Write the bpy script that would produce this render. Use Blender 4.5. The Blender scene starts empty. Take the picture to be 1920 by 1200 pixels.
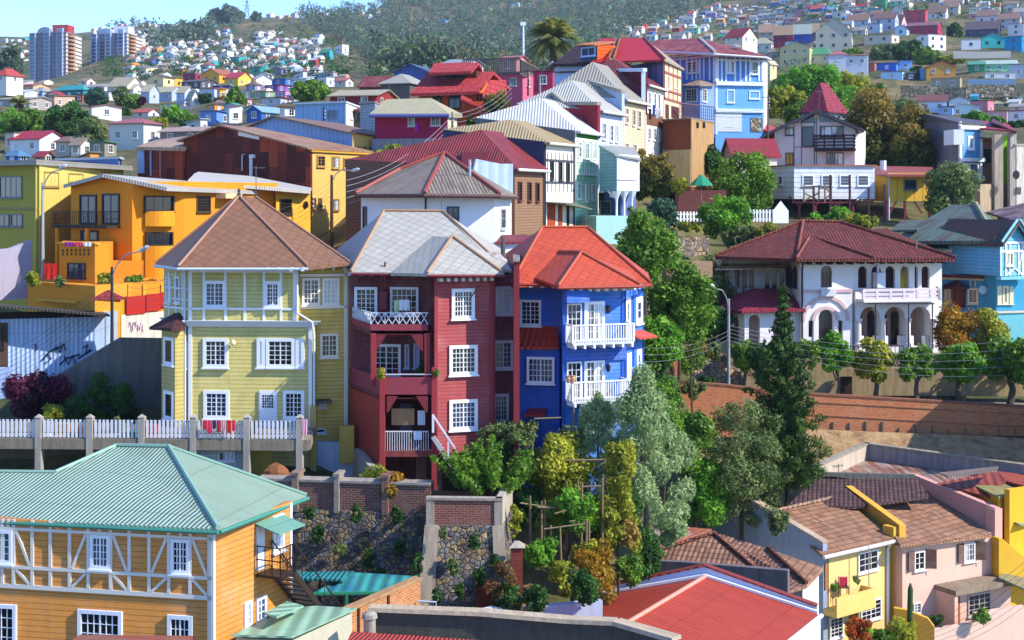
import bpy,bmesh,math,random
import numpy as np
from mathutils import Vector
from mathutils.geometry import tessellate_polygon
R=math.radians
F,VH=2667.0,370.0
SC=bpy.context.scene
COL=SC.collection
ORG={}
ALL=[]
def P(u,v,d):return Vector(((u-960)*d/F,d,(VH-v)*d/F))
def G(u,d):return Vector(((u-960)*d/F,d))
def Z(v,d):return(VH-v)*d/F
def V3(g,z):return Vector((g.x,g.y,z))
def hx(h):
 h=h.lstrip('#');o=[]
 for i in(0,2,4):
  c=int(h[i:i+2],16)/255
  o.append(c/12.92 if c<=.04045 else((c+.055)/1.055)**2.4)
 return(*o,1)
MATS={}
class NT:
 def __init__(s,name):
  s.m=bpy.data.materials.new(name);s.m.use_nodes=True
  s.t=s.m.node_tree;s.bs=s.t.nodes['Principled BSDF']
  s.bs.inputs['Specular IOR Level'].default_value=.3
 def n(s,typ,ins=None,**kw):
  o=s.t.nodes.new('ShaderNode'+typ)
  for k,v in kw.items():setattr(o,k,v)
  for k,v in(ins or{}).items():
   i=o.inputs[k]
   if hasattr(v,'links')or isinstance(v,bpy.types.NodeSocket):s.t.links.new(v,i)
   else:i.default_value=v
  return o
 def math(s,op,a,b=0.,c=0.):return s.n('Math',{0:a,1:b,2:c},operation=op).outputs[0]
 def uv(s,sx=1,sy=1,rot=0):
  c=s.n('UVMap').outputs[0]
  return s.n('Mapping',{'Vector':c,'Scale':(sx,sy,1),'Rotation':(0,0,rot)}).outputs[0]
 def xyz(s,vec):return s.n('SeparateXYZ',{0:vec}).outputs
 def noise(s,vec,scale,detail=4,rough=.6):
  return s.n('TexNoise',{'Vector':vec,'Scale':scale,'Detail':detail,'Roughness':rough}).outputs[0]
 def ramp(s,fac,stops):
  o=s.n('ValToRGB',{0:fac});r=o.color_ramp
  while len(r.elements)<len(stops):r.elements.new(.5)
  for e,(p,c)in zip(r.elements,stops):e.position=p;e.color=c if len(c)==4 else(*c,1)
  return o.outputs[0]
 def mix(s,fac,a,b,mode='MIX'):
  o=s.n('Mix',data_type='RGBA',blend_type=mode)
  for k,v in((0,fac),(6,a),(7,b)):
   if isinstance(v,bpy.types.NodeSocket):s.t.links.new(v,o.inputs[k])
   else:o.inputs[k].default_value=v
  return o.outputs[2]
 def out(s,col,rough=.7,bump=None,bd=.02,bs=1.,metal=0.):
  for k,v in(('Base Color',col),('Roughness',rough),('Metallic',metal)):
   if isinstance(v,bpy.types.NodeSocket):s.t.links.new(v,s.bs.inputs[k])
   else:s.bs.inputs[k].default_value=v
  if bump is not None:
   b=s.n('Bump',{'Height':bump,'Distance':bd,'Strength':bs})
   s.t.links.new(b.outputs[0],s.bs.inputs['Normal'])
  return s.m
def mulc(c,k):return(min(1,c[0]*k),min(1,c[1]*k),min(1,c[2]*k),1)
def val(f):return(f,f,f,1)
def M(kind,color='#888888',a=0.,b=None):
 key=(kind,color,a,b)
 if key in MATS:return MATS[key]
 t=NT(f'{kind}_{color[1:]}');c=hx(color)
 uv=t.uv();X=t.xyz(uv)
 big=t.noise(uv,.7);fine=t.noise(uv,9.)
 dirty=t.mix(t.math('MULTIPLY',big,.7),c,mulc(c,.6))
 dirty=t.mix(t.math('MULTIPLY',fine,.35),dirty,mulc(c,1.12))
 if kind=='paint':m=t.out(dirty,.55)
 elif kind=='plaster':
  st=t.noise(t.uv(2.2,.35),1.6,5,.65)
  f=t.ramp(st,[(.5,val(0)),(.8,val(.16+a*1.4))])
  m=t.out(t.mix(f,dirty,mulc(c,.55)),.85,t.noise(uv,6.),.02,.5)
 elif kind=='siding':
  p=a or .2
  fr=t.math('FRACT',t.math('DIVIDE',X[1],p))
  gap=t.math('LESS_THAN',fr,.14)
  bd_=t.n('TexWhiteNoise',{'Vector':t.n('CombineXYZ',{0:t.math('FLOOR',t.math('DIVIDE',X[0],2.7)),1:t.math('FLOOR',t.math('DIVIDE',X[1],p))}).outputs[0]}).outputs[0]
  cc=t.mix(t.math('MULTIPLY',bd_,.42),dirty,mulc(c,.75))
  wn=t.ramp(t.noise(t.uv(1,9),1.5,6,.7),[(.54,val(0)),(.7,val(.55))])
  cc=t.mix(t.ramp(t.noise(t.uv(2.4,.3),1.4,6,.7),[(.48,val(0)),(.74,val(.6))]),cc,t.mix(.5,mulc(c,.6),hx('#7a7468')))
  cc=t.mix(t.ramp(t.noise(uv,.55,4,.6),[(.5,val(0)),(.7,val(.3))]),cc,t.mix(.35,mulc(c,1.25),hx('#d8d4cc')))
  cc=t.mix(wn,cc,mulc(c,.5))
  cc=t.mix(t.ramp(t.noise(t.uv(1,2.2),2.6,6,.75),[(.64,val(0)),(.68,val(.45))]),cc,hx('#b4aa9c'))
  m=t.out(t.mix(t.math('MULTIPLY',gap,.6),cc,mulc(c,.35)),.6,t.math('SUBTRACT',1,fr),.05,.9)
 elif kind=='corr':
  p=a or .2
  w=t.math('SINE',t.math('MULTIPLY',X[0],2*math.pi/p))
  st=t.noise(t.uv(1.4,.12),1.7,5,.7)
  sheet=t.n('TexWhiteNoise',{'Vector':t.n('CombineXYZ',{0:t.math('FLOOR',t.math('DIVIDE',X[0],.85)),1:t.math('FLOOR',t.math('DIVIDE',X[1],2.6))}).outputs[0]}).outputs[0]
  cc=t.mix(t.math('MULTIPLY',sheet,.28),dirty,mulc(c,.7))
  cc=t.mix(t.ramp(st,[(.48,val(0)),(.75,val(.45))]),cc,t.mix(.3,mulc(c,.55),hx('#6a5244')))
  if b:
   f=t.ramp(t.math('ADD',t.math('MULTIPLY',st,.6),t.math('MULTIPLY',t.noise(uv,.5),.4)),[(.46,val(0)),(.6,val(.9))])
   cc=t.mix(f,cc,hx(b))
  seam=t.math('LESS_THAN',t.math('FRACT',t.math('DIVIDE',X[1],2.6)),.025)
  cc=t.mix(t.math('MULTIPLY',seam,.45),cc,mulc(c,.4))
  cc=t.mix(t.math('MULTIPLY',t.math('LESS_THAN',w,-.7),.35),cc,mulc(c,.5))
  m=t.out(cc,.5,w,.035,.8)
 elif kind=='diam':
  ro=a or .55
  v2=t.uv(1,1,ro)
  br=t.n('TexBrick',{'Vector':v2,'Color1':c,'Color2':mulc(c,.84),'Mortar':mulc(c,.42),'Scale':1.,'Mortar Size':.016,'Brick Width':.44,'Row Height':.4,'Bias':0.},offset=0.)
  st=t.ramp(t.noise(t.uv(1.5,.4),1.3,6,.7),[(.5,val(0)),(.75,val(.6))])
  cc=t.mix(st,br.outputs[0],hx(b)if b else mulc(c,.6))
  cc=t.mix(t.math('MULTIPLY',fine,.3),cc,mulc(c,1.2))
  m=t.out(cc,.6,br.outputs[1],-.02,.6)
 elif kind=='tile':
  ph=(a or .34)*1.25
  fr=t.math('FRACT',t.math('DIVIDE',X[1],ph))
  w=t.math('ABSOLUTE',t.math('SINE',t.math('MULTIPLY',X[0],math.pi/.26)))
  cell=t.n('TexWhiteNoise',{'Vector':t.n('CombineXYZ',{0:t.math('FLOOR',t.math('DIVIDE',X[0],.26)),1:t.math('FLOOR',t.math('DIVIDE',X[1],ph))}).outputs[0]}).outputs[0]
  cc=t.mix(cell,mulc(c,1.2),mulc(c,.65))
  cc=t.mix(t.ramp(big,[(.45,val(0)),(.7,val(.5))]),cc,hx(b)if b else mulc(c,.5))
  cc=t.mix(t.math('MULTIPLY',t.math('LESS_THAN',fr,.17),.7),cc,mulc(c,.28))
  m=t.out(cc,.8,t.math('ADD',t.math('SUBTRACT',1,fr),t.math('MULTIPLY',w,.8)),.06,.9)
 elif kind=='brick':
  c2=hx(b)if b else mulc(c,.6)
  br=t.n('TexBrick',{'Vector':uv,'Color1':c,'Color2':mulc(c,.62),'Mortar':c2,'Scale':1.,'Mortar Size':.014,'Brick Width':.3,'Row Height':.1 if not a else a,'Bias':-.1})
  pt=t.ramp(t.noise(uv,.9,6,.7),[(.52,val(0)),(.68,val(.65))])
  cc=t.mix(pt,br.outputs[0],c2)
  cc=t.mix(t.math('MULTIPLY',t.noise(t.uv(2,.4),1.1),.5),cc,mulc(c,.6))
  m=t.out(cc,.9,t.math('ADD',br.outputs[1],t.math('MULTIPLY',fine,-.8)),-.02,.8)
 elif kind=='stone':
  dist=t.n('TexNoise',{'Vector':uv,'Scale':1.5}).outputs[1]
  wv=t.mix(.16,uv,dist)
  vo=t.n('TexVoronoi',{'Vector':wv,'Scale':a or 2.0});ve=t.n('TexVoronoi',{'Vector':wv,'Scale':a or 2.0},feature='DISTANCE_TO_EDGE')
  hsv=t.xyz(vo.outputs[1])
  cc=t.ramp(hsv[0],[(0,mulc(c,.5)),(.3,mulc(c,.85)),(.6,mulc(c,1.4)),(.8,hx('#9a8260')),(1,hx('#b89a6c'))])
  mo=t.ramp(ve.outputs[0],[(.02,val(1)),(.1,val(0))])
  cc=t.mix(mo,cc,hx('#6a6054'))
  cc=t.mix(t.ramp(t.noise(uv,.8,6,.7),[(.46,val(0)),(.64,val(.8))]),cc,hx('#38342c'))
  m=t.out(cc,.95,t.math('MINIMUM',ve.outputs[0],.16),.5,.9)
 elif kind=='concrete':
  st=t.ramp(t.noise(t.uv(2.5,.3),1.2,6,.7),[(.42,val(0)),(.7,val(.75))])
  cc=t.mix(st,t.mix(fine,mulc(c,.8),mulc(c,1.15)),mulc(c,.42))
  m=t.out(cc,.9,fine,.03,.6)
 elif kind=='rustpanels':
  br=t.n('TexBrick',{'Vector':t.uv(1,1,math.pi/2),'Color1':val(0),'Color2':val(1),'Mortar':val(.5),'Scale':1.,'Mortar Size':.02,'Brick Width':2.6,'Row Height':.95})
  tone=t.ramp(br.outputs[0],[(0,hx('#4a1c1a')),(.35,hx('#6a2620')),(.7,hx('#863022')),(1,hx('#b04a24'))])
  st=t.noise(t.uv(5,.25),1.5,5,.7)
  cc=t.mix(t.math('MULTIPLY',st,.7),tone,hx('#2b1214'))
  cc=t.mix(t.math('MULTIPLY',br.outputs[1],.8),cc,hx('#1a0c0c'))
  w=t.math('SINE',t.math('MULTIPLY',X[0],2*math.pi/.16))
  m=t.out(cc,.75,w,.02,.6)
 elif kind=='planks':
  fr=t.math('FRACT',t.math('DIVIDE',X[0],a or .22))
  st=t.noise(t.uv(7,.4),1.5,6,.75)
  cc=t.mix(t.math('MULTIPLY',st,.9),mulc(c,1.15),hx(b)if b else mulc(c,.4))
  cc=t.mix(t.math('MULTIPLY',t.math('LESS_THAN',fr,.1),.6),cc,mulc(c,.25))
  m=t.out(cc,.8,t.math('MINIMUM',fr,.3),.04,.6)
 elif kind=='wood':
  fr=t.math('FRACT',t.math('DIVIDE',X[1],a or .22))
  st=t.noise(t.uv(.5,8),1.8,6,.75)
  cc=t.mix(st,mulc(c,1.4),mulc(c,.35))
  cc=t.mix(t.math('MULTIPLY',t.math('LESS_THAN',fr,.13),.7),cc,mulc(c,.2))
  m=t.out(cc,.9,t.math('SUBTRACT',t.math('MULTIPLY',st,.6),fr),.04,.8)
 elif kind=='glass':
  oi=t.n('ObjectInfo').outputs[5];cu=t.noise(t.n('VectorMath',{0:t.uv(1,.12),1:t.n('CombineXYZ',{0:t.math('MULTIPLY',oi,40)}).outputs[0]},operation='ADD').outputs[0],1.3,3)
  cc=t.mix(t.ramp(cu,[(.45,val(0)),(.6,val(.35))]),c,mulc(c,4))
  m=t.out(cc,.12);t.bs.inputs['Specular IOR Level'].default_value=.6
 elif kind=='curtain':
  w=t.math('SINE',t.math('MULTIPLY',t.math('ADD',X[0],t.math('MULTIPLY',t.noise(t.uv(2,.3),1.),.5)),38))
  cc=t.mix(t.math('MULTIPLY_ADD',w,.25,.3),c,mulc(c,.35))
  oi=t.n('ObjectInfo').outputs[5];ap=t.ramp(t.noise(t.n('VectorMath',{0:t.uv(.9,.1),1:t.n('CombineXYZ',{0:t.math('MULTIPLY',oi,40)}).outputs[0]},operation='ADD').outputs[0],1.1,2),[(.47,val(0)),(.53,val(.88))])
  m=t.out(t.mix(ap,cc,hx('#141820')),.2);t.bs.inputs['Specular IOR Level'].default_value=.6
 elif kind=='metal':m=t.out(dirty,.4,metal=.3)
 elif kind=='fabric':
  m=t.out(t.mix(fine,c,mulc(c,.7)),.95,t.noise(t.uv(5,.8),1.5),.05,.6)
 elif kind=='leaf':
  at=t.n('Attribute',attribute_name='tone').outputs[2]
  oi=t.n('ObjectInfo').outputs[5]
  c2=hx(b)if b else mulc(c,.45)
  cc=t.mix(at,c2,c)
  cc=t.mix(t.math('MULTIPLY',oi,.25),cc,mulc(c,.6))
  t.out(cc,.5);t.bs.inputs['Specular IOR Level'].default_value=.25
  tr=t.n('BsdfTranslucent',{'Color':cc});mx=t.n('MixShader',{0:.38,1:t.bs.outputs[0],2:tr.outputs[0]})
  t.t.links.new(mx.outputs[0],t.t.nodes['Material Output'].inputs[0]);m=t.m
 elif kind=='bark':
  m=t.out(t.mix(t.noise(t.uv(6,1),2.),c,mulc(c,.4)),.95,t.noise(t.uv(8,1.5),2.),.05,.8)
 else:raise KeyError(kind)
 MATS[key]=m
 return m
class MB:
 def __init__(s):s.v=[];s.f=[];s.uv=None
 def poly(s,pts):
  i=len(s.v);s.v+=[Vector(p)for p in pts];s.f.append(list(range(i,i+len(pts))));return s
 def hexa(s,b,t):
  n=len(b);i=len(s.v);s.v+=[Vector(p)for p in b]+[Vector(p)for p in t]
  s.f.append(list(range(i+n-1,i-1,-1)));s.f.append(list(range(i+n,i+2*n)))
  for k in range(n):j=(k+1)%n;s.f.append([i+k,i+j,i+n+j,i+n+k])
  return s
 def box(s,x0,x1,y0,y1,z0,z1):
  r=[(x0,y0),(x1,y0),(x1,y1),(x0,y1)]
  return s.hexa([(*p,z0)for p in r],[(*p,z1)for p in r])
 def bar(s,p,q,w=.05,h=None,n=4):
  p,q=Vector(p),Vector(q);h=h or w;a=(q-p).normalized()
  up=Vector((0,0,1))if abs(a.z)<.95 else Vector((0,1,0))
  x=a.cross(up).normalized();y=x.cross(a)
  if n==4:offs=[(-w/2,-h/2),(w/2,-h/2),(w/2,h/2),(-w/2,h/2)]
  else:offs=[(w/2*math.cos(2*math.pi*k/n),w/2*math.sin(2*math.pi*k/n))for k in range(n)]
  return s.hexa([p+x*i+y*j for i,j in offs],[q+x*i+y*j for i,j in offs])
 def tube(s,pts,rad,n=6):
  pts=[Vector(p)for p in pts];rad=rad if isinstance(rad,(list,tuple))else[rad]*len(pts)
  i0=len(s.v)
  for k,p in enumerate(pts):
   a=(pts[min(k+1,len(pts)-1)]-pts[max(k-1,0)]).normalized()
   up=Vector((0,0,1))if abs(a.z)<.9 else Vector((1,0,0))
   x=a.cross(up).normalized();y=x.cross(a)
   s.v+=[p+(x*math.cos(2*math.pi*j/n)+y*math.sin(2*math.pi*j/n))*rad[k]for j in range(n)]
  for k in range(len(pts)-1):
   for j in range(n):jj=(j+1)%n;s.f.append([i0+k*n+j,i0+k*n+jj,i0+k*n+n+jj,i0+k*n+n+j])
  s.f.append([i0+j for j in range(n-1,-1,-1)]);e=i0+(len(pts)-1)*n;s.f.append([e+j for j in range(n)])
  return s
 def lathe(s,c,prof,n=12):
  return s.tube_rings([[Vector((c[0]+r*math.cos(2*math.pi*j/n),c[1]+r*math.sin(2*math.pi*j/n),c[2]+z))for j in range(n)]for r,z in prof])
 def tube_rings(s,rings):
  i0=len(s.v);n=len(rings[0])
  for r in rings:s.v+=r
  for k in range(len(rings)-1):
   for j in range(n):jj=(j+1)%n;s.f.append([i0+k*n+j,i0+k*n+jj,i0+k*n+n+jj,i0+k*n+n+j])
  s.f.append([i0+j for j in range(n-1,-1,-1)]);e=i0+(len(rings)-1)*n;s.f.append([e+j for j in range(n)])
  return s
 def build(s,name,mat,parent=None,org=None,smooth=False):
  if parent is not None:org=ORG[parent.name]
  elif org is None:
   a=np.array([tuple(v)for v in s.v]);org=Vector((a[:,0].mean(),a[:,1].mean(),a[:,2].min()))
  org=Vector(org)
  me=bpy.data.meshes.new(name)
  me.from_pydata([v-org for v in s.v],[],s.f)
  uvl=me.uv_layers.new(name='UVMap');up=Vector((0,0,1))
  dat=np.zeros(len(me.loops)*2,dtype=np.float32)
  for p in me.polygons:
   n=p.normal
   if abs(n.z)>.9995:t,b=Vector((1,0,0)),Vector((0,1,0))
   else:t=up.cross(n).normalized();b=n.cross(t)
   for li in p.loop_indices:
    w=s.v[me.loops[li].vertex_index];dat[2*li]=w.dot(t);dat[2*li+1]=w.dot(b)
  uvl.data.foreach_set('uv',dat)
  if smooth:me.polygons.foreach_set('use_smooth',[True]*len(me.polygons))
  me.materials.append(mat)
  o=bpy.data.objects.new(name,me);COL.objects.link(o)
  if parent is not None:o.parent=parent
  else:o.location=org
  ORG[o.name]=org
  return o
def tag(o,label,cat,group=None,kind=None):
 o['label']=label;o['category']=cat
 if group:o['group']=group
 if kind:o['kind']=kind
 ALL.append(o);return o
def struct(o,kind='structure'):o['kind']=kind;return o
def thing(name,loc,label,cat,group=None):
 o=bpy.data.objects.new(name,None);o.empty_display_size=.3
 COL.objects.link(o);o.location=loc;ORG[o.name]=Vector(loc)
 return tag(o,label,cat,group)
def dup(root,loc=None,rotz=None,scale=None,label=None,group=None):
 def cp(o,par):
  c=o.copy();COL.objects.link(c)
  if par is not None:c.parent=par
  for ch in list(o.children):cp(ch,c)
  return c
 c=cp(root,None)
 if loc is not None:c.location=loc
 if rotz is not None:c.rotation_euler.z=rotz
 if scale is not None:c.scale=scale if hasattr(scale,'__len__')else(scale,)*3
 if label:c['label']=label
 if group:c['group']=group
 ALL.append(c);return c
class Face:
 """a vertical wall plane through two plan points, left to right as seen from outside"""
 def __init__(s,A,B):
  s.A=Vector(A);s.B=Vector(B);s.e=(s.B-s.A).normalized();s.n=Vector((s.e.y,-s.e.x));s.L=(s.B-s.A).length
 def az(s,u,v):
  r=Vector(((u-960)/F,1));t=s.A.dot(s.n)/r.dot(s.n);p=r*t
  return(p-s.A).dot(s.e),(VH-v)/F*t
 def rect(s,u0,v0,u1,v1):
  a0,_=s.az(u0,v0);a1,_=s.az(u1,v0);um=(u0+u1)/2
  return a0,a1,s.az(um,v1)[1],s.az(um,v0)[1]
 def pt(s,a,z,n=0.):q=s.A+s.e*a+s.n*n;return Vector((q.x,q.y,z))
 def px(s,u,v,n=0.):a,z=s.az(u,v);return s.pt(a,z,n)
 def box(s,mb,a0,a1,z0,z1,n0,n1):
  mb.hexa([s.pt(a0,z0,n1),s.pt(a1,z0,n1),s.pt(a1,z0,n0),s.pt(a0,z0,n0)],[s.pt(a0,z1,n1),s.pt(a1,z1,n1),s.pt(a1,z1,n0),s.pt(a0,z1,n0)])
 def pbox(s,mb,u0,v0,u1,v1,n0,n1):s.box(mb,*s.rect(u0,v0,u1,v1),n0,n1)
 def bar(s,mb,u0,v0,u1,v1,w=.1,n=.03):
  a0,z0=s.az(u0,v0);a1,z1=s.az(u1,v1)
  mb.bar(s.pt(a0,z0,n),s.pt(a1,z1,n),w,w)
def FP(u0,d0,u1,d1):return Face(G(u0,d0),G(u1,d1))
WR=random.Random(77)
def window_m(face,parent,a0,a1,z0,z1,cols=2,rows=3,fr='#e8e8ea',glass='g',fw=.1,deep=.08,sill=True,name='window',bar=.036):
 mb=MB();b=face.box
 b(mb,a0,a0+fw,z0,z1,0,deep);b(mb,a1-fw,a1,z0,z1,0,deep)
 b(mb,a0+fw,a1-fw,z1-fw,z1,0,deep+.004);b(mb,a0+fw,a1-fw,z0,z0+fw,0,deep+.004)
 if sill:b(mb,a0-.06,a1+.06,z0-.07,z0-.003,0,deep+.07)
 A0,A1,Z0,Z1=a0+fw,a1-fw,z0+fw,z1-fw
 for i in range(1,cols):
  x=A0+(A1-A0)*i/cols;w=bar*(1.6 if(cols%2==0 and i==cols//2)else .7)
  b(mb,x-w/2,x+w/2,Z0,Z1,.02,.045)
 for j in range(1,rows):
  zz=Z0+(Z1-Z0)*j/rows;b(mb,A0,A1,zz-bar*.35,zz+bar*.35,.02,.041)
 if glass in 'gc':glass=WR.choice('ggccbk')
 w=mb.build(name,M('paint',fr),parent)
 g=MB();b(g,A0,A1,Z0,Z1,.0,.02)
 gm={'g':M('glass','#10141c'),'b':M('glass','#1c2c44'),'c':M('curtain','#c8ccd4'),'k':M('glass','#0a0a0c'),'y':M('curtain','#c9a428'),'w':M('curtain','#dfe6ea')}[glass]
 g.build('pane',gm,w)
 return w
def window(face,parent,u0,v0,u1,v1,**k):return window_m(face,parent,*face.rect(u0,v0,u1,v1),**k)
def arch_pts(a0,a1,z0,zs,n=10):
 c=(a0+a1)/2;r=(a1-a0)/2
 return[(a0,z0),(a1,z0)]+[(c+r*math.cos(math.pi*k/n),zs+r*math.sin(math.pi*k/n))for k in range(n+1)]
def slab(face,outline,holes,n0,n1,mb=None):
 mb=mb or MB();loops=[outline]+holes
 flat=[p for l in loops for p in l]
 tris=tessellate_polygon([[Vector((a,z,0))for a,z in l]for l in loops])
 for n,flip in((n1,False),(n0,True)):
  for t in tris:
   q=[flat[i]for i in t]
   ar=(q[1][0]-q[0][0])*(q[2][1]-q[0][1])-(q[2][0]-q[0][0])*(q[1][1]-q[0][1])
   if abs(ar)<1e-9:continue
   if(ar<0)!=flip:q=q[::-1]
   mb.poly([face.pt(a,z,n)for a,z in q])
 for li,l in enumerate(loops):
  ar=sum(l[k][0]*l[(k+1)%len(l)][1]-l[(k+1)%len(l)][0]*l[k][1]for k in range(len(l)))
  ll=l if(ar>0)==(li==0)else l[::-1]
  for k in range(len(ll)):
   p,q=ll[k],ll[(k+1)%len(ll)]
   mb.poly([face.pt(*p,n0),face.pt(*q,n0),face.pt(*q,n1),face.pt(*p,n1)])
 return mb
def roof(polys,mat,parent,t=.14,name='roof'):
 """polygons share corner points; gets an underside and an edge board"""
 mb=MB();idx={};cnt={}
 def vid(p):
  k=(round(p[0],3),round(p[1],3),round(p[2],3))
  if k not in idx:idx[k]=len(mb.v);mb.v.append(Vector(p))
  return idx[k]
 F_=[]
 for pl in polys:
  pl=[Vector(p)for p in pl]
  n=Vector((0,0,0))
  for i in range(len(pl)):n+=(pl[i]-pl[0]).cross(pl[(i+1)%len(pl)]-pl[0])
  if n.z<0:pl=pl[::-1]
  f=[vid(p)for p in pl];F_.append(f)
  for i in range(len(f)):cnt[(f[i],f[(i+1)%len(f)])]=1
 nv=len(mb.v);mb.v+=[v-Vector((0,0,t))for v in mb.v[:nv]]
 mb.f+=F_;mb.f+=[[i+nv for i in f[::-1]]for f in F_]
 for(i,j)in cnt:
  if(j,i)not in cnt:mb.f.append([i+nv,j+nv,j,i])
 return mb.build(name,mat,parent)
def onplane(p0,p1,p2,u,v):
 n=(p1-p0).cross(p2-p0);r=Vector(((u-960)/F,1,(VH-v)/F));return r*(p0.dot(n)/r.dot(n))
def prism(mb,plan,z0,z1):
 ar=sum(plan[k][0]*plan[(k+1)%len(plan)][1]-plan[(k+1)%len(plan)][0]*plan[k][1]for k in range(len(plan)))
 if ar<0:plan=plan[::-1]
 return mb.hexa([(p[0],p[1],z0)for p in plan],[(p[0],p[1],z1)for p in plan])
TU=[-900,0,300,560,760,960,1160,1350,1600,1920,2800]
TT={-900:[(25,-20),(61.5,-20),(64,-14),(90,-10),(120,-8),(190,2),(300,19),(400,28.8),(530,40.7),(700,55.6),(860,71),(1000,97.5),(1200,130),(1500,169),(1700,150),(2600,60)],0:[(25,-20),(61.8,-20),(63.6,-15.5),(74,-12.2),(79,-11.6),(84,-10.2),(92,-9.4),(100,-9),(115,-8),(140,-5),(190,3),(230,7),(300,19),(400,28.8),(530,40.7),(700,55.6),(860,71),(1000,97.5),(1200,130),(1500,169),(1600,164),(2600,60)],300:[(25,-20),(61.8,-20),(63.6,-15.5),(71,-12.4),(79,-11.6),(84,-10.4),(92,-9.2),(100,-8.5),(115,-7),(130,-1),(160,2),(220,7.5),(300,16),(400,27),(530,42),(700,64),(860,87),(1100,122),(1500,181),(1600,176),(2600,60)],560:[(25,-20),(62.2,-20),(63.8,-14.8),(72,-12.6),(84,-11),(95,-6.6),(112,-4.5),(130,-3.2),(150,2),(160,6),(220,12),(350,25),(530,44),(700,64),(900,94),(1200,140),(1500,193),(1620,192),(2600,60)],760:[(25,-20),(62,-19.5),(63.8,-15),(74,-14),(84,-8.5),(95,-3.8),(110,-2.2),(130,1.5),(150,6.5),(190,12),(250,18),(500,42),(900,82),(1300,146),(1800,255),(2000,280),(2700,240)],960:[(25,-21),(60.5,-19.5),(64,-16),(75,-14),(84,-9),(95,-4.3),(104,-3),(127,-1.6),(150,5),(190,11),(230,16),(500,40),(900,78),(1300,148),(1800,262),(2200,330),(2800,280)],1160:[(25,-23),(56,-22),(60,-18.5),(70,-16),(84,-13),(96,-8),(112,-4.5),(127,-3.1),(150,2),(184,7.4),(220,13),(500,40),(900,97),(1100,130),(1500,200),(1900,280),(2300,350),(2800,300)],1350:[(25,-25),(78,-24.5),(86,-18.5),(95,-18.9),(99,-17.4),(101.8,-16.9),(103,-15),(108,-14.8),(112,-13.3),(122,-11.5),(130,-7),(145,-2.5),(160,1),(184,7.5),(230,12),(400,30),(700,68),(800,84),(1100,128),(1500,205),(1900,290),(2300,340),(2800,300)],1600:[(25,-26),(84,-25),(92,-20),(96,-18.9),(99,-17.4),(101.4,-16.9),(102.8,-15.2),(108,-15),(112,-13.3),(122,-11.5),(131,-8),(141,-3),(150,-1.7),(180,3.2),(230,9.6),(330,20),(400,33),(480,48),(600,70),(800,108),(1100,168),(1600,260),(2800,280)],1920:[(25,-26),(84,-25),(92,-20),(96,-19),(99,-17.6),(100.6,-17.2),(102,-15.6),(108,-15.4),(112,-13.6),(122,-11.7),(131,-9),(145,-4),(165,0),(200,6),(260,12),(330,18.5),(365,28),(400,35.5),(470,45),(600,70),(800,110),(1100,170),(1600,260),(2800,280)],2800:[(25,-26),(84,-25),(97,-18),(100.6,-17.2),(102,-14.35),(122,-11.7),(145,-4),(200,6),(400,34),(600,68),(1100,160),(1600,240),(2800,260)]}
def zground(u,d):
 u=min(max(u,TU[0]),TU[-1])
 for k in range(len(TU)-1):
  if u<=TU[k+1]:break
 def zc(c):
  t=TT[c]
  return float(np.interp(d,[p[0]for p in t],[p[1]for p in t]))
 f=(u-TU[k])/(TU[k+1]-TU[k]);f=f*f*(3-2*f)
 return zc(TU[k])*(1-f)+zc(TU[k+1])*f
def zg2(u,d):
 z=zground(u,d)
 if d>130:z+=(math.sin(u*.013+d*.02)+math.sin(u*.031-d*.013))*d*.0012*min(1,(d-130)/60)
 return z
def d_at(u,v,d0=230):
 d=d0
 while d<2500:
  if VH-zg2(u,d)*F/d<=v:return d
  d*=1.012
 return None
def terrain():
 us=np.concatenate([np.arange(-900,2800,26)]);ds=[]
 d=25.
 while d<2800:ds.append(d);d*=1.022 if d>135 else(1.009 if d>55 else 1.05)
 rng=random.Random(3);v=[];f=[]
 for d in ds:
  for u in us:
   z=zg2(u,d)
   v.append((float((u-960)*d/F),d,z+rng.uniform(-1,1)*min(.12,d*.0008)))
 n=len(us)
 for i in range(len(ds)-1):
  for j in range(n-1):a=i*n+j;f.append((a,a+1,a+n+1,a+n))
 me=bpy.data.meshes.new('hillside');me.from_pydata(v,[],f);me.polygons.foreach_set('use_smooth',[True]*len(f))
 t=NT('hillside_ground');g=t.n('TexCoord').outputs[3]
 n1=t.noise(g,.035,6,.65);n2=t.noise(g,.35,6,.7)
 cc=t.ramp(n1,[(.35,hx('#39431f')),(.48,hx('#5e5a34')),(.6,hx('#7d6c48')),(.72,hx('#937d58'))])
 cc=t.mix(t.ramp(n2,[(.42,val(0)),(.62,val(.8))]),cc,hx('#26331a'))
 me.materials.append(t.out(cc,.95,n2,.4,.6))
 o=bpy.data.objects.new('hillside',me);COL.objects.link(o);o['kind']='structure'
 return o
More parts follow.
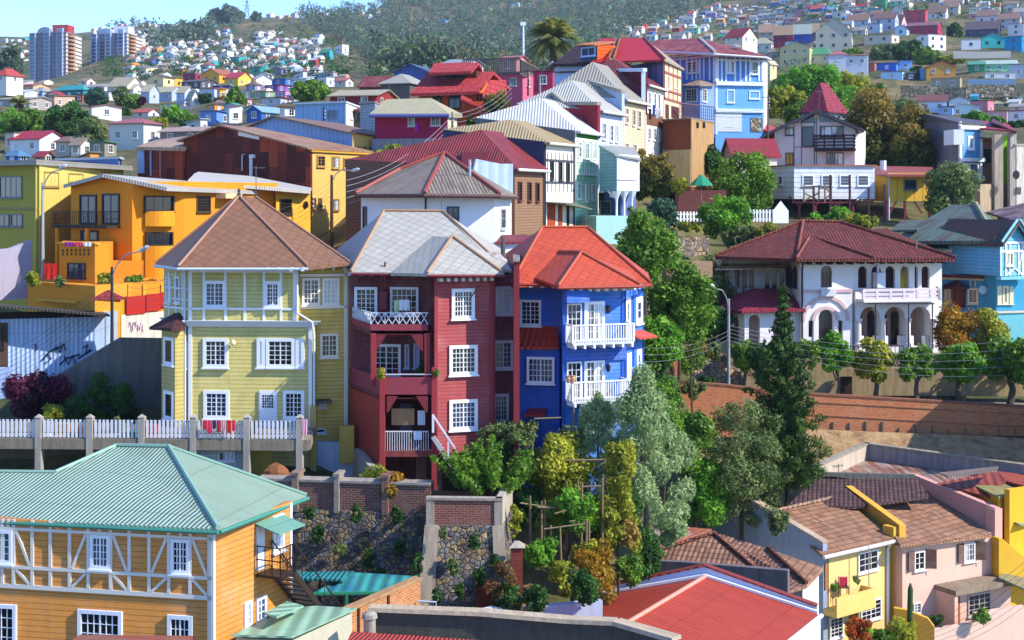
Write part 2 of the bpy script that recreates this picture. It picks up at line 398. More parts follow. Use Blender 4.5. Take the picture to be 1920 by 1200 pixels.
def leaves(rng,cen,rad,n,size,tone=None,up=.25,asp=.55,shell=.25,droop=0.):
 cen=np.asarray(cen,float);rad=np.asarray(rad,float)
 if rad.ndim==1:rad=np.repeat(rad[:,None],3,1)
 w=rad.prod(1)**.66;k=rng.choice(len(cen),n,p=w/w.sum())
 d=rng.normal(size=(n,3));d/=np.linalg.norm(d,axis=1)[:,None]
 r=(shell+(1-shell)*rng.random(n)**.5)*np.where(rng.random(n)<.12,1.25,1.)
 p=cen[k]+d*rad[k]*r[:,None]
 nm=d+rng.normal(size=(n,3))*.7;nm[:,2]+=up;nm/=np.linalg.norm(nm,axis=1)[:,None]
 a=rng.normal(size=(n,3));a[:,2]-=droop;a-=(a*nm).sum(1)[:,None]*nm;a/=np.linalg.norm(a,axis=1)[:,None]+1e-9
 b=np.cross(nm,a);s=size*(.45+1.15*rng.random(n)**1.6)[:,None]
 q=np.stack([p-a*s,p+b*s*asp,p+a*s,p-b*s*asp],1).reshape(-1,3)
 ct=rng.random(len(cen))if tone is None else np.asarray(tone)
 return q,np.clip(ct[k]*.6+rng.random(n)*.4,0,1)
def crown_obj(name,parts,mat,parent,org):
 q=np.concatenate([p[0]for p in parts]);t=np.concatenate([p[1]for p in parts]);n=len(t)
 q=q-np.array(org)
 me=bpy.data.meshes.new(name);me.vertices.add(4*n);me.vertices.foreach_set('co',q.astype(np.float32).ravel())
 me.loops.add(4*n);me.loops.foreach_set('vertex_index',np.arange(4*n,dtype=np.int32))
 me.polygons.add(n);me.polygons.foreach_set('loop_start',np.arange(0,4*n,4,dtype=np.int32))
 at=me.attributes.new('tone','FLOAT','FACE');at.data.foreach_set('value',t.astype(np.float32))
 me.materials.append(mat);me.update();me.validate()
 o=bpy.data.objects.new(name,me);COL.objects.link(o)
 if parent is not None:o.parent=parent
 else:o.location=org
 ORG[o.name]=Vector(org);return o
def clumps(rng,c,r,n,cr,hollow=.35,flat=0.):
 """n clump centres in an ellipsoid at c of half sizes r"""
 d=rng.normal(size=(n,3));d/=np.linalg.norm(d,axis=1)[:,None]
 q=hollow+(1-hollow)*rng.random(n)**.5
 r=np.array(r)
 cen=np.array(c)+d*r*q[:,None]*(.78+.3*rng.random(n))[:,None]
 return cen,cr*min(r[0],r[2])*(.45+.95*rng.random(n)**1.4)
LEAFC={'green':('#82ac34','#31541a'),'dark':('#4c7a32','#1c3618'),'yellow':('#bcbc3c','#566a20'),'olive':('#8a9c5c','#42562a'),'silver':('#b8cc90','#6e8c54'),'gold':('#9c8034','#3a5620'),'pine':('#52702a','#223a16'),'bright':('#86c034','#33661c'),'red':('#c04a22','#6a5a1c'),'orange':('#c08c22','#6c6a1a'),'magenta':('#6a1c46','#2c1a24'),'palm':('#a8a652','#48582a'),'straw':('#b89a4a','#7a6a30'),'blue':('#788c6e','#3c5244'),'brown':('#8a6a40','#4a3620'),'teal':('#557a5c','#2a4a38')}
def leafm(c):return M('leaf',LEAFC[c][0],0.,LEAFC[c][1])
def trunk_mb(rng,base,top,r,limbs=(),lean=.1):
 mb=MB();b,t=Vector(base),Vector(top)
 mid=b.lerp(t,.5)+Vector((rng.uniform(-1,1)*lean,rng.uniform(-1,1)*lean,0))*(t-b).length
 mb.tube([b-Vector((0,0,.6)),b,mid,t],[r*1.25,r,r*.8,r*.55],7)
 for l in limbs:
  l=Vector(l);st=b.lerp(t,rng.uniform(.6,1.))
  mb.tube([st,st.lerp(l,.5)+Vector((0,0,.1)),l],[r*.5,r*.33,r*.14],5)
 return mb
TREEN={'green':'leafy_tree','silver':'silvery_tree','pine':'conifer_tree'}
def tree(u,vb,vt,wpx,d,col='green',label='',n=3500,leaf=.16,kind='round',seed=None,name=None,group=None,bark='#5a4a38',base=None,cat='tree'):
 rng=np.random.default_rng(seed if seed is not None else int(u*7+vb));rr=random.Random(int(u))
 b=P(u,vb,d);s=d/F;H=(vb-vt)*s;W=wpx*s/2
 root=thing(name or 'leafy_tree',b,label,cat,group);W*={'conifer':.98,'plume':1.03}.get(kind,1.17);n=int(n*2.3);leaf*=.68
 parts=[];c0=np.array(b)
 if kind=='round':
  c=c0+[0,0,H*.54];cen,r=clumps(rng,c,(W*.84,W*.8,H*.44),40,.38)
  parts.append(leaves(rng,cen,r,n,leaf));tk=H*.55;rad=max(.1,W*.06)
 elif kind=='low':
  c=c0+[0,0,H*.47];cen,r=clumps(rng,c,(W*.85,W*.7,H*.47),52,.36)
  parts.append(leaves(rng,cen,r,n,leaf));tk=H*.4;rad=max(.08,W*.05)
 elif kind=='shoots':
  cen,r=[],[]
  for k in range(46):
   a=rng.random()*6.28;q=rng.random()**.6
   tip=c0+[math.cos(a)*W*q,math.sin(a)*W*q*.8,H*(1-.35*q*rng.random()-.15*rng.random()-.25*q)]
   st=c0+[math.cos(a)*W*q*.25,math.sin(a)*W*q*.2,H*.18]
   for t in(.45,.65,.82,1.):cen.append(st+(tip-st)*t+[0,0,-H*.05*(1-t)]);r.append(W*(.17-.09*t))
  parts.append(leaves(rng,cen,r,n,leaf,shell=.1,asp=.4));tk=H*.35;rad=W*.04
 elif kind=='plume':
  cen,r=[],[]
  for k in range(85):
   a=rng.random()*6.28;z=rng.random();prof=math.sin(min(1,.2+z*.9)*math.pi)**.6
   q=(.55+.45*rng.random())*prof
   cen.append(c0+[math.cos(a)*W*q,math.sin(a)*W*q*.8,H*(.03+.93*z)]);x=W*(.14+.14*rng.random());r.append((x,x,x*1.35))
  parts.append(leaves(rng,cen,r,n,leaf,asp=.32,droop=.9,shell=.55));tk=H*.6;rad=W*.07
 elif kind=='pollard':
  cen,r=clumps(rng,c0+[0,0,H*.66],(W*.95,W*.85,H*.33),22,.42)
  parts.append(leaves(rng,cen,r,n,leaf,asp=.75));tk=H*.5;rad=W*.13
 elif kind=='column':
  cen,r=[],[]
  for k in range(40):
   z=rng.random();a=rng.random()*6.28;q=W*(.5+.35*rng.random())*(1-.45*z**2)
   cen.append(c0+[math.cos(a)*q,math.sin(a)*q,H*(.05+.9*z)]);r.append((W*.34,W*.34,H*.075))
  parts.append(leaves(rng,cen,r,n,leaf));tk=H*.7;rad=W*.08
 elif kind=='conifer':
  cen,r=[],[];nl=24
  for i in range(nl):
   z=.08+.9*i/nl;L=W*(max(.12,(1-z)**.8*1.25)if z<.7 else max(.1,(1-z)*.95))
   for j in range(6):
    a=j*1.05+i*.7+rng.random()*.5;L2=L*(.45+.75*rng.random())
    for t in(.25,.5,.75,1.):
     cen.append(c0+[math.cos(a)*L2*t,math.sin(a)*L2*t,H*z+L2*.28*t*t-L2*.05]);r.append((max(.2,L*.2),max(.2,L*.2),max(.18,L*.16)))
  parts.append(leaves(rng,cen,r,n,leaf,asp=.3,up=.6,shell=.1));tk=H*.97;rad=W*.06
 elif kind=='feather':
  cen,r=clumps(rng,c0+[0,0,H*.48],(W*.9,W*.8,H*.49),90,.24,.4)
  parts.append(leaves(rng,cen,r,n,leaf,asp=.4,shell=.2));tk=H*.5;rad=W*.05
 if col=='gold':parts=[(q,np.clip(((q[::4,2]-b.z)/H-.35)*1.5+rng.normal(size=len(t))*.16,0,1))for q,t in parts]
 ce=np.concatenate([p[0]for p in parts])[::max(4,n//2)]
 limbs=[tuple((c0+[0,0,tk*.7])*.25+np.array(q)*.75)for q in ce[:7]]if kind not in('conifer','column')else[]
 trunk_mb(rr,b-Vector((0,0,max(0,b.z-zg2(u,d)))),b+Vector((0,0,tk)),max(.06,rad),limbs,.04 if kind=='conifer'else .09).build('trunk',M('bark',bark),root)
 crown_obj('crown',parts,leafm(col),root,b)
 return root
def shrub(u,vb,vt,wpx,d,col='green',label='',n=900,leaf=.12,group=None,dots=None,name='shrub',cat='shrub',depth=.8):
 n=int(n*1.8);leaf*=.75;rng=np.random.default_rng(int(u*3+vb));b=P(u,vb,d);s=d/F;H=(vb-vt)*s;W=wpx*s/2
 cen,r=clumps(rng,np.array(b)+[0,0,H*.45],(W*.85,W*depth,H*.48),26,.42)
 parts=[leaves(rng,cen,r,n,leaf,shell=.5)]
 o=crown_obj(name,parts,leafm(col),None,b);tag(o,label,cat,group)
 if dots:
  q=[leaves(rng,cen,np.asarray(r)*1.06,max(30,n//6),leaf*.8,shell=.95)];ORG[o.name]=b
  crown_obj('blossom',q,leafm(dots),o,b)
 return o
def palm(u,vb,vt,wpx,d,label,nf=70):
 b=P(u,vb,d);s=d/F;H=(vb-vt)*s;W=wpx*s/2;rng=random.Random(5)
 root=thing('palm_tree',b,label,'palm tree');tp=b+Vector((0,0,H-W*.6))
 MB().tube([b-Vector((0,0,1)),b.lerp(tp,.5),tp],[W*.13,W*.11,W*.15],9).build('trunk',M('bark','#6b5638'),root)
 q,tn=[],[]
 for k in range(nf):
  a=rng.random()*6.283;e=rng.uniform(-.7,1.45);L=W*rng.uniform(.95,1.15)
  pr=None
  for i in range(1,15):
   t=i/14;rr_=L*(t*math.cos(e));z=L*(t*math.sin(e)*1.02-.5*t*t)
   c=tp+Vector((math.cos(a)*rr_,math.sin(a)*rr_,z))
   if pr is not None:
    ax=(c-pr).normalized();sd=ax.cross(Vector((0,0,1))).normalized();wd=L*.17*math.sin(math.pi*min(1,t*.9+.12))
    for sg in(-1,1):
     for h in(0,.5):
      o=pr.lerp(c,h);tip=o+sd*sg*wd+ax*wd*.75-Vector((0,0,wd*.45));w2=ax*L*.021
      q+=[o-w2,o+w2,tip+w2*.3,tip-w2*.3];tn.append(rng.random()*.5+(.5 if e>.4 else 0))
   pr=c
 crown_obj('crown',[(np.array([tuple(x)for x in q]),np.array(tn))],leafm('palm'),root,b)
 cen=np.array([tuple(tp+Vector((rng.uniform(-1,1)*W*.15,rng.uniform(-1,1)*W*.15,rng.uniform(-.2,.06)*W)))for _ in range(12)])
 crown_obj('fruit_cluster',[leaves(np.random.default_rng(2),cen,np.full(12,W*.09),350,W*.035)],leafm('orange'),root,b)
 return root
CN={}
def house(label,uL,uC,uR,ve,vb,d,th=25,form='g',rise=10,wall='#d8d8d0',rc='#8a4a3a',wk='plaster',rk='corr',over=.35,ns=None,cols=None,scol=None,fr='#e6e6e6',group=None,dep=None,name='house',win=True,rb=None,ww=1.0,wh=1.15,glass='g',chim=False,scols=None,cat='house',below=3.):
 s=F/d;C=G(uC,d);t=R(abs(th));sn,cs=math.sin(t),math.cos(t)
 zb,ze=Z(vb,d),Z(ve,d);rz=rise/s
 if th>=0:
  w=max(1.5,(uC-uL)/s/cs);dp=dep or((uR-uC)/s/max(.12,sn)if uR>uC+.5 else w*.8)
  e=Vector((cs,-sn));b=Vector((sn,cs));FL,FR=C-e*w,C
 else:
  w=max(1.5,(uR-uC)/s/cs);dp=dep or((uC-uL)/s/max(.12,sn)if uC>uL+.5 else w*.8)
  e=Vector((cs,sn));b=Vector((-sn,cs));FL,FR=C,C+e*w
 BR,BL=FR+b*dp,FL+b*dp
 root=thing(name,V3((FL+BR)/2,zb),label,cat,group)
 wm=M(wk,wall);mb=MB();z0=zb-below
 def q(x,y):return FL+e*x+b*y
 if form=='g':
  mb.hexa([V3(p,z0)for p in(FL,FR,BR,BL)],[V3(p,ze)for p in(FL,FR,BR,BL)])
  for x in(0,w):
   p,r_,t2=V3(q(x,0),ze),V3(q(x,dp),ze),V3(q(x,dp/2),ze+rz)
   mb.poly([p,r_,t2]if x else[r_,p,t2])
  k=over*rz/(dp/2)
  A=[V3(q(-over,-over),ze-k),V3(q(w+over,-over),ze-k),V3(q(w+over,dp/2),ze+rz),V3(q(-over,dp/2),ze+rz)]
  B=[A[3],A[2],V3(q(w+over,dp+over),ze-k),V3(q(-over,dp+over),ze-k)];polys=[A,B]
 elif form=='G':
  mb.hexa([V3(p,z0)for p in(FL,FR,BR,BL)],[V3(p,ze)for p in(FL,FR,BR,BL)])
  for y in(0,dp):
   p,r_,t2=V3(q(0,y),ze),V3(q(w,y),ze),V3(q(w/2,y),ze+rz)
   mb.poly([p,r_,t2]if y==0 else[r_,p,t2])
  k=over*rz/(w/2)
  A=[V3(q(-over,-over),ze-k),V3(q(w/2,-over),ze+rz),V3(q(w/2,dp+over),ze+rz),V3(q(-over,dp+over),ze-k)]
  B=[A[1],V3(q(w+over,-over),ze-k),V3(q(w+over,dp+over),ze-k),A[2]];polys=[A,B]
 elif form=='h':
  mb.hexa([V3(p,z0)for p in(FL,FR,BR,BL)],[V3(p,ze)for p in(FL,FR,BR,BL)])
  o=over;c4=[V3(q(-o,-o),ze-.1),V3(q(w+o,-o),ze-.1),V3(q(w+o,dp+o),ze-.1),V3(q(-o,dp+o),ze-.1)]
  if w>dp:r1,r2=V3(q(dp*.45,dp/2),ze+rz),V3(q(w-dp*.45,dp/2),ze+rz);polys=[[c4[0],c4[1],r2,r1],[c4[1],c4[2],r2],[c4[2],c4[3],r1,r2],[c4[3],c4[0],r1]]
  else:r1,r2=V3(q(w/2,w*.45),ze+rz),V3(q(w/2,dp-w*.45),ze+rz);polys=[[c4[0],c4[1],r1],[c4[1],c4[2],r2,r1],[c4[2],c4[3],r2],[c4[3],c4[0],r1,r2]]
 else:
  hi={'s':(0,0,rz,rz),'r':(0,rz,rz,0),'l':(rz,0,0,rz),'f':(0,0,0,0)}[form]
  pts=(FL,FR,BR,BL)
  mb.hexa([V3(p,z0)for p in pts],[V3(p,ze+h)for p,h in zip(pts,hi)])
  o=over if form!='f'else .12
  polys=[[V3(q(x,y),ze+h+.16)for(x,y),h in zip(((-o,-o),(w+o,-o),(w+o,dp+o),(-o,dp+o)),hi)]]
 mb.build('wall',wm,root);roof(polys,M(rk,rc,0.,rb),root,max(.12,.25/s*3))
 ff=Face(FL,FR);sf=Face(FR,BR)if th>=0 else Face(BL,FL)
 if win:
  n_=ns or max(1,round((ze-zb)/3.0));sh=(ze-zb)/n_
  small=s<5.5
  for face,L,cc in((ff,w,cols),(sf,dp,scols)):
   if face is sf and(abs(th)<4 or L*sn*s<7):continue
   nc=cc if cc is not None else max(1,int(L/(3.0 if not small else 3.8)))
   nc=min(nc,5)
   for i in range(nc):
    for j in range(n_):
     a=L*(i+.5)/nc;zc=zb+sh*(j+.56);hw=min(ww/2,L/nc*.36);hh=min(wh/2,sh*.36)
     if small:
      g=MB();face.box(g,a-hw,a+hw,zc-hh,zc+hh,0,.06);g.build('window',M('glass','#161c28'),root)
     else:window_m(face,root,a-hw,a+hw,zc-hh,zc+hh,2,2,fr,glass,.09,.07,True)
 if chim:
  m=MB();c=q(w*.7,dp*.55);m.box(c.x-.25,c.x+.25,c.y-.25,c.y+.25,ze+rz*.3,ze+rz+.9);m.build('chimney',M('brick','#8a4a38'),root)
 CN[root.name]=(root,wall,rc,form)
 return root
cam=bpy.data.cameras.new('camera');co=bpy.data.objects.new('camera',cam);COL.objects.link(co);SC.camera=co
cam.lens=36*F/1920;cam.sensor_width=36;cam.shift_y=-(600-VH)/1920;cam.clip_start=.5;cam.clip_end=9000
co.rotation_euler=(R(90),0,0)
SUN=Vector((.735,-.29,.63)).normalized()
sl=bpy.data.lights.new('sun','SUN');sl.energy=3.5;sl.angle=R(.5);sl.color=(1,.93,.80)
so=bpy.data.objects.new('sun',sl);COL.objects.link(so);so.location=(60,0,80);so.rotation_euler=SUN.to_track_quat('Z','Y').to_euler()
w=bpy.data.worlds.new('World');SC.world=w;w.use_nodes=True;nt=w.node_tree
sk=nt.nodes.new('ShaderNodeTexSky');sk.sky_type='NISHITA';sk.sun_disc=False
sk.sun_elevation=math.asin(SUN.z);sk.sun_rotation=math.atan2(SUN.x,SUN.y);sk.altitude=100;sk.air_density=1.;sk.dust_density=.1;sk.ozone_density=5.
sm=nt.nodes.new('ShaderNodeMix');sm.data_type='RGBA';sm.blend_type='MULTIPLY';sm.inputs[0].default_value=1;sm.inputs[7].default_value=(.72,.85,1.08,1)
nt.links.new(sk.outputs[0],sm.inputs[6]);nt.links.new(sm.outputs[2],nt.nodes['Background'].inputs[0]);nt.nodes['Background'].inputs[1].default_value=.15
SC.view_settings.view_transform='Standard';SC.view_settings.look='None';SC.view_settings.exposure=1.1;SC.view_settings.gamma=1.
SC.cycles.max_bounces=6;SC.cycles.diffuse_bounces=3;SC.cycles.glossy_bounces=2;SC.cycles.transmission_bounces=3;SC.cycles.transparent_max_bounces=4
terrain()
hz=MB().box(-2600,2600,-12,2860,-32,420).build('haze',(lambda t:t)(bpy.data.materials.new('haze_air')),None,(0,0,0));tag(hz,'thin bluish haze filling the air over the hills','haze',kind='stuff')
hm=hz.data.materials[0];hm.use_nodes=True;hn=hm.node_tree;hn.nodes.clear();ho=hn.nodes.new('ShaderNodeOutputMaterial');hv=hn.nodes.new('ShaderNodeVolumePrincipled')
hv.inputs['Color'].default_value=(.62,.78,1,1);hv.inputs['Density'].default_value=.00008;hn.links.new(hv.outputs[0],ho.inputs[1])
def Lz(face,z0,z1,u0,u1,mb,n=.04):
 a0,_=face.az(u0,800);a1,_=face.az(u1,800);face.box(mb,a0,a1,z0,z1,0,n)
def half_timbered():
 root=thing('half_timbered_house',P(200,1450,49),'orange clapboard house with white timber framing and hipped green corrugated roof','house')
 C=G(398,46);e=Vector((.98,-.2));L0=C-e*13.5;f=Face(L0,C)
 S1=G(547,50.2);sf=Face(C,S1);zt=Z(992,46);zb=-21.5
 back=S1-e*13.5
 prism(MB(),[L0,C,S1,back],zb,zt).build('wall',M('siding','#cc8638',.19),root)
 ofs=f.L
 def z_at(v):return Z(v,46)
 m=MB()
 zr1,zr2,zr3=z_at(1010),z_at(1084),z_at(1121)
 for z,h in((zr1,.1),(zr2,.11),(zr3,.14)):f.box(m,0,ofs,z-h/2,z+h/2,0,.05)
 posts=[-95,-60,-33,5,26,61,95,131,166,208,243,280,317,357]
 for u in posts:
  a,_=f.az(u,1050);f.box(m,a-.055,a+.055,zr1+.055,zt,0,.045);f.box(m,a-.055,a+.055,zr2+.065,zr1-.055,0,.045);f.box(m,a-.055,a+.055,zr3+.08,zr2-.065,0,.045)
 for u in(187,339,16):a,_=f.az(u,1000);f.box(m,a-.05,a+.05,zr1+.055,zt,0,.043)
 a=f.L;f.box(m,a-.15,a,zb,zt,0,.05)
 def diag(ua,ub,up):
  a0,a1=f.az(ua,1050)[0]+.09,f.az(ub,1050)[0]-.09
  for lo,hi in((zr2+.07,zr1-.07),(zr3+.09,zr2-.08)):
   p,q=((a0,lo),(a1,hi))if up else((a0,hi),(a1,lo))
   m.bar(f.pt(*p,.02),f.pt(*q,.02),.05,.09)
 for ua,ub,up in((26,61,0),(131,166,1),(208,243,0),(280,317,1),(357,393,0),(-60,-33,1)):diag(ua,ub,up)
 m.build('timber_frame',M('paint','#d4d0c8'),root)
 for u0,u1 in((-26,24),(170,207),(321,356)):
  a0,a1=f.az(u0,1050)[0],f.az(u1,1050)[0]
  window_m(f,root,a0,a1,zr2+.1,zr1-.06,4,4,'#dde2ee','c'if u0>300 else 'g',.11,.07)
 for u0,u1,c in((-14,32,3),(147,230,6),(315,362,4)):
  a0,a1=f.az(u0,1150)[0],f.az(u1,1150)[0];zt2=z_at(1157)
  window_m(f,root,a0,a1,zt2-1.55,zt2,c,4,'#dde2ee','c',.13,.08)
 w=MB();sf.box(w,0,.13,zb,zt-.05,0,.03);sf.box(w,sf.L-.13,sf.L,zb,zt-.05,0,.03);w.build('corner_board',M('paint','#e4e4e8'),root)
 window(sf,root,510,965,530,1033,cols=2,rows=4,fr='#f0f0f0',glass='c')
 window(sf,root,456,1128,470,1176,cols=2,rows=3,fr='#f0f0f0');window(sf,root,479,1118,497,1166,cols=2,rows=3,fr='#f0f0f0',glass='c')
 d=MB();sf.pbox(d,480,985,494,1068,0,.06);dr=d.build('door',M('paint','#d6dae0'),root)
 k=MB();sf.pbox(k,491,1030,492.2,1033,.06,.12);k.build('handle',M('metal','#444444'),dr)
 aw=MB();a0,a1=sf.az(477,985)[0],sf.az(527,985)[0];z=sf.az(480,982)[1]
 aw.hexa([sf.pt(a0,z-.28,1.),sf.pt(a1,z-.28,1.),sf.pt(a1,z,0),sf.pt(a0,z,0)],[sf.pt(a0,z-.24,1.),sf.pt(a1,z-.24,1.),sf.pt(a1,z+.04,0),sf.pt(a0,z+.04,0)])
 aw.build('awning',M('corr','#7fb39c',.12),root)
 lz=sf.az(485,1073)[1];l=MB();A0,A1=sf.az(478,1073)[0],sf.az(506,1073)[0]
 sf.box(l,A0,A1,lz-.1,lz,.03,1.05);ldg=l.build('stair_landing',M('metal','#2c2522'),root)
 r_=MB()
 for k in range(11):a=A0+(A1-A0)*k/10;r_.bar(sf.pt(a,lz,1.03),sf.pt(a,lz+.95,1.03),.025)
 for zz in(.5,.95):r_.bar(sf.pt(A0,lz+zz,1.03),sf.pt(A1,lz+zz,1.03),.035);r_.bar(sf.pt(A0,lz+zz,.05),sf.pt(A0,lz+zz,1.03),.035)
 for n in(.1,.4,.7,1.03):r_.bar(sf.pt(A0,lz,n),sf.pt(A0,lz+.95,n),.025)
 r_.build('landing_rail',M('metal','#2c2522'),root)
 st=MB();n=13;dz=3.0/n;da=.24
 for k in range(n):
  a=A1+da*k;sf.box(st,a,a+da+.03,lz-dz*(k+1),lz-dz*(k+1)+.05,.12,.98)
 for nn in(.08,1.):st.bar(sf.pt(A1,lz-.1,nn),sf.pt(A1+da*n,lz-3.1,nn),.06,.2);st.bar(sf.pt(A1,lz+.95,nn),sf.pt(A1+da*n,lz-2.1,nn),.04)
 for k in range(0,n,2):
  for nn in(.08,1.):st.bar(sf.pt(A1+da*k,lz-dz*k,nn),sf.pt(A1+da*k,lz-dz*k+.95,nn),.025)
 st.build('stairs',M('metal','#3a312b'),root)
 pp=MB();pp.tube([sf.pt(-.1,zt-.05,.12),sf.pt(-.1,zb,.12)],.055,8);pp.build('downpipe',M('paint','#c9ccd2'),root)
 EL,ER=P(-330,958,49.4),P(409,992,45.6);RA,RB=P(218,836,53.2),P(317,838,52.2)
 ER2=P(575,929,51.6);k=onplane(EL,ER,RB,104,886);kl=onplane(EL,ER,RB,-330,880)
 bk=Vector((2.2,8.2,0));EBL=EL+bk+Vector((0,0,0));EBR=ER2
 d3=EBR-ER;kb=k+Vector((.35,2.4,-.9));
 roof([[EL,ER,RB,RA,k,kl],[ER,EBR,RB],[RA,RB,EBR,kb],[k,RA,kb]],M('corr','#93aa96',.17),root,.12)
 c=MB();c.tube([RB+Vector((0,0,.03)),ER+Vector((0,0,.05))],.09,6);c.tube([RA+Vector((0,0,.03)),RB+Vector((0,0,.03))],.08,6);c.tube([k+Vector((0,0,.03)),RA+Vector((0,0,.03))],.07,6)
 c.tube([RB+Vector((0,0,.03)),EBR+Vector((0,0,.03))],.06,6);c.tube([kl,k+Vector((0,0,.02))],.07,6)
 c.build('ridge_cap',M('paint','#84a896'),root)
 g=MB();g.tube([EL+Vector((-.02,-.08,-.1)),ER+Vector((.02,-.08,-.1))],.07,6);g.tube([ER+Vector((.06,-.02,-.1)),EBR+Vector((.06,-.02,-.1))],.07,6);g.build('gutter',M('paint','#3f8474'),root)
half_timbered()
def yellow_house():
 root=thing('tall_yellow_house',P(470,830,73),'yellow clapboard house with white trim and brown pyramid roof beside the maroon house','house')
 A,B=G(353,70.15),G(586,69.75);f=Face(A,B);zt=Z(497,70);zb=Z(840,70)-1
 Lc=G(309,71.9);lf=Face(Lc,A);L2=G(307,78)
 W0,W1=G(552,70.6),G(653,71.3);wf=Face(W0,W1);W2=G(654,80)
 Bu=G(556,69.8);wall=MB();prism(wall,[A,Bu,Bu+Vector((.4,9)),L2,Lc],Z(608,70),zt)
 wall.build('wall',M('siding','#cabb70',.2),root);wall=MB();prism(wall,[A,B,B+Vector((.4,9)),L2,Lc],zb,Z(608,70));wall.build('lower_wall',M('siding','#cabb70',.2),root)
 prism(MB(),[W0,W1,W2,W0+Vector((.4,8))],zb-2,Z(496,71)).build('side_wing',M('siding','#dcb852',.2),root)
 P_=MB();WH='#dfe3ea'
 def vb(face,u,v0,v1,w=.12,n=.045):a,z1=face.az(u,v0);z0=face.az(u,v1)[1];face.box(P_,a-w/2,a+w/2,z0,z1,0,n)
 for u in(382.5,423,459,495,527):vb(f,u,509,601)
 for u in(357,582):vb(f,u,509 if u<400 else 612,815,.17,.05)
 vb(f,553,509,601,.17,.05)
 def hb(face,u0,u1,v,h=.12,n=.05):a0=face.az(u0,v)[0];a1=face.az(u1,v)[0];z=face.az((u0+u1)/2,v)[1];face.box(P_,a0,a1,z-h/2,z+h/2,0,n)
 hb(f,357,556,579);hb(f,357,556,508,.16,.055)
 for u in(318,331,343):vb(lf,u,509,601,.09)
 hb(lf,309,352,577);hb(lf,309,352,540,.07);hb(lf,309,352,560,.07)
 P_.build('timber_trim',M('paint',WH),root)
 led=MB();z0,z1=f.az(470,613)[1],f.az(470,601)[1]
 led.hexa([f.pt(-.05,z0,.06),f.pt(f.L+.05,z0,.06),f.pt(f.L+.05,z0,0),f.pt(-.05,z0,0)],[f.pt(-.05,z1,.32),f.pt(f.L+.45,z1,.32),f.pt(f.L+.45,z1,0),f.pt(-.05,z1,0)])
 led.hexa([lf.pt(0,z0,.06),lf.pt(lf.L-.05,z0,.06),lf.pt(lf.L-.05,z0,0),lf.pt(0,z0,0)],[lf.pt(0,z1,.3),lf.pt(lf.L-.05,z1,.3),lf.pt(lf.L-.05,z1,0),lf.pt(0,z1,0)])
 led.build('ledge',M('paint','#cfd8e4'),root)
 for u0,v0,u1,v1,c in((382,526,424,577,4),(496,527,527,577,4),(381,634,428,689,4),(482,634,497.5,689,2),(499,634,553,689,4),(554.5,634,571,689,2),(382,732,430,785,4),(531,732,571,786,4)):
  window(f,root,u0,v0,u1,v1,cols=c,rows=5,fr='#e2e6ee',glass='g',fw=.16,deep=.09)
 d=MB();f.pbox(d,486,732,520,815,0,.07);f.pbox(d,488.5,735,517.5,815,.07,.085);dr=d.build('door',M('paint','#d9dde6'),root)
 p=MB();f.pbox(p,493,740,513,764,.085,.095);p.build('pane',M('glass','#151c2a'),dr)
 k=MB()
 for i in range(1,5):f.pbox(k,493+4*i-.4,740,493+4*i+.4,764,.095,.11);f.pbox(k,493,740+4.8*i-.4,513,740+4.8*i+.4,.095,.108)
 k.build('muntin',M('paint','#d9dde6'),dr)
 for u in(317,334):window(lf,root,u-4.5,519,u+4.5,568,cols=1,rows=1,fr='#e2e6ee',fw=.07)
 window(lf,root,346,640,351,690,cols=1,rows=3,fr='#e2e6ee',fw=.06)
 B0,B1,B2=G(303,70.6),G(328,69.6),G(344,70.0)
 bay=MB();prism(bay,[B0,B1,B2,B2+Vector((0,1.5)),B0+Vector((.6,2.))],zb,Z(614,70));bay.build('bay',M('siding','#b0a058',.2),root)
 b1=Face(B1,B2);b0=Face(B0,B1)
 for v0,v1 in((632,684),(733,786)):
  window(b0,root,308,v0,326,v1,cols=1,rows=1,fr='#e2e6ee',fw=.16,deep=.06);
 ap=P(341,579,71.2);c0,c1,c2=P(280,613,70.6),P(322,615.5,69.1),P(347,615,69.5)
 roof([[c0,c1,ap],[c1,c2,ap],[c0,ap,P(312,600,72.5)]],M('tile','#4a2a2c',.3),root,.14,'bay_roof')
 for u0,v0,u1,v1 in((566,521,600,572),(604,521,636,572)):window(wf,root,u0,v0,u1,v1,cols=4,rows=5,fr='#efe6d8',glass='c',fw=.12)
 window(wf,root,600,625,634,670,cols=4,rows=4,fr='#efe6d8',glass='g',fw=.12)
 window(wf,root,588,754,612,765,cols=2,rows=1,fr='#e0ddd0',glass='g',fw=.08);window(wf,root,592,803,610,812,cols=1,rows=1,fr='#c9d4ea',glass='b',fw=.06)
 t=MB()
 for v in(516,576):a0=wf.az(558,v)[0];wf.box(t,a0,wf.L,wf.az(600,v)[1]-.07,wf.az(600,v)[1]+.07,0,.05)
 wf.pbox(t,645,497,652,820,0,.05);t.build('wing_trim',M('paint','#efe6d8'),root)
 ap,ap2=P(448,368,74.),P(480,370,74.4);e0,e1,e2,e3=P(291,495,73.4),P(334,500.5,68.9),P(578,500.5,69.1),P(656,492,70.4)
 e4=P(655,486,83);e5=P(305,488,80)
 roof([[e0,e1,ap],[e1,e2,ap],[e2,e3,ap2,ap],[e3,e4,ap2],[e4,e5,ap,ap2],[e5,e0,ap]],M('diam','#7e5a44',.6,'#5e3c2e'),root,.16)
 h=MB()
 for q in(e1,e2,e0):h.tube([q+Vector((0,0,.04)),ap+Vector((0,0,.04))],.08,5)
 h.tube([e3+Vector((0,0,.03)),ap2+Vector((0,0,.03))],.06,5);h.build('hip_cap',M('paint','#9a7260'),root)
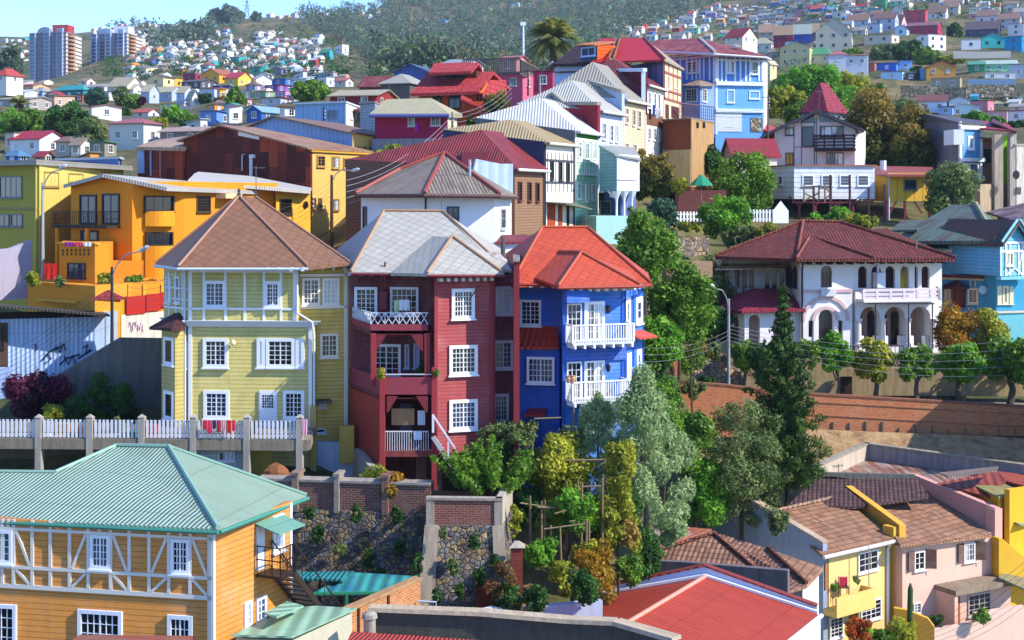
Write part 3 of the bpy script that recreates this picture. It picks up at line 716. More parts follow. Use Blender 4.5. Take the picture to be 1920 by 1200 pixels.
 fn=MB();fn.lathe(ap,[(.09,0),(.12,.1),(.04,.2),(.09,.3),(.01,.45)],8);fn.build('finial',M('metal','#4a4440'),root)
 g=MB();g.tube([e0+Vector((0,-.06,-.1)),e1+Vector((0,-.06,-.1)),e2+Vector((0,-.06,-.1))],.08,6);g.build('gutter',M('paint','#c2ccd8'),root)
 br=MB()
 for i in range(11):a=f.L*(i+.3)/11;f.box(br,a,a+.14,zt-.25,zt-.06,0,.85)
 for i in range(5):a=wf.L*(i+.4)/5;wf.box(br,a,a+.12,Z(506,71),Z(500,71),0,.5)
 br.build('eave_bracket',M('paint','#d5dae2'),root)
 dp=MB();dp.tube([f.px(558,502,.1),f.px(558,586,.1),f.px(588,603,.35),f.pt(f.L+.1,f.az(560,640)[1],.1),f.pt(f.L+.1,zb,.1)],.06,8)
 dp.build('downpipe',M('paint','#d5dae2'),root);dp=MB();dp.tube([lf.pt(lf.L-.2,zt,.1),lf.pt(lf.L-.2,z1,.1)],.05,8);dp.build('downpipe',M('paint','#d5dae2'),root);dp=MB();dp.tube([lf.pt(lf.L-.1,z0,.12),lf.pt(lf.L-.1,zb,.12)],.05,8);dp.build('downpipe',M('paint','#d5dae2'),root)
 lp=MB();lp.lathe(f.px(439,648,.2),[(.02,0),(.1,.06),(.14,.16),(.1,.27),(.02,.32)],10);lp.build('lamp_globe',M('paint','#e8e0b0'),root,smooth=True)
 s=MB();a0,a1=wf.az(588,745)[0],wf.az(618,745)[0];zz=wf.az(600,748)[1];wf.box(s,a0,a1,zz-.12,zz,0,1.);s.build('balcony_slab',M('concrete','#6a5a48'),root)
yellow_house()
def deck():
 root=thing('concrete_terrace',P(280,900,67),'raised concrete terrace with white picket panels in front of the yellow house','terrace')
 A,B=G(-60,66.6),G(578,66.0);f=Face(A,B);zt=Z(823,66.2)
 B2=G(588,69.6)
 m=MB();m.hexa([V3(p,zt-.2)for p in(A,B,B2,G(-60,72))],[V3(p,zt)for p in(A,B,B2,G(-60,72))]);m.build('deck_slab',M('concrete','#8f877a'),root)
 m=MB();f.box(m,-.1,f.L,zt-.5,zt-.004,0,.12);sf=Face(B,B2);sf.box(m,0,sf.L,zt-.48,zt-.006,0,.1);m.build('edge_beam',M('concrete','#847a6a'),root)
 us=[-27,73,169,266,363,463,562]
 for u in us:
  a=f.az(u,800)[0];m=MB();z1=f.az(u,782)[1]
  f.box(m,a-.14,a+.14,zt-4.2,z1,-.25,.16);m.hexa([f.pt(a-.17,z1,.19),f.pt(a+.17,z1,.19),f.pt(a+.17,z1,-.15),f.pt(a-.17,z1,-.15)],[f.pt(a-.02,z1+.14,.03),f.pt(a+.02,z1+.14,.03),f.pt(a+.02,z1+.14,0),f.pt(a-.02,z1+.14,0)])
  m.build('post',M('concrete','#a29c92'),root)
 m=MB();q=B2;m.box(q.x-.15,q.x+.15,q.y-.15,q.y+.15,zt-4.2,zt+1.05);m.build('post',M('concrete','#b09a58'),root)
 ze0,ze1=f.az(300,821)[1],f.az(300,790)[1];rng=random.Random(4)
 for i in range(len(us)-1):
  a0,a1=f.az(us[i],800)[0]+.16,f.az(us[i+1],800)[0]-.16
  r_=MB()
  for z in(ze1,ze0+.22):f.box(r_,a0,a1,z-.02,z+.02,-.02,.02)
  n=11
  for k in range(n*2+1):a=a0+(a1-a0)*k/(2*n);f.box(r_,a-.008,a+.008,ze0+.2,ze1-.02,-.01,.006)
  rl=r_.build('railing',M('metal','#22222a'),root)
  p=MB()
  for k in range(n):
   a=a0+(a1-a0)*(k+.5)/n;t=rng.uniform(-.012,.012)
   p.hexa([f.pt(a-.055,ze0,.03),f.pt(a+.055,ze0,.03),f.pt(a+.055,ze0,.006),f.pt(a-.055,ze0,.006)],[f.pt(a-.055+t,ze1+.06,.03),f.pt(a+.055+t,ze1+.06,.03),f.pt(a+.055+t,ze1+.06,.006),f.pt(a-.055+t,ze1+.06,.006)])
  p.build('pickets',M('paint','#d8dae2'),rl)
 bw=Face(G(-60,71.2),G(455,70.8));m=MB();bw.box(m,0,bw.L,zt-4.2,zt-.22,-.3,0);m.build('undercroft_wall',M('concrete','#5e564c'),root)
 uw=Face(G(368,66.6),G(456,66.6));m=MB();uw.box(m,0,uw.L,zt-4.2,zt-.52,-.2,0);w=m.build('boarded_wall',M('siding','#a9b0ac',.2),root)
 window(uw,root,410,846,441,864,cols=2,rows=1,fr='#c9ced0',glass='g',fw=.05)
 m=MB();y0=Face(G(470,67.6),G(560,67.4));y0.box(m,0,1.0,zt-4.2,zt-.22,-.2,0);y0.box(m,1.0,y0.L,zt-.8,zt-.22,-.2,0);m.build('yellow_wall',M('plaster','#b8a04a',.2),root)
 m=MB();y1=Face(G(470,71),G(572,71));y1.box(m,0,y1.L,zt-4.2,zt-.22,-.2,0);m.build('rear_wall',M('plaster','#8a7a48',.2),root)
deck()
MAR='#a43e40'
def maroon_house():
 root=thing('maroon_house',P(800,900,70),'maroon clapboard house with white windows, stacked balconies and silver grey roof','house')
 zt=Z(517,68);zb=Z(848,67.5)
 BA,BB=G(815,67.0),G(923,67.9);f=Face(BA,BB)
 LA,LB=G(655,70.6),G(815,70.0);lf=Face(LA,LB)
 RA,RB=G(923,69.4),G(965,69.5);rf=Face(RA,RB)
 w=MB();prism(w,[BA,BB,BB+Vector((0,8)),BA+Vector((0,8))],zb,zt)
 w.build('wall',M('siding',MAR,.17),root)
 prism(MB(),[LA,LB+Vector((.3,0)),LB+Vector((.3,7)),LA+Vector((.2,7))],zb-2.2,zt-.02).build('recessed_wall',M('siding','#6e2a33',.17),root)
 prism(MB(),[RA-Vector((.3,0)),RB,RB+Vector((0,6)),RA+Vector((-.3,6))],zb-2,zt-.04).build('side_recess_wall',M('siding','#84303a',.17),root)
 pl=MB();a=[G(963,66.6),G(974,66.6),G(974,74),G(963,74)];prism(pl,a,zb-2.2,Z(490,67.2));pl.build('party_wall',M('plaster','#7e2c34',.2),root)
 m=MB();prism(m,[G(962,66.5),G(975,66.5),G(975,74.1),G(962,74.1)],Z(490,67.2),Z(487,67.2));m.build('coping',M('concrete','#8a8078'),root)
 t=MB();f.box(t,-.02,.14,zb,zt,0,.04);f.box(t,f.L-.14,f.L+.02,zb,zt,0,.04);t.build('corner_board',M('paint','#94363c'),root)
 for u0,v0,u1,v1 in((846.5,541,889.5,598),(842,647,895,703),(842,749,895,806)):
  window(f,root,u0,v0,u1,v1,cols=6,rows=5,fr='#f2f2f2',glass='g'if v0<600 else 'c',fw=.16,deep=.09)
 for v0,v1,u1 in((537,590,962),(638,692,962),(738,791,954)):window(rf,root,925,v0,u1,v1,cols=4,rows=5,fr='#e6cfe0',glass='c',fw=.13,deep=.08)
 zA,zB,zC=Z(607,67.2),Z(707,66.8),Z(846,66.6)
 Q0,Q1=G(690,66.9),G(803,66.9)
 def para(u0,u1,d,v0,v1,name='balcony_parapet',th=.14):
  fr=FP(u0,d,u1,d);z0,z1=Z(v1,d),Z(v0,d);back=LA if u0<720 else LA
  m=MB();fr.box(m,0,fr.L,z0,z1,-th,0)
  s=Face(Vector((LA.x+.1,LA.y)),fr.A);s.box(m,0,s.L,z0,z1,-th,0)
  m.build(name,M('plaster','#8f3b46',.1),root)
  fl=MB();fl.hexa([V3(p,z0+.02)for p in(fr.A,fr.B,Vector((fr.B.x,70)),Vector((LA.x+.1,70.5)))],[V3(p,z0+.18)for p in(fr.A,fr.B,Vector((fr.B.x,70)),Vector((LA.x+.1,70.5)))]);fl.build('balcony_floor',M('concrete','#6a3a3c'),root)
  return fr,s,z1
 fr1,s1,z1=para(695,802,67.2,608,627)
 x=MB();zt1=Z(586,67.2)
 for fc in(fr1,s1):
  n=max(2,round(fc.L/.62));
  fc.box(x,0,fc.L,zt1-.04,zt1,-.06,-.02)
  for k in range(n):
   a0,a1=fc.L*k/n,fc.L*(k+1)/n;am=(a0+a1)/2;zm=(z1+zt1)/2
   for p,q in(((a0,z1),(am,zt1)),((am,zt1),(a1,z1)),((a0,zt1),(am,z1)),((am,z1),(a1,zt1))):x.bar(fc.pt(*p,-.04),fc.pt(*q,-.04),.035)
   x.bar(fc.pt(a0,z1,-.04),fc.pt(a0,zt1,-.04),.035)
 x.build('lattice_railing',M('paint','#d4d8e0'),root)
 fr2,s2,z2=para(712,817,66.6,708,747)
 x=MB();fr2.box(x,.1,fr2.L-.1,z2+.12,z2+.17,-.1,-.05);x.build('handrail',M('paint','#c8c4c8'),root)
 for u,d,v0,v1 in((696,67.1,625,712),(712.5,66.5,690,905),(810,66.5,690,925),(797,67.1,625,706)):
  m=MB();g_=G(u,d);m.box(g_.x-.02,g_.x+.22,g_.y+.02,g_.y+.26,Z(v1,d)-.3,Z(v0,d));m.build('balcony_post',M('plaster','#99353a',.1),root)
 for d,u0,u1,vv in((67.15,698,797,640),(66.55,720,806,755)):
  for uu,sg in((u0,1),(u1,-1)):
   m=MB();p=P(uu+6*sg,vv,d);m.hexa([p+Vector((-.02,0,-.45)),p+Vector((.05,0,-.45)),p+Vector((.05,.15,-.45)),p+Vector((-.02,.15,-.45))],[p+Vector((-.02 if sg>0 else-.5,0,.3)),p+Vector((.5 if sg>0 else .05,0,.3)),p+Vector((.5 if sg>0 else .05,.15,.3)),p+Vector((-.02 if sg>0 else-.5,.15,.3))])
   m.build('bracket',M('plaster','#7c2c34',.1),root)
 s=Face(LA,G(712,66.6));m=MB();s.box(m,0,s.L,Z(880,67),z2-1.,-.15,.01);m.build('side_wall',M('plaster','#9c3a2c',.1),root)
 m=MB();fl=[G(714,66.7),G(812,66.7),G(812,70),G(690,70)];m.hexa([V3(p,zC-.28)for p in fl],[V3(p,zC)for p in fl]);m.build('balcony_floor',M('concrete','#8a4440'),root)
 fr3=FP(722,66.75,803,66.75);x=MB();zr=Z(809,66.75)
 for k in range(19):a=fr3.L*k/18;x.bar(fr3.pt(a,zC,0),fr3.pt(a,zr,0),.03)
 x.bar(fr3.pt(0,zr,0),fr3.pt(fr3.L,zr,0),.05);x.build('railing',M('paint','#d8d4dc'),root)
 window(lf,root,665,538,708,590,cols=4,rows=5,fr='#e4e4ee',glass='k',fw=.14)
 window(lf,root,732,538,785,592,cols=5,rows=4,fr='#e4e4ee',glass='g',fw=.12)
 window(lf,root,697,645,752,706,cols=4,rows=5,fr='#e4e4ee',glass='g',fw=.13,sill=False,name='french_door')
 window(lf,root,759,646,768,690,cols=1,rows=3,fr='#a9b4d4',glass='b',fw=.09);window(lf,root,776,644,787,690,cols=2,rows=4,fr='#a9b4d4',glass='b',fw=.09)
 m=MB();lf.pbox(m,750,757,772,842,0,.05);m.build('door',M('paint','#8f98c0'),root)
 m=MB();lf.pbox(m,714,545,728,580,0,.35);m.build('wall_cabinet',M('paint','#7a2630'),root)
 sx=FP(812,66.4,850,66.4);st=MB();z0=Z(815,66.4);z1=Z(872,66.4);n=8
 for k in range(n):a=sx.L*k/n;zz=z0-(z0-z1)*(k+1)/n;sx.box(st,a,a+sx.L/n,zz-.06,zz,-1.,-.05)
 st.bar(sx.pt(0,z0-.1,-.02),sx.pt(sx.L,z1-.1,-.02),.06,.22);st.build('stairs',M('concrete','#b8aeb0'),root)
 h=MB();h.bar(sx.pt(0,z0+.1,0),sx.pt(0,z0+.95,0),.1);h.bar(sx.pt(0,z0+.9,0),sx.pt(sx.L*1.1,z1+.75,0),.08);h.bar(sx.pt(sx.L*.75,z1+.3,0),sx.pt(sx.L*.75,z1+1.1,0),.08);h.build('stair_rail',M('paint','#d8d8e0'),root)
 m=MB();prism(m,[G(728,70.4),G(960,70.2),G(960,74),G(728,74)],zb-3,zb-.02);m.build('foundation_wall',M('concrete','#4a3a36'),root)
 m=MB();q=G(780,68);m.box(q.x,q.x+.5,q.y,q.y+.4,zb-3,zC-.3);q=G(815,67.4);m.box(q.x,q.x+.35,q.y,q.y+.35,zb-3,zb);m.build('foundation_pier',M('concrete','#6a564a'),root)
 EL,ER=P(658,510,69.4),P(945,512,68.9);A,B=P(720,396,74.3),P(830,397,74.1)
 k1=P(946,508,73);
 front=[EL,ER,B,A]
 Lb=P(628,470,79.);Rb=P(975,489,80)
 D0,D1,D2,D3=P(801,513,66.3),P(945,513.5,67.2),P(810,443,0.01),None
 pa=lambda u,v:onplane(EL,ER,B,u,v)
 d_rl=pa(810,443);d_rr=P(848,444,d_rl.y-2.0)
 v1=pa(733,509);vr=pa(915,474)
 roof([[EL,ER,B,A],[A,EL,Lb],[B,ER,Rb],[Lb,Rb,B,A]],M('diam','#a6a39a',.6,'#9a8f80'),root,.15)
 d_top=Vector((d_rr.x,d_rl.y+.6,d_rr.z));vr2=pa(935,509)
 roof([[D0,D1,d_rr],[D0,d_rr,d_rl,v1+Vector((0,-.3,-.05))],[D1,d_rr,d_rl,vr]],M('diam','#a4a198',.6,'#9a8f80'),root,.14,'dormer_roof')
 h=MB()
 for p,q in((EL,A),(A,B),(B,vr),(D0,d_rr),(D1,d_rr)):h.tube([p+Vector((0,0,.05)),q+Vector((0,0,.05))],.07,5)
 h.build('hip_cap',M('paint','#a5805f'),root)
 sm=[P(905,500,70.2),P(960,507,69.6),P(935,473,71.2),P(912,473,71.6)]
 roof([[sm[0],sm[1],sm[2]],[sm[0],sm[2],sm[3]],[sm[1],sm[2],P(966,500,73)]],M('diam','#b6aea6',.6,'#8a5a4a'),root,.12,'small_roof')
 g=MB();g.tube([EL+Vector((0,-.07,-.1)),P(800,512,69.1)+Vector((0,-.07,-.1))],.07,6);g.tube([D0+Vector((0,-.07,-.1)),D1+Vector((0,-.07,-.1))],.07,6);g.build('gutter',M('paint','#7a2a32'),root)
 b_=MB()
 for k in range(8):a=f.L*(k+.3)/8;f.box(b_,a,a+.16,zt-.2,zt-.04,0,.55)
 for k in range(8):a=lf.L*(k+.3)/8;lf.box(b_,a,a+.16,zt-.1,zt+.06,0,.9)
 b_.build('eave_bracket',M('paint','#cfc4bc'),root)
 d_=MB();d_.tube([f.pt(f.L+.07,zt,.08),f.pt(f.L+.07,zb,.08)],.06,7);d_.tube([f.pt(f.L*.8,zt-.1,.5),f.pt(f.L*.62,zt-1.,.06)],.03,5);q=lf.px(727,505,.6);d_.tube([q+Vector((0,0,.4)),q-Vector((0,0,.9)),lf.px(725,545,.1)],.05,6);d_.build('downpipe',M('paint','#7c2a31'),root)
maroon_house()
BLU='#2c6ad0'
def blue_house():
 root=thing('bright_blue_house',P(1090,850,71),'bright blue clapboard house with white balconies under an orange red roof','house')
 zt=Z(537,68);zb=Z(850,68)-2.5
 A0,A1=G(972,70.2),G(1056,69.7);lf=Face(A0,A1)
 B0,B1=G(1056,67.3),G(1169,68.4);f=Face(B0,B1)
 C1=G(1206,71.6);rf=Face(B1,C1);C2=G(1206,79)
 prism(MB(),[A0,A1,A1+Vector((0,8)),A0+Vector((0,8))],zb,zt).build('side_wall',M('siding',BLU,.18),root)
 prism(MB(),[B0,B1,C1,C2,B0+Vector((0,11))],zb,zt-.03).build('wall',M('siding','#3478d6',.18),root)
 t=MB();f.box(t,0,.12,zb,zt-.03,0,.04);f.box(t,f.L-.12,f.L,zb,zt-.03,0,.04)
 rf.box(t,rf.L*.45,rf.L*.45+.14,zb,zt-.03,0,.04);rf.box(t,rf.L-.12,rf.L,zb,zt-.03,0,.04);t.build('corner_board',M('paint','#2456b4'),root)
 b=MB();f.pbox(b,1054,543,1096,566,0,.6);b.build('soffit_box',M('siding','#2a66d0',.18),root)
 b=MB();f.pbox(b,1054,646,1172,676,0,.12);b.build('floor_band',M('siding','#2258b8',.18),root)
 window(lf,root,975,562,1015,611,cols=4,rows=5,fr='#e8eaf2',glass='c',fw=.12);window(lf,root,988,669,1040,719,cols=6,rows=4,fr='#e8eaf2',glass='g',fw=.12)
 window(lf,root,983,762,1001,806,cols=2,rows=4,fr='#a8c4ea',glass='b',fw=.09);window(lf,root,1030,762,1047,806,cols=2,rows=4,fr='#a8c4ea',glass='b',fw=.09)
 def balc(v0,v1,u0,u1,vd,ve):
  window(f,root,1062,vd+2,1090,ve,cols=3,rows=5,fr='#e8eaf2',glass='c',fw=.07,sill=False,name='french_door')
  window(f,root,1095,vd-2,1133,ve,cols=4,rows=5,fr='#f2f4f8',glass='w',fw=.14,sill=False,name='french_door')
  a0,a1=f.az(u0,v1)[0],f.az(u1,v1)[0];zf=Z(v1,67.2);zr=Z(v0,66.4)
  s=MB();f.box(s,a0,a1,zf-.1,zf,0,1.0);fl=s.build('balcony_floor',M('paint','#c8ced8'),root)
  k=MB()
  for i in range(7):a=a0+.1+(a1-a0-.2)*i/6;f.box(k,a-.05,a+.05,zf-.26,zf-.102,.05,1.06)
  k.build('joist',M('paint','#e4e6ea'),fl)
  r_=MB();n=24
  for i in range(n+1):a=a0+(a1-a0)*i/n;f.box(r_,a-.022,a+.022,zf,zr,.94,.98)
  for i in range(6):
   for a in(a0+.02,a1-.02):f.box(r_,a-.022,a+.022,zf,zr,.1+.15*i,.14+.15*i)
  f.box(r_,a0-.04,a1+.04,zr,zr+.06,.9,1.02)
  for a in(a0,a1):f.box(r_,a-.04,a+.04,zr+.002,zr+.058,.02,.9);f.box(r_,a-.05,a+.05,zf,zr,.9,1.0)
  f.box(r_,a0,a1,zf+.1,zf+.16,.935,.985);r_.build('balcony_railing',M('paint','#e6e4e2'),root)
 balc(612,641,1059,1172,567,640);balc(719,749,1059,1164,676,748)
 for u0,v0,u1,v1 in((1171,558,1180,610),(1191,557,1203,607),(1174,662,1182,713),(1192,655,1201,705)):window(rf,root,u0,v0,u1,v1,cols=1,rows=2,fr='#f4f4f6',glass='c',fw=.28,deep=.07)
 window(f,root,1087,760,1122,810,cols=3,rows=4,fr='#dfe6f2',glass='c',fw=.12)
 q=[lf.px(974,647,1.2),lf.px(1056,646,1.2),lf.px(1046,612,0),lf.px(974,611,0)]
 roof([q],M('corr','#c2432f',.3),root,.1,'canopy_roof')
 m=MB();lf.box(m,0,lf.L,Z(850,69),lf.az(1010,646)[1]-.1,.01,1.0);m.build('lower_bay',M('siding','#1f58bc',.18),root)
 window(FP(974,69.0,1054,68.6),root,988,669,1040,719,cols=6,rows=4,fr='#e8eaf2',glass='g',fw=.12)
 q=[rf.px(1172,632,.75),rf.px(1208,629,.7),rf.px(1205,618,0),rf.px(1168,620,0)]
 roof([q],M('corr','#c8503a',.3),root,.09,'canopy_roof')
 q=[lf.px(998,768,2.),lf.px(1035,767,2.),lf.px(1034,760,1.0),lf.px(1000,760,1.0)];roof([q],M('corr','#a8322c',.2),root,.06,'awning')
 for v in(577,687):
  l=MB();p=f.px(1137,v+6,.2);l.lathe(p,[(.03,-.1),(.1,0),(.12,.2),(.02,.3)],8);l.bar(p+Vector((0,.2,.25)),p+Vector((0,0,.28)),.03);l.build('wall_lamp',M('metal','#2a2a2e'),root)
 EL,ER=P(958,533,69.),P(1221,531,70.6);A,B=P(1017,427,74.3),P(1102,427,74.6)
 Lb,Rb=P(936,484,78.5),P(1215,512,81)
 roof([[EL,ER,B,A],[EL,A,Lb],[ER,Rb,B],[Lb,Rb,B,A]],M('diam','#b0482f',.6,'#8f3524'),root,.15)
 pa=lambda u,v:onplane(EL,ER,B,u,v)
 r0=pa(1048,473);r1=P(1090,474,r0.y-2.2);D0,D1=P(1047,537,66.4),P(1200,534,67.6);v0_,v1_=pa(1002,520),pa(1180,507)
 roof([[D0,D1,r1],[D0,r1,r0,v0_],[D1,r1,r0,v1_]],M('diam','#b54b32',.6,'#8f3524'),root,.14,'dormer_roof')
 h=MB()
 for p,q in((EL,A),(A,B),(B,ER),(D0,r1),(D1,r1),(r0,r1)):h.tube([p+Vector((0,0,.05)),q+Vector((0,0,.05))],.07,5)
 h.build('hip_cap',M('paint','#b0583c'),root)
 g=MB();g.tube([P(972,533.5,68.8),P(1045,535,68.8)],.07,6);g.tube([D0+Vector((0,-.05,-.08)),D1+Vector((0,-.05,-.08)),ER+Vector((0,-.05,-.08))],.07,6);g.build('gutter',M('paint','#9c3a2c'),root)
 b_=MB()
 for k in range(7):a=f.L*(k+.3)/7;f.box(b_,a,a+.2,zt-.2,zt-.05,0,.55)
 for k in range(4):a=lf.L*(k+.3)/4;lf.box(b_,a,a+.2,zt-.14,zt+.0,0,.9)
 for k in range(4):a=rf.L*(k+.2)/4;rf.box(b_,a,a+.2,zt-.2,zt-.05,0,.5)
 b_.build('eave_bracket',M('paint','#e0dcd8'),root)
 d_=MB();d_.tube([f.pt(-.06,zt,.1),f.pt(-.06,zb,.1)],.05,7);d_.tube([rf.pt(.05,zt,.08),rf.pt(.05,zb,.08)],.05,7);d_.build('downpipe',M('paint','#2052ac'),root)
 c=MB();p=P(943,500,71.5);c.tube([p,p+Vector((0,0,1.5))],.11,8);c.build('flue_pipe',M('metal','#5a5550'),root)
blue_house()
def qroof(pts,mat,root,t=.14,name='roof'):return roof([pts],mat,root,t,name)
def rails(face,a0,a1,z0,z1,n,mat,parent,n0=.0,w=.03,ends=0.,name='railing'):
 m=MB()
 for k in range(n+1):a=a0+(a1-a0)*k/n;m.bar(face.pt(a,z0,n0),face.pt(a,z1,n0),w)
 m.bar(face.pt(a0,z1,n0),face.pt(a1,z1,n0),w*1.5);m.bar(face.pt(a0,z0+.06,n0),face.pt(a1,z0+.06,n0),w*1.2)
 if ends:
  for a in(a0,a1):m.bar(face.pt(a,z1,n0),face.pt(a,z1,n0-ends),w*1.5);m.bar(face.pt(a,z0+.5*(z1-z0),n0),face.pt(a,z0+.5*(z1-z0),n0-ends),w)
 return m.build(name,mat,parent)
def olive():
 root=thing('olive_apartment_house',P(60,560,108),'olive green two storey block with pale lit side behind a lamp post','house')
 A,B,C=G(-60,112),G(73,105),G(231,126);f,s=Face(A,B),Face(B,C);zt=Z(302,105);zb=-11
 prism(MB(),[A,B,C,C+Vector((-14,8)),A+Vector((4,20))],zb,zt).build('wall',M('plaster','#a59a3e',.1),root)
 m=MB();s.box(m,0,s.L,zb,zt-.02,0,.04);m.build('side_wall',M('plaster','#cdbd62',.1),root)  # same render, coloured paler to carry the sunlight on the right face
 roof([[V3(A,zt)+Vector((-1,-1,.1)),V3(B,zt)+Vector((.1,-.9,.1)),V3(C,zt)+Vector((.9,-.2,.1)),V3(C,zt)+Vector((-14,9,.5)),V3(A,zt)+Vector((4,22,.6))]],M('corr','#9d9a92'),root,.4)
 for fc,u0,v0,u1,v1,c,gl,fr in((f,0,330,42,371,4,'b','#6c7078'),(f,-2,401,18,425,2,'b','#6c7078'),(f,21,401,43,425,2,'b','#6c7078'),(s,81,322,109,351,4,'k','#9b7a48'),(s,127,325,155,343,4,'k','#9b7a48'),(s,190,322,204,331,3,'k','#9b7a48'),(s,101,400,108,420,1,'k','#8a6a40')):
  window(fc,root,u0,v0,u1,v1,cols=c,rows=1,fr=fr,glass=gl,fw=.1)
 m=MB();f.box(m,0,f.L,f.az(0,391)[1]-.1,f.az(0,391)[1]+.1,0,.08);m.build('string_course',M('paint','#7d7632'),root)
 d=MB();d.tube([f.pt(f.L-.15,zt,.15),f.pt(f.L-.15,zb,.15)],.09,7);d.build('downpipe',M('paint','#b8a858'),root)
olive()
ORA='#d98a1a'
def orange():
 root=thing('orange_house',P(280,560,100),'orange plastered house with pale low roofs, round bay and black balcony','house')
 q=[G(133,98),G(248,94.5),G(345,96.5),G(521,106),G(470,118),G(180,116)]
 zt,zb=Z(340,95),-9.5;f1,f2,f3=Face(q[0],q[1]),Face(q[1],q[2]),Face(q[2],q[3])
 prism(MB(),q,zb,zt).build('wall',M('plaster',ORA,.1),root)
 g1=MB();a,z=f1.az(210,330);g1.poly([f1.pt(0,zt),f1.pt(f1.L,zt),f1.pt(a,z-.1)]);g1.build('gable_wall',M('plaster',ORA,.1),root)
 for u0,v0,u1,v1 in((150,365,182,421),(192,363,225,421),(152,432,185,456)):
  window(f1,root,u0,v0,u1,v1,cols=2,rows=1,fr='#1c2030',glass='b',fw=.13,sill=False,name='balcony_door'if v0<400 else 'window')
 for u0,v0,u1,v1,c in((269,367,325,397,3),(272,435,323,461,3)):window(f2,root,u0,v0,u1,v1,cols=c,rows=1,fr='#2c2018',glass='c',fw=.1,deep=.25)
 window(f3,root,368,367,394,398,cols=5,rows=5,fr='#4a3a28',glass='c',fw=.09)
 bb=MB();a0,a1=f2.az(270,400)[0],f2.az(326,400)[0];n=8
 for v0,v1 in((396,424),(461,560)):
  ring=[f2.pt(a0+(a1-a0)*k/n,0,.25+.55*math.sin(math.pi*k/n))for k in range(n+1)];z1,z0=f2.az(298,v0)[1],f2.az(298,v1)[1]
  prism(bb,[(p.x,p.y)for p in ring],z0,z1)
 bb.build('round_bay',M('plaster','#e0961c',.1),root)
 a0,a1=f1.az(131,420)[0]-.4,f1.az(226,420)[0];zf=f1.az(180,423)[1]
 m=MB();f1.box(m,a0,a1,zf-.15,zf,0,1.2);m.build('balcony_floor',M('concrete','#3a342c'),root)
 rails(f1,a0,a1,zf,zf+.95,26,M('metal','#16161c'),root,1.17,.03,1.1)
 m=MB()
 for u in(131,187):a=f1.az(u,440)[0];f1.box(m,a-.1,a+.1,zb,zf-.15,.95,1.15)
 m.build('balcony_post',M('plaster','#d98a1a',.1),root)
 ov=.7
 r0=f1.px(212,326,ov+.2);l0=P(119,346,97.5);e1=P(312,351,93.8);e2=P(482,358,103.5);r1=P(470,349,112);l1=P(170,335,116)
 roof([[l0,r0,r1,l1],[r0,e1,e2,r1]],M('corr','#b9b4aa'),root,.25)
 w1=[G(518,105),G(582,108.5),G(560,120),G(470,118)];prism(MB(),w1,zb,Z(357,106)).build('right_wing',M('plaster','#e0a834',.1),root)
 f4=Face(w1[0],w1[1]);window(f4,root,524,373,546,402,cols=5,rows=4,fr='#3a3028',glass='c',fw=.1)
 m=MB();c=f4.px(572,384,.05);m.tube([c,c+Vector((f4.n.x,f4.n.y,0))*.06],.28,12);m.build('oval_window',M('glass','#1a1410'),root)
 roof([[P(352,338,100),P(365,325,108),P(372,322,112),P(470,330,121),P(584,352,113),P(583,358,107),P(525,353,104)]],M('corr','#c3bfb6'),root,.22,'wing_roof')
 m=MB();f3.pbox(m,404,363,435,372,0,.9);m.build('canopy',M('plaster','#e8c08a'),root)
 t=[G(111,90),G(178,88.6),G(205,90.5),G(215,97),G(120,98)];tf,ts=Face(t[0],t[1]),Face(t[1],t[2]);z1=Z(458,89)
 prism(MB(),t,zb-2,z1).build('terrace_block',M('plaster','#d8871c',.1),root)
 s=MB();rng=random.Random(2)
 for r_ in range(2):
  for k in range(7):tf.pbox(s,117+8.*k,467+r_*7,119.5+8.*k,472+r_*7,.0,.03)
 s.build('slot_openings',M('paint','#3a2410'),root)
 window(tf,root,127,493,161,522,cols=3,rows=3,fr='#3a2420',glass='b',fw=.08)
 m=MB();tf.box(m,-.1,tf.L+.1,z1,z1+.1,-.4,.1);m.build('terrace_coping',M('plaster','#e0a034'),root)
 p=[G(52,90.5),G(176,86),G(312,91),G(312,99),G(60,99)];pf,ps=Face(p[0],p[1]),Face(p[1],p[2]);z2=Z(534,87)
 prism(MB(),p,zb-3,z2).build('lower_terrace',M('plaster','#d88a20',.1),root)
 for u0,v0,u1,v1,g in((220,497,237,532,'c'),(244,497,268,524,'k')):window(Face(G(176,93.5),G(312,95.5)),root,u0,v0,u1,v1,cols=2,rows=2,fr='#3a3230',glass=g,fw=.1)
 m=MB();prism(m,[G(205,93.6),G(312,95.6),G(312,99),G(205,99)],z2,Z(488,95));m.build('ground_floor',M('plaster','#c97c18',.1),root)
 for u0,u1 in((176,236),(238,243),(266,272),(300,306)):
  m=MB();ps.pbox(m,u0,533,u1,558,0,.12);m.build('parapet_pier',M('plaster','#dd9a2c',.1),root)
 m=MB();qd=FP(176,85.6,226,87.5);qd.pbox(m,178,560,226,668,-.4,0);m.build('gate_wall',M('plaster','#dd9628',.1),root)
 d=MB();qd.pbox(d,188,597,212,655,0,.06);dr=d.build('door',M('planks','#5a1f22'),root);k=MB();qd.pbox(k,208.5,626,210,630,.06,.12);k.build('handle',M('metal','#999999'),dr)
 ap=P(203,543,86.8);c0,c1=P(171,560,85.4),P(236,559,87.6);roof([[c0,c1,ap],[c0,ap,P(190,552,89)]],M('tile','#7a2430',.3),root,.1,'gate_roof')
 fm=MB();fs=FP(228,87.7,312,90.8)
 for u0,v0,u1,v1 in((236,555,272,589),(273,551,301,583),(301,548,312,575)):fs.pbox(fm,u0+.4,v0,u1-.4,v1,0,.06)
 fm.build('red_fence_panel',M('planks','#b8281c'),root)
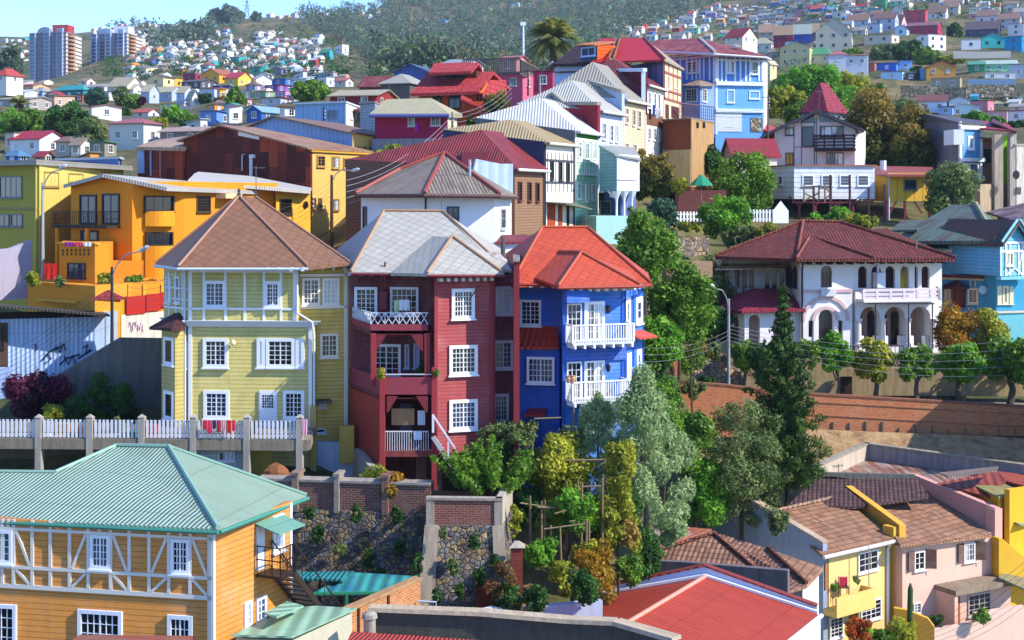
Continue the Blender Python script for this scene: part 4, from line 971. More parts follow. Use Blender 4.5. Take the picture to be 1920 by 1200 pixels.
 m=MB();fs.box(m,0,fs.L,Z(640,89)-1,fs.az(270,587)[1],-.3,-.02);m.build('rendered_wall',M('concrete','#cfc8b8'),root)
 m=MB();rng=random.Random(7)
 for k in range(7):
  u=242+k*4;m.tube([fs.px(u+rng.uniform(-2,2),602+rng.uniform(0,22),.02)for _ in range(5)],.025,4)
 m.build('graffiti',M('paint','#b08ab0'),root)
 m=MB();pf.pbox(m,76,561,148,566,0,.25);m.build('ledge',M('plaster','#e0a23c'),root)
orange()
for u,vb,vt,w,d,c,l in((62,536,508,30,88.5,'yellow','yellow potted shrub at the left end of the orange terrace'),(112,536,516,20,87.5,'olive','small grey green shrub beside the red clothes on the orange terrace'),(197,536,506,34,88,'yellow','yellow green shrub on the orange terrace below the lamp post'),(252,536,514,40,90,'green','wide leafy shrub in the planter by the orange terrace door'),(283,538,520,26,91,'orange','dry orange shrub at the right end of the orange terrace')):
 shrub(u,vb,vt,w,d,c,l,500,.12,'terrace plants')
def cloth(name,label,cat,pts,col,t=.03,group=None,kind='fabric'):
 m=MB();n=(pts[1]-pts[0]).cross(pts[2]-pts[0]).normalized()*t
 rng=random.Random(len(label));k=7;rows=[]
 for j in range(5):
  f=j/4;a=pts[0].lerp(pts[3],f);b=pts[1].lerp(pts[2],f)
  rows.append([a.lerp(b,i/k)+n*(math.sin(i*2.1+j*.3)*1.3*f)for i in range(k+1)])
 for off in(0,1):
  for j in range(4):
   for i in range(k):
    q=[rows[j][i],rows[j][i+1],rows[j+1][i+1],rows[j+1][i]];q=[x+n*off for x in q]
    m.poly(q if off else q[::-1])
 return tag(m.build(name,M(kind,col)),label,cat,group)
def hang(name,label,cat,u0,v0,u1,v1,d,col,group=None,t=.03):return cloth(name,label,cat,[P(u0,v0,d),P(u1,v0,d),P(u1,v1,d),P(u0,v1,d)],col,t,group)
hang('towel','red cloth hung over the left parapet of the orange terrace','laundry',82,494,107,524,88.6,'#c8281e')
for i,(u0,u1,c,l)in enumerate(((121,138,'#8a2a8a','purple folded washing on the orange roof terrace'),(140,154,'#d83a6a','pink folded washing on the orange roof terrace'),(156,172,'#d8d8dc','white folded washing on the orange roof terrace'))):
 hang('washing',l,'laundry',u0,454,u1,462,88.4-i*.1,c,'washing on the orange roof terrace')
def shed():
 root=thing('corrugated_shed',P(90,700,82),'pale blue corrugated shed with dark graffiti and low dark roof','shed')
 A,B=G(-40,80.5),G(177,82.5);f=Face(A,B);zt,zb=Z(597,81.5),Z(700,81.5)-1.5
 prism(MB(),[A,B,B+Vector((0,5)),A+Vector((0,5))],zb,zt).build('wall',M('corr','#b0caf0',.25,'#98a8c0'),root)
 roof([[P(-60,568,79),P(206,590,81),P(196,584,88),P(-60,566,88)]],M('corr','#4a443e'),root,.12)
 m=MB();f.box(m,0,f.L,zt,Z(585,81.5),-.4,-.2);m.build('eave_shade_board',M('planks','#2a2018'),root)  # dark strip coloured as the shaded gap below the shed roof
 m=MB();f.pbox(m,0,605,15,700,0,.12);m.build('side_post_wall',M('planks','#5a4030'),root);window(f,root,0,612,8,652,cols=1,rows=2,fr='#2a2220',glass='k',fw=.08,deep=.18)
 m=MB()
 for pts in(((78,676),(92,660),(108,652),(122,646)),((88,662),(96,672),(84,682)),((104,650),(112,660),(118,644),(123,656)),((112,684),(124,672),(138,668),(150,664)),((120,668),(128,684),(136,666),(142,682)),((146,672),(160,664),(172,656)),((66,645),(68,658)),((156,652),(164,646),(160,662),(170,655))):
  m.tube([f.px(u,v,.03)for u,v in pts],.05,4)
 m.build('graffiti',M('paint','#26304e'),root)
shed()
def wallthing(name,label,cat,u0,d0,u1,d1,tops,vb,mat,th=.4,cop=None,group=None):
 """free-standing wall; tops = [(u, v)...] along its upper edge"""
 f=FP(u0,d0,u1,d1);root=thing(name,f.px((u0+u1)/2,vb),label,cat,group)
 zb=min(f.az(u,vb)[1]for u in(u0,u1));out=[(0,zb),(f.L,zb)]+[f.az(u,v)for u,v in tops[::-1]]
 slab(f,out,[],-th,0).build('wall',mat,root)
 if cop:
  m=MB();pts=[f.az(u,v)for u,v in tops]
  for(a0,z0),(a1,z1)in zip(pts,pts[1:]):m.hexa([f.pt(a0,z0,.05),f.pt(a1,z1,.05),f.pt(a1,z1,-th-.05),f.pt(a0,z0,-th-.05)],[f.pt(a0,z0+.12,.05),f.pt(a1,z1+.12,.05),f.pt(a1,z1+.12,-th-.05),f.pt(a0,z0+.12,-th-.05)])
  m.build('coping',M('concrete',cop),root)
 return root,f
wallthing('retaining_wall','dark grey concrete retaining wall stepping down left of the yellow house','wall',60,76.5,304,78.6,[(60,735),(128,692),(225,634),(304,635)],800,M('concrete','#6e6a6a'),.5)
wallthing('low_wall','pale blue painted low wall under the corrugated shed','wall',-40,79.6,24,80.2,[(-40,690),(24,690)],790,M('plaster','#9ab0d8',.2),.4)
wallthing('graffiti_wall','lilac wall with green graffiti beneath the olive building','wall',-30,96,60,98,[(-30,470),(18,466),(60,450)],560,M('plaster','#a8a0b4',.2),.5)
shrub(66,785,690,136,75.3,'magenta','dark magenta bougainvillea spilling over the left garden',4200,.13,dots='magenta')
shrub(200,800,706,140,75.5,'dark','dark green rounded bush against the grey retaining wall',4200,.12)
shrub(150,800,738,60,74.5,'dark','small dark bush between the bougainvillea and the rounded bush',1500,.11)
shrub(101,800,757,46,72.5,'yellow','yellow green ball shrub behind the white pickets',1600,.09)
def barn():
 root=thing('rusty_barn',P(470,345,126),'big barn clad in rusty brown metal sheets under a tan roof','barn')
 A,B=G(344,127),G(582,121);f=Face(A,B);zb=-5
 slab(f,[(0,zb),(f.L,zb),f.az(582,277),f.az(417,237),f.az(344,263)],[],-.3,0).build('wall',M('rustpanels'),root)
 C=G(705,131);s=Face(B,C);zt=f.az(582,277)[1]
 prism(MB(),[B+Vector((0,.1)),C,C+Vector((-8,12)),B+Vector((-8,12))],zb-3,zt-.05).build('yellow_facade',M('plaster','#d6ae5e',.1),root)
 r0,l0,e0=f.px(417,234,.5),f.px(338,263,.5),f.px(583,277,.5);bk=V3(s.e,0)*12.5
 bk*=.42;roof([[l0,r0,r0+bk,l0+bk],[r0,e0,e0+bk*2.3,r0+bk]],M('corr','#a58a6c',0.,'#8a4030'),root,.15)
 m=MB();m.hexa([f.px(448,254,.15),f.px(487,262,.15),f.px(487,262,.02),f.px(448,254,.02)],[f.px(449,245,.15),f.px(488,253,.15),f.px(488,253,.02),f.px(449,245,.02)]);m.build('white_sheet',M('paint','#dfe2e4'),root)
 m=MB();m.tube([f.px(472,330,.1),f.px(472,292,.1)],.16,6);m.bar(f.px(470,293,.1),f.px(479,293,.1),.3);m.tube([f.px(455,320,.08),f.px(455,290,.08),f.px(460,289,.08)],.05,6);m.build('vent_pipe',M('paint','#cfd4da'),root)
 for u0,v0,u1,v1 in((594,291,609,313),(622,293,636,316),(643,296,657,316)):window(s,root,u0,v0,u1,v1,cols=2,rows=3,fr='#b08a4a',glass='c',fw=.12)
 for u0,v0,u1,v1 in((586,371,592,392),(597,371,603,392),(623,373,635,395)):window(s,root,u0,v0,u1,v1,cols=2,rows=2,fr='#8a6a3a',glass='c',fw=.1)
 m=MB();s.box(m,0,s.L,s.az(620,284)[1]-.12,s.az(620,284)[1],0,.18);m.build('gutter',M('paint','#c89830'),root)
 root2=thing('blue_gabled_warehouse',P(600,300,136),'light blue corrugated warehouse gable above the rusty barn','warehouse')
 b=FP(455,137,661,131);slab(b,[(0,-3),(b.L,-3),b.az(661,250),b.az(515,219),b.az(455,243)],[],-.3,0).build('wall',M('corr','#7ea2d6',.5),root2)
 c=FP(661,131,706,133);slab(c,[(0,-5),(c.L,-5),c.az(706,254),c.az(661,247)],[],-9,0).build('yellow_facade',M('plaster','#d6ae5e',.1),root2)
 r0,e0,l0=b.px(515,217,.4),b.px(664,249,.4),b.px(452,243,.4);bk=Vector((4.5,13,0))
 roof([[l0,r0,r0+bk,l0+bk],[r0,e0,e0+bk*.9,r0+bk]],M('corr','#8a6a58'),root2,.12)
 roof([[c.px(659,247,.3),c.px(710,255,.4),c.px(710,254,-6),c.px(659,246,-6)]],M('corr','#7a4438'),root2,.12,'side_roof')
 for u in(667,679,691):window(c,root2,u,274,u+9,293,cols=2,rows=1,fr='#b8905a',glass='c',fw=.08)
 root3=thing('dark_lean_to',P(300,325,128),'dark rusty lean-to shed with pale patched roof left of the barn','shed')
 l=FP(258,129,345,126.5);l.box(m:=MB(),0,l.L,-4,l.az(300,276)[1],-6,0);m.build('wall',M('rustpanels'),root3)
 roof([[P(254,275,128.5),P(347,277,126),P(384,251,133),P(292,262,137)]],M('corr','#b49a80',0.,'#9c5a44'),root3,.3)
 m=MB();m.tube([l.px(284,277,.1),l.px(284,330,.1)],.08,6);l.pbox(m,259,278,271,325,0,.1);m.build('pale_panel',M('paint','#8fa8cc'),root3)
barn()
def box3(label,name,u0,d0,uc,dc,u1,d1,vt,vb,mat,roofm=None,slope=.0,cat='house',t=.2,back=None):
 """block with a left face u0-uc and a right face uc-u1"""
 A,B,C=G(u0,d0),G(uc,dc),G(u1,d1);D=back or(A+C-B);zt,zb=Z(vt,dc),Z(vb,dc)-2
 root=thing(name,P(uc,vb,dc),label,cat)
 prism(MB(),[A,B,C,D],zb,zt).build('wall',mat,root)
 if roofm:qroof([V3(p+(p-(A+C)/2).normalized()*.3,zt+(.02+slope*k))for p,k in((A,1),(B,0),(C,0),(D,1))],roofm,root,t)
 return root,Face(A,B),Face(B,C),zt
r,f,s,z=box3('flat roofed pale blue metal block with one barred window','blue_flat_block',553,163,648,160,676,170,190,262,M('corr','#8fb4dc',.6),M('paint','#c9d4dc'),.0)
window(f,r,614,206,632,222,cols=3,rows=3,fr='#7d92b0',glass='b',fw=.08);window(s,r,655,208,661,224,cols=1,rows=2,fr='#c8ccd4',glass='c',fw=.08)
m=MB();s.box(m,0,s.L,z-6,z-.05,0,.05);m.build('white_side',M('paint','#e6e4de'),r)
m=MB();s.pbox(m,662,207,676,240,.06,.5);m.build('bay_window',M('glass','#1c1a20'),r);qroof([s.px(660,207,.1),s.px(660,207,.9),s.px(677,207,.9),s.px(677,200,.1)],M('corr','#8a2430'),r,.1,'bay_roof')
r,f,s,z=box3('grey clapboard cube squeezed beside the magenta house','grey_clapboard_block',675,152,703,150,722,158,190,262,M('siding','#9aa0ac',.3),M('paint','#8a8c94'),0.)
def magenta():
 root=thing('magenta_house',P(770,268,133),'magenta house with greenish tan hipped roof and two small windows','house')
 A,B,C=G(703,132),G(839,130),G(856,138);f,s=Face(A,B),Face(B,C);zt,zb=Z(213,130),Z(259,130)
 prism(MB(),[A,B,C,C+Vector((-6,1))],zb,zt).build('wall',M('plaster','#9a2350',.05),root)
 prism(MB(),[A-Vector((.3,.2)),B+Vector((.6,-.3)),C+Vector((.6,0)),C+Vector((-6,1))],zb-3,zb).build('plinth',M('concrete','#8a8c94'),root)
 m=MB();s.box(m,0,s.L,zb,zt-.03,0,.05);m.build('cream_side',M('plaster','#d8cfae'),root)
 window(f,root,765,218,778,237,cols=4,rows=1,fr='#c8d4e0',glass='c',fw=.09);window(f,root,808,217,826,236,cols=4,rows=1,fr='#c8d4e0',glass='c',fw=.09)
 e0,e1,e2,e3=P(693,213,130.6),P(842,213,128.6),P(867,214,139),P(720,206,145);a,b=P(724,186,137),P(808,184,136.5)
 roof([[e0,e1,b,a],[e1,e2,b],[e2,e3,a,b],[e3,e0,a]],M('corr','#b5ab82',.3),root,.35)
 g=MB();g.tube([e0+Vector((0,-.1,-.2)),e1+Vector((0,-.1,-.2))],.18,6);g.build('gutter',M('paint','#5a5fa0'),root)
magenta()
hang('garment','purple garment drying below the left window of the magenta house','laundry',778,231,783,246,130.2,'#a040c8')
def terracotta():
 root=thing('terracotta_house',P(850,215,168),'orange house with two stacked red tile roofs and dark clerestory windows','house')
 A,B=G(785,168),G(893,165);C=G(955,186);f,s=Face(A,B),Face(B,C);zb=Z(215,165)-2;zt=Z(172,165)
 prism(MB(),[A,B,C,C+Vector((-8,4))],zb,zt).build('wall',M('plaster','#c8551f',.1),root)
 T=M('tile','#b03a3c',.5)
 roof([[P(769,175,165),P(896,171,162.5),P(926,134,170),P(800,138,172)],[P(800,138,172),P(926,134,170),P(957,165,186),P(840,165,188)]],T,root,.35)
 slab(s,[(0,zt-.2),s.az(957,168),s.az(924,137)],[],-.3,.02).build('gable_wall',M('plaster','#d8702a',.1),root)
 cf=FP(815,169.5,893,168);cf.box(m:=MB(),0,cf.L,Z(156,169),Z(134,169),-5,0);m.build('clerestory',M('wood','#5a2e24'),root)
 for u0,u1 in((827,845),(846,865)):window(cf,root,u0,139,u1,152,cols=2,rows=1,fr='#2a2a38',glass='b',fw=.12)
 roof([[P(804,136,166.6),P(884,133,165),P(898,117,170),P(814,118,172)],[P(814,118,172),P(898,117,170),P(905,130,174),P(830,130,177)]],T,root,.35,'upper_roof')
 window(f,root,841,178,864,204,cols=2,rows=1,fr='#20202c',glass='b',fw=.14);window(f,root,812,180,828,192,cols=2,rows=1,fr='#20202c',glass='b',fw=.14)
 window(s,root,897,178,901,190,cols=1,rows=2,fr='#4a2a20',glass='k',fw=.1);window(s,root,930,182,936,200,cols=1,rows=2,fr='#e8e0d0',glass='c',fw=.1)
 g=FP(907,160,944,166);roof([[P(905,178,159),P(950,179,170),P(949,150,172),P(918,150,164)]],T,root,.3,'porch_roof')
 b=MB()
 for k in range(8):a=f.L*(k+.3)/8;f.box(b,a,a+.3,zt-.4,zt-.15,0,1.3)
 b.build('eave_bracket',M('paint','#d8cdb4'),root)
 qroof([P(863,184,157),P(910,204,157),P(912,199,163),P(866,178,163)],M('tile','#a8343a',.5),root,.2,'lean_to_roof')
 FP(866,157.5,910,157.5).pbox(m:=MB(),866,190,908,214,-4,0);m.build('lean_to_wall',M('plaster','#b84a22',.1),root)
terracotta()
house('dark red house with long tan roof behind the blue flat block',616,705,736,177,205,182,14,'g',14,'#8a2a2c','#b5aa88',rk='corr',fr='#e0d8c8',scols=2)
house('small dark grey house with pale grey hip roof left of the terracotta house',712,768,800,154,182,200,20,'h',19,'#5a5652','#aaa69a',win=False)
house('low house with rusty crimson metal roof behind the tan roofed house',672,725,745,160,180,210,12,'g',22,'#6a4a40','#7a2a2c',rb='#8a5a48',win=False)
house('steel blue corrugated warehouse with curved gable and red lean-to',738,800,822,132,160,240,20,'G',14,'#4a62a4','#55607e',wk='corr',win=False,name='warehouse',cat='warehouse')
house('pink flat roofed house with grey roof terrace behind the terracotta house',875,980,1042,138,172,196,25,'f',0,'#c8607a','#8a8684',rk='concrete',ns=1,cols=3)
house('deep rose rounded house below the tall palm',1000,1036,1042,134,168,180,14,'f',0,'#b03a5c','#7e3a48',rk='concrete',ns=1,cols=1)
house('white bungalow with grey roof between warehouse and palm',828,872,906,116,140,230,25,'g',10,'#d4d8dc','#9aa0a8',scols=2)
house('pink gabled cottage behind the grey roof terrace',935,968,992,110,135,225,25,'g',9,'#d08a8c','#b06a64')
t_=thing('roof_terrace_fence',P(920,135,196),'grey timber fence round the flat roof terrace above the pink house','fence')
for u0,d0,u1,d1 in((868,195,975,192.5),(975,192.5,1010,206)):
 fc=FP(u0,d0,u1,d1);rails(fc,0,fc.L,fc.az(u0,139)[1],fc.az(u0,112)[1],30,M('planks','#6a6260'),t_,0,.14,name='fence_panel')
r,f,s,z=box3('low blue rendered block with flat roof behind the olive building','blue_low_block',108,133,222,127,228,131,294,320,M('plaster','#5f7aae',.1),M('paint','#b8bcc4'),0.)
def white_hip():
 root=thing('white_hip_roof_house',P(820,470,95),'white house with brown grey corrugated hip roof and red ridge caps','house')
 A,B,B2,C=G(677,95.5),G(796,92),G(927,92.8),G(959,98);f,g,s=Face(A,B),Face(B,B2),Face(B2,C);zt,zb=Z(366,92),-5.5
 prism(MB(),[A,B,B2,C,G(900,108),G(720,108)],zb,zt).build('wall',M('plaster','#e6e8ee',.05),root)
 e=[P(667,363.5,94.8),P(796,363,90.6),P(937,364.5,91.4),P(969,367,97.5),P(905,352,109),P(720,350,109)]
 ap=P(833,287,99);k=P(750,318,98.2)
 roof([[e[0],e[1],ap,k],[e[1],e[2],ap],[e[2],e[3],ap],[e[3],e[4],ap],[e[4],e[5],k,ap],[e[5],e[0],k]],M('corr','#8f8171',.23,'#6a5a4a'),root,.22)
 h=MB()
 for p,q in((e[0],k),(k,ap),(ap,e[1]),(ap,e[2])):h.tube([p+Vector((0,0,.06)),q+Vector((0,0,.06))],.13,6)
 h.build('ridge_cap',M('paint','#94453a'),root)
 gt=MB();gt.tube([e[0]+Vector((0,-.1,-.15)),e[1]+Vector((0,-.1,-.15)),e[2]+Vector((0,-.1,-.15)),e[3]+Vector((.05,-.05,-.15))],.12,6);gt.build('gutter',M('paint','#5a3a38'),root)
 dp=MB();dp.tube([g.pt(.05,zt,.2),g.pt(.05,zt-1,.2),g.pt(.15,zt-1.4,.1),g.pt(.15,zb,.1)],.08,6);dp.build('downpipe',M('paint','#3a3438'),root)
 window(g,root,838,387,861,421,cols=2,rows=3,fr='#3a4660',glass='b',fw=.1);window(s,root,938,390,947,430,cols=1,rows=2,fr='#b8b4ac',glass='c',fw=.12);window(f,root,681,387,688,431,cols=1,rows=1,fr='#3a3a48',glass='k',fw=.08)
 v=MB();p=P(881,330,94.6);v.tube([p-Vector((0,0,.5)),p+Vector((0,0,1.)),p+Vector((.02,0,1.1))],.09,7);v.build('vent_pipe',M('metal','#aab0b8'),root)
 qroof([P(928,455,88),P(1000,452,89),P(1000,440,92),P(940,440,92)],M('corr','#8a2c34'),root,.12,'extension_roof')
 FP(930,88.4,1000,89.2).pbox(m:=MB(),930,455,1000,500,-3,0);m.build('extension_wall',M('plaster','#dfe2e8',.1),root)
white_hip()
def row(label,u0,d0,u1,d1,ve,vb,wm,rm,peak,pd,left,wins,L=9.,over=.45,rlen=None,left_top=None,fr='#e8e8e8',dpx=None,name='row_house',gl='c',wc=2,wr=3,lz=0.):
 A,B=G(u0,d0),G(u1,d1);f=Face(A,B);bk=Vector((-f.e.y,f.e.x));C,D=B+bk*L,A+bk*L
 zt,zb=Z(ve,d0),Z(vb,d0)-1.5
 root=thing(name,V3(A,zb+1.5),label,'house');prism(MB(),[A,B,C,D],zb,zt).build('wall',wm,root)
 lf=Face(D,A);lt=left_top if left_top else zt
 slab(lf,[(0,zb),(lf.L,zb),(lf.L,zt-.02),(0,zt-.1+lz)],[],-.2,.12).build('party_wall',left,root)
 e0,e1=V3(A-f.e*.1+f.n*over,zt-.12),V3(B+f.e*.3+f.n*over,zt-.12);ec,ed=V3(C+f.e*.3,zt-.05),V3(D-f.e*.1,zt-.05+lz)
 p1=P(*peak,pd);p2=p1+V3(f.e,0)*(rlen or max(1.5,f.L-1.2));p2.z=p1.z
 roof([[e0,e1,p2,p1],[ed,e0,p1],[e1,ec,p2],[ec,ed,p1,p2]],rm,root,.18)
 for u,v0,v1,hw in wins:
  a,z1=f.az(u,v0);z0=f.az(u,v1)[1];window_m(f,root,max(.1,a-hw),min(f.L-.1,a+hw),z0,z1,wc,wr,fr,gl,.1,.09)
 g=MB();g.tube([e0+Vector((0,0,-.05)),e1+Vector((0,0,-.05))],.12,6);g.build('gutter',M('paint','#d8d6d0'),root)
 cb=MB();f.box(cb,0,.22,zb,zt-.1,0,.06);f.box(cb,f.L-.18,f.L,zb,zt-.1,0,.06);cb.build('corner_board',M('paint',fr),root)
 return root,f,lf,zt,bk
r,f,lf,zt,bk=row('weathered brown plank house under a rust red hip roof',962,107,1019,113.5,314,432,M('wood','#8a6a50'),M('corr','#8a3234',.22,'#5a2a2a'),(902,243),112,M('wood','#6a4e40'),[(974,340,377,.42),(992,341,378,.42),(1007,342,379,.42)],L=14,lz=.8,fr='#5a3028',gl='k',wc=2,wr=1)
m=MB();lf.pbox(m,888,303,962,350,.12,.35);b=FP(890,104.5,962,106.4);slab(b,[b.az(888,318),b.az(962,372),b.az(962,307),b.az(938,307),b.az(893,298)],[],-.25,0).build('zinc_parapet',M('corr','#a8bcd4',.9),r)
m=MB();p=P(890,288,108.5);m.box(p.x-1.,p.x+1.,p.y,p.y+1.4,p.z-1.4,p.z+.1);m.build('roof_hatch',M('paint','#7a3038'),r)
r,f,lf,zt,bk=row('white house with three tall black windows and tan roof',1021,114,1076,120,265,432,M('plaster','#e4e0d4',.05),M('corr','#a8946a',.25),(957,224),119,M('planks','#39405e'),[(1034,301,337,.38),(1050,303,339,.38),(1064,305,341,.38)],L=9,lz=1.2,fr='#3a3430',gl='k',wc=1,wr=1)
t=MB()
for v in(299,341):a,z=f.az(1021,v);f.box(t,.3,f.L-.2,z-.1,z+.06,0,.08)
for i in range(7):a=f.L*(i+.7)/7.4;f.box(t,a-.04,a+.04,f.az(1040,360)[1],f.az(1040,286)[1],0,.05)
t.build('timber_strip',M('paint','#4a4c58'),r)
for u0,u1,c in((1026,1040,'#a8461c'),(1046,1053,'#a8461c'),(1062,1066,'#2a2018')):
 m=MB();f.pbox(m,u0,382,u1,428,.02,.08);m.build('door',M('planks',c),r)
qroof([f.px(1022,378,0),f.px(1076,380,0),f.px(1080,392,1.6),f.px(1026,381,1.6)],M('corr','#7a7a68'),r,.08,'canopy')
rails(f,f.az(1055,430)[0],f.L+.6,f.az(1060,428)[1],f.az(1060,414)[1],12,M('metal','#3a3a3c'),r,1.4)
r,f,lf,zt,bk=row('mint green clapboard house with white trim and pale grey roof',1078,120.5,1121,127,244,440,M('siding','#a8dcb0',.3),M('corr','#c6c6c2',.25),(1014,184),127,M('concrete','#5c626a'),[(1086,265,296,.5),(1100,267,299,.5),(1113,268,299,.5),(1085,342,374,.5),(1100,344,378,.5),(1112,345,376,.5),(1111,404,432,.5)],L=9,lz=1.3,fr='#f2f4ee',gl='c')
m=MB();a,z=f.az(1080,259);f.box(m,.2,f.L-.2,z-.1,z+.75,0,.05);m.build('green_frieze',M('planks','#2f7a1c'),r)
m=MB()
for v in(262,302,326):a,z=f.az(1090,v);f.box(m,.2,f.L-.2,z-.12,z+.12,0,.1)
for i in range(9):a=.4+(f.L-.8)*i/8;f.box(m,a-.06,a+.06,f.az(1090,326)[1],f.az(1090,262)[1],0,.07)
m.build('white_trim',M('paint','#eef2ea'),r)
r,f,lf,zt,bk=row('pale lilac blue house with grey roof behind the teal porch',1122,128,1166,134,206,330,M('siding','#c4ccec',.3),M('corr','#b6b4aa',.25),(1070,150),135,M('plaster','#8a2634',.1),[(1132,230,262,.5),(1146,234,266,.45),(1156,235,267,.45)],L=8,lz=.8,fr='#e8ecf6')
b=FP(1030,132,1121,127);slab(b,[b.az(1030,260),b.az(1121,260),b.az(1121,195),b.az(1058,196),b.az(1037,177),b.az(1026,186)],[],-.3,0).build('red_party_wall',M('plaster','#8a2634',.1),r)
m=MB()
for p,q in(((1026,184),(1037,175)),((1037,175),(1058,194)),((1058,194),(1122,194))):m.bar(b.px(*p,-.1),b.px(*q,-.1),.6,.3)
m.build('coping',M('concrete','#9a948a'),r)
r,f,lf,zt,bk=row('cream clapboard house with open shutters and grey shingle roof',1168,135,1209,141.5,185,330,M('siding','#e0c49a',.3),M('corr','#9c968a',.3),(1110,116),142,M('plaster','#a8bcdc',.1),[(1175,202,232,.45),(1188,205,236,.45),(1198,207,240,.5),(1175,268,285,.5),(1190,270,290,.5)],L=8,lz=.8,fr='#e8dcc8',gl='k')
b=FP(1080,141,1166,134.5);slab(b,[b.az(1080,240),b.az(1166,240),b.az(1166,172),b.az(1090,149),b.az(1080,152)],[],-.3,0).build('blue_party_wall',M('plaster','#a9bede',.25),r)
m=MB();m.bar(b.px(1088,148,-.1),b.px(1167,171,-.1),.6,.3);m.build('coping',M('concrete','#a09c90'),r)
r,f,lf,zt,bk=row('narrow white and bare brick house with washing below a rust roof',1210,142,1243,149,157,330,M('plaster','#dcdad2',.3),M('corr','#7a3230',.25,'#5a2c28'),(1150,110),148,M('plaster','#5a2236',.1),[(1217,172,204,.45),(1227,174,205,.45),(1235,176,206,.45),(1217,240,262,.5),(1227,240,264,.5),(1236,242,266,.5)],L=8,lz=.6,fr='#e4e2dc',gl='k')
b=FP(1148,147,1209,141.5);slab(b,[b.az(1148,215),b.az(1209,215),b.az(1209,132),b.az(1148,134)],[],-.3,0).build('maroon_party_wall',M('plaster','#5c2338',.1),r)
m=MB();m.bar(b.px(1140,132,.05),b.px(1210,131,.05),.5,.35);m.bar(b.px(1207,131,.05),b.px(1207,190,.05),.4,.4);m.build('white_frame',M('paint','#c6d8f0'),r)
m=MB();f.pbox(m,1211,215,1242,236,0,.06);m.build('brick_band',M('brick','#8a5a3c'),r)
for i,(u,v0,v1,c,l)in enumerate(((1219,204,224,'#2a2a34','dark'),(1226,197,218,'#3a5a9a','blue'),(1232,203,222,'#e0e0e4','white'),(1237,205,220,'#d8c8c8','pinkish'))):
 hang('garment',l+' garment drying on the narrow white and brick house','laundry',u-2.5,v0,u+2.5,v1,141.5+i*.9,c,'washing on the narrow house')
def red_roof():
 root=thing('red_roof_house',P(1240,250,152),'half timbered house with bright red metal roof, orange dormer and roof ladder','house')
 A,B,C=G(1172,158),G(1244,150),G(1276,158);f,s=Face(A,B),Face(B,C);zt=Z(112,150);zb=Z(260,150)
 prism(MB(),[A,B,C,C+Vector((-9,9)),G(1060,172)],zb,zt).build('wall',M('corr','#8f96d0',1.2),root)
 m=MB();s.box(m,0,s.L,zb,zt-.05,0,.08);m.build('side_wall',M('planks','#dcc8a8',.5,'#b89a78'),root)
 t=MB()
 for v in(137,170,186):a,z=s.az(1250,v);s.box(t,0,s.L,z-.12,z+.12,.08,.16)
 for i in range(5):a=s.L*i/4;s.box(t,max(0,a-.1),min(s.L,a+.1),s.az(1250,186)[1],zt-.1,.08,.14)
 t.build('timber_strip',M('paint','#a05a48'),root)
 for u in(1250,1266):a=s.az(u,140)[0];window_m(s,root,a-.7,a+.7,s.az(u,166)[1],s.az(u,141)[1],2,3,'#e8dcc8','c',.12,.12)
 m=MB();s.pbox(m,1246,196,1252,222,.08,.14);s.pbox(m,1257,200,1271,222,.08,.14);m.build('door',M('planks','#5a3030'),root)
 e0,e1,e2=P(1110,117,154),P(1246,111,148.6),P(1283,129,158.5);a,b=P(1125,72,164),P(1207,71,160);e3=P(1180,110,178)
 RD=M('corr','#bf2a2c',.5)
 roof([[e0,e1,b,a]],RD,root,.2);roof([[e1,e2,b]],M('corr','#a8977c',.3),root,.2,'side_roof');roof([[e2,e3,a,b]],RD,root,.2,'back_roof')
 m=MB();m.tube([b,e1+Vector((0,0,.1))],.14,5);m.build('hip_cap',M('paint','#9a2a28'),root)
 w=[G(1040,163),G(1118,156.5),G(1130,168),G(1050,174)];prism(MB(),w,zb,Z(119,158)).build('left_wing',M('planks','#a8c4e4',.9),root)
 roof([[P(1037,120,162),P(1124,118,155),P(1140,82,166),P(1078,86,172)]],M('tile','#3a2028',.3),root,.3,'wing_roof')
 d=FP(1088,156.4,1120,154.6);m=MB();d.box(m,0,d.L,Z(116,155.5),Z(84,155.5),-3,0);m.build('dormer',M('wood','#d85a1c',.4),root)
 m=MB();d.box(m,.05,d.L-.05,Z(116,155.5),Z(84,155.5),0,.03);m.build('dormer_front',M('paint','#2c3656'),root);window(d,root,1090,88,1117,106,cols=2,rows=1,fr='#a8c4e8',glass='b',fw=.14)
 roof([[d.px(1083,84,.5),d.px(1120,84,.4),d.px(1124,74,-2.6),d.px(1093,74,-2.6)]],M('corr','#c87a38',.3),root,.15,'dormer_roof')
 l=MB();p0,p1=P(1142,110,151.8),P(1156,71,161.6);q0,q1=P(1151,111,151.4),P(1163,71,161)
 l.bar(p0,p1,.14);l.bar(q0,q1,.14)
 for k in range(12):l.bar(p0.lerp(p1,(k+.5)/12),q0.lerp(q1,(k+.5)/12),.1)
 l.build('roof_ladder',M('planks','#8a7458'),root)
red_roof()
house('rusty red pyramid roofed house squeezed below the red metal roof',1126,1150,1190,131,190,150,30,'h',24,'#7a4a40','#6e3a30',rb='#a8705a',win=False)
house('pale blue flat fronted house at the foot of the dark dormer roof',1040,1082,1096,136,190,156,22,'s',4,'#b4cbe8','#7a3a40',ns=1,cols=1)
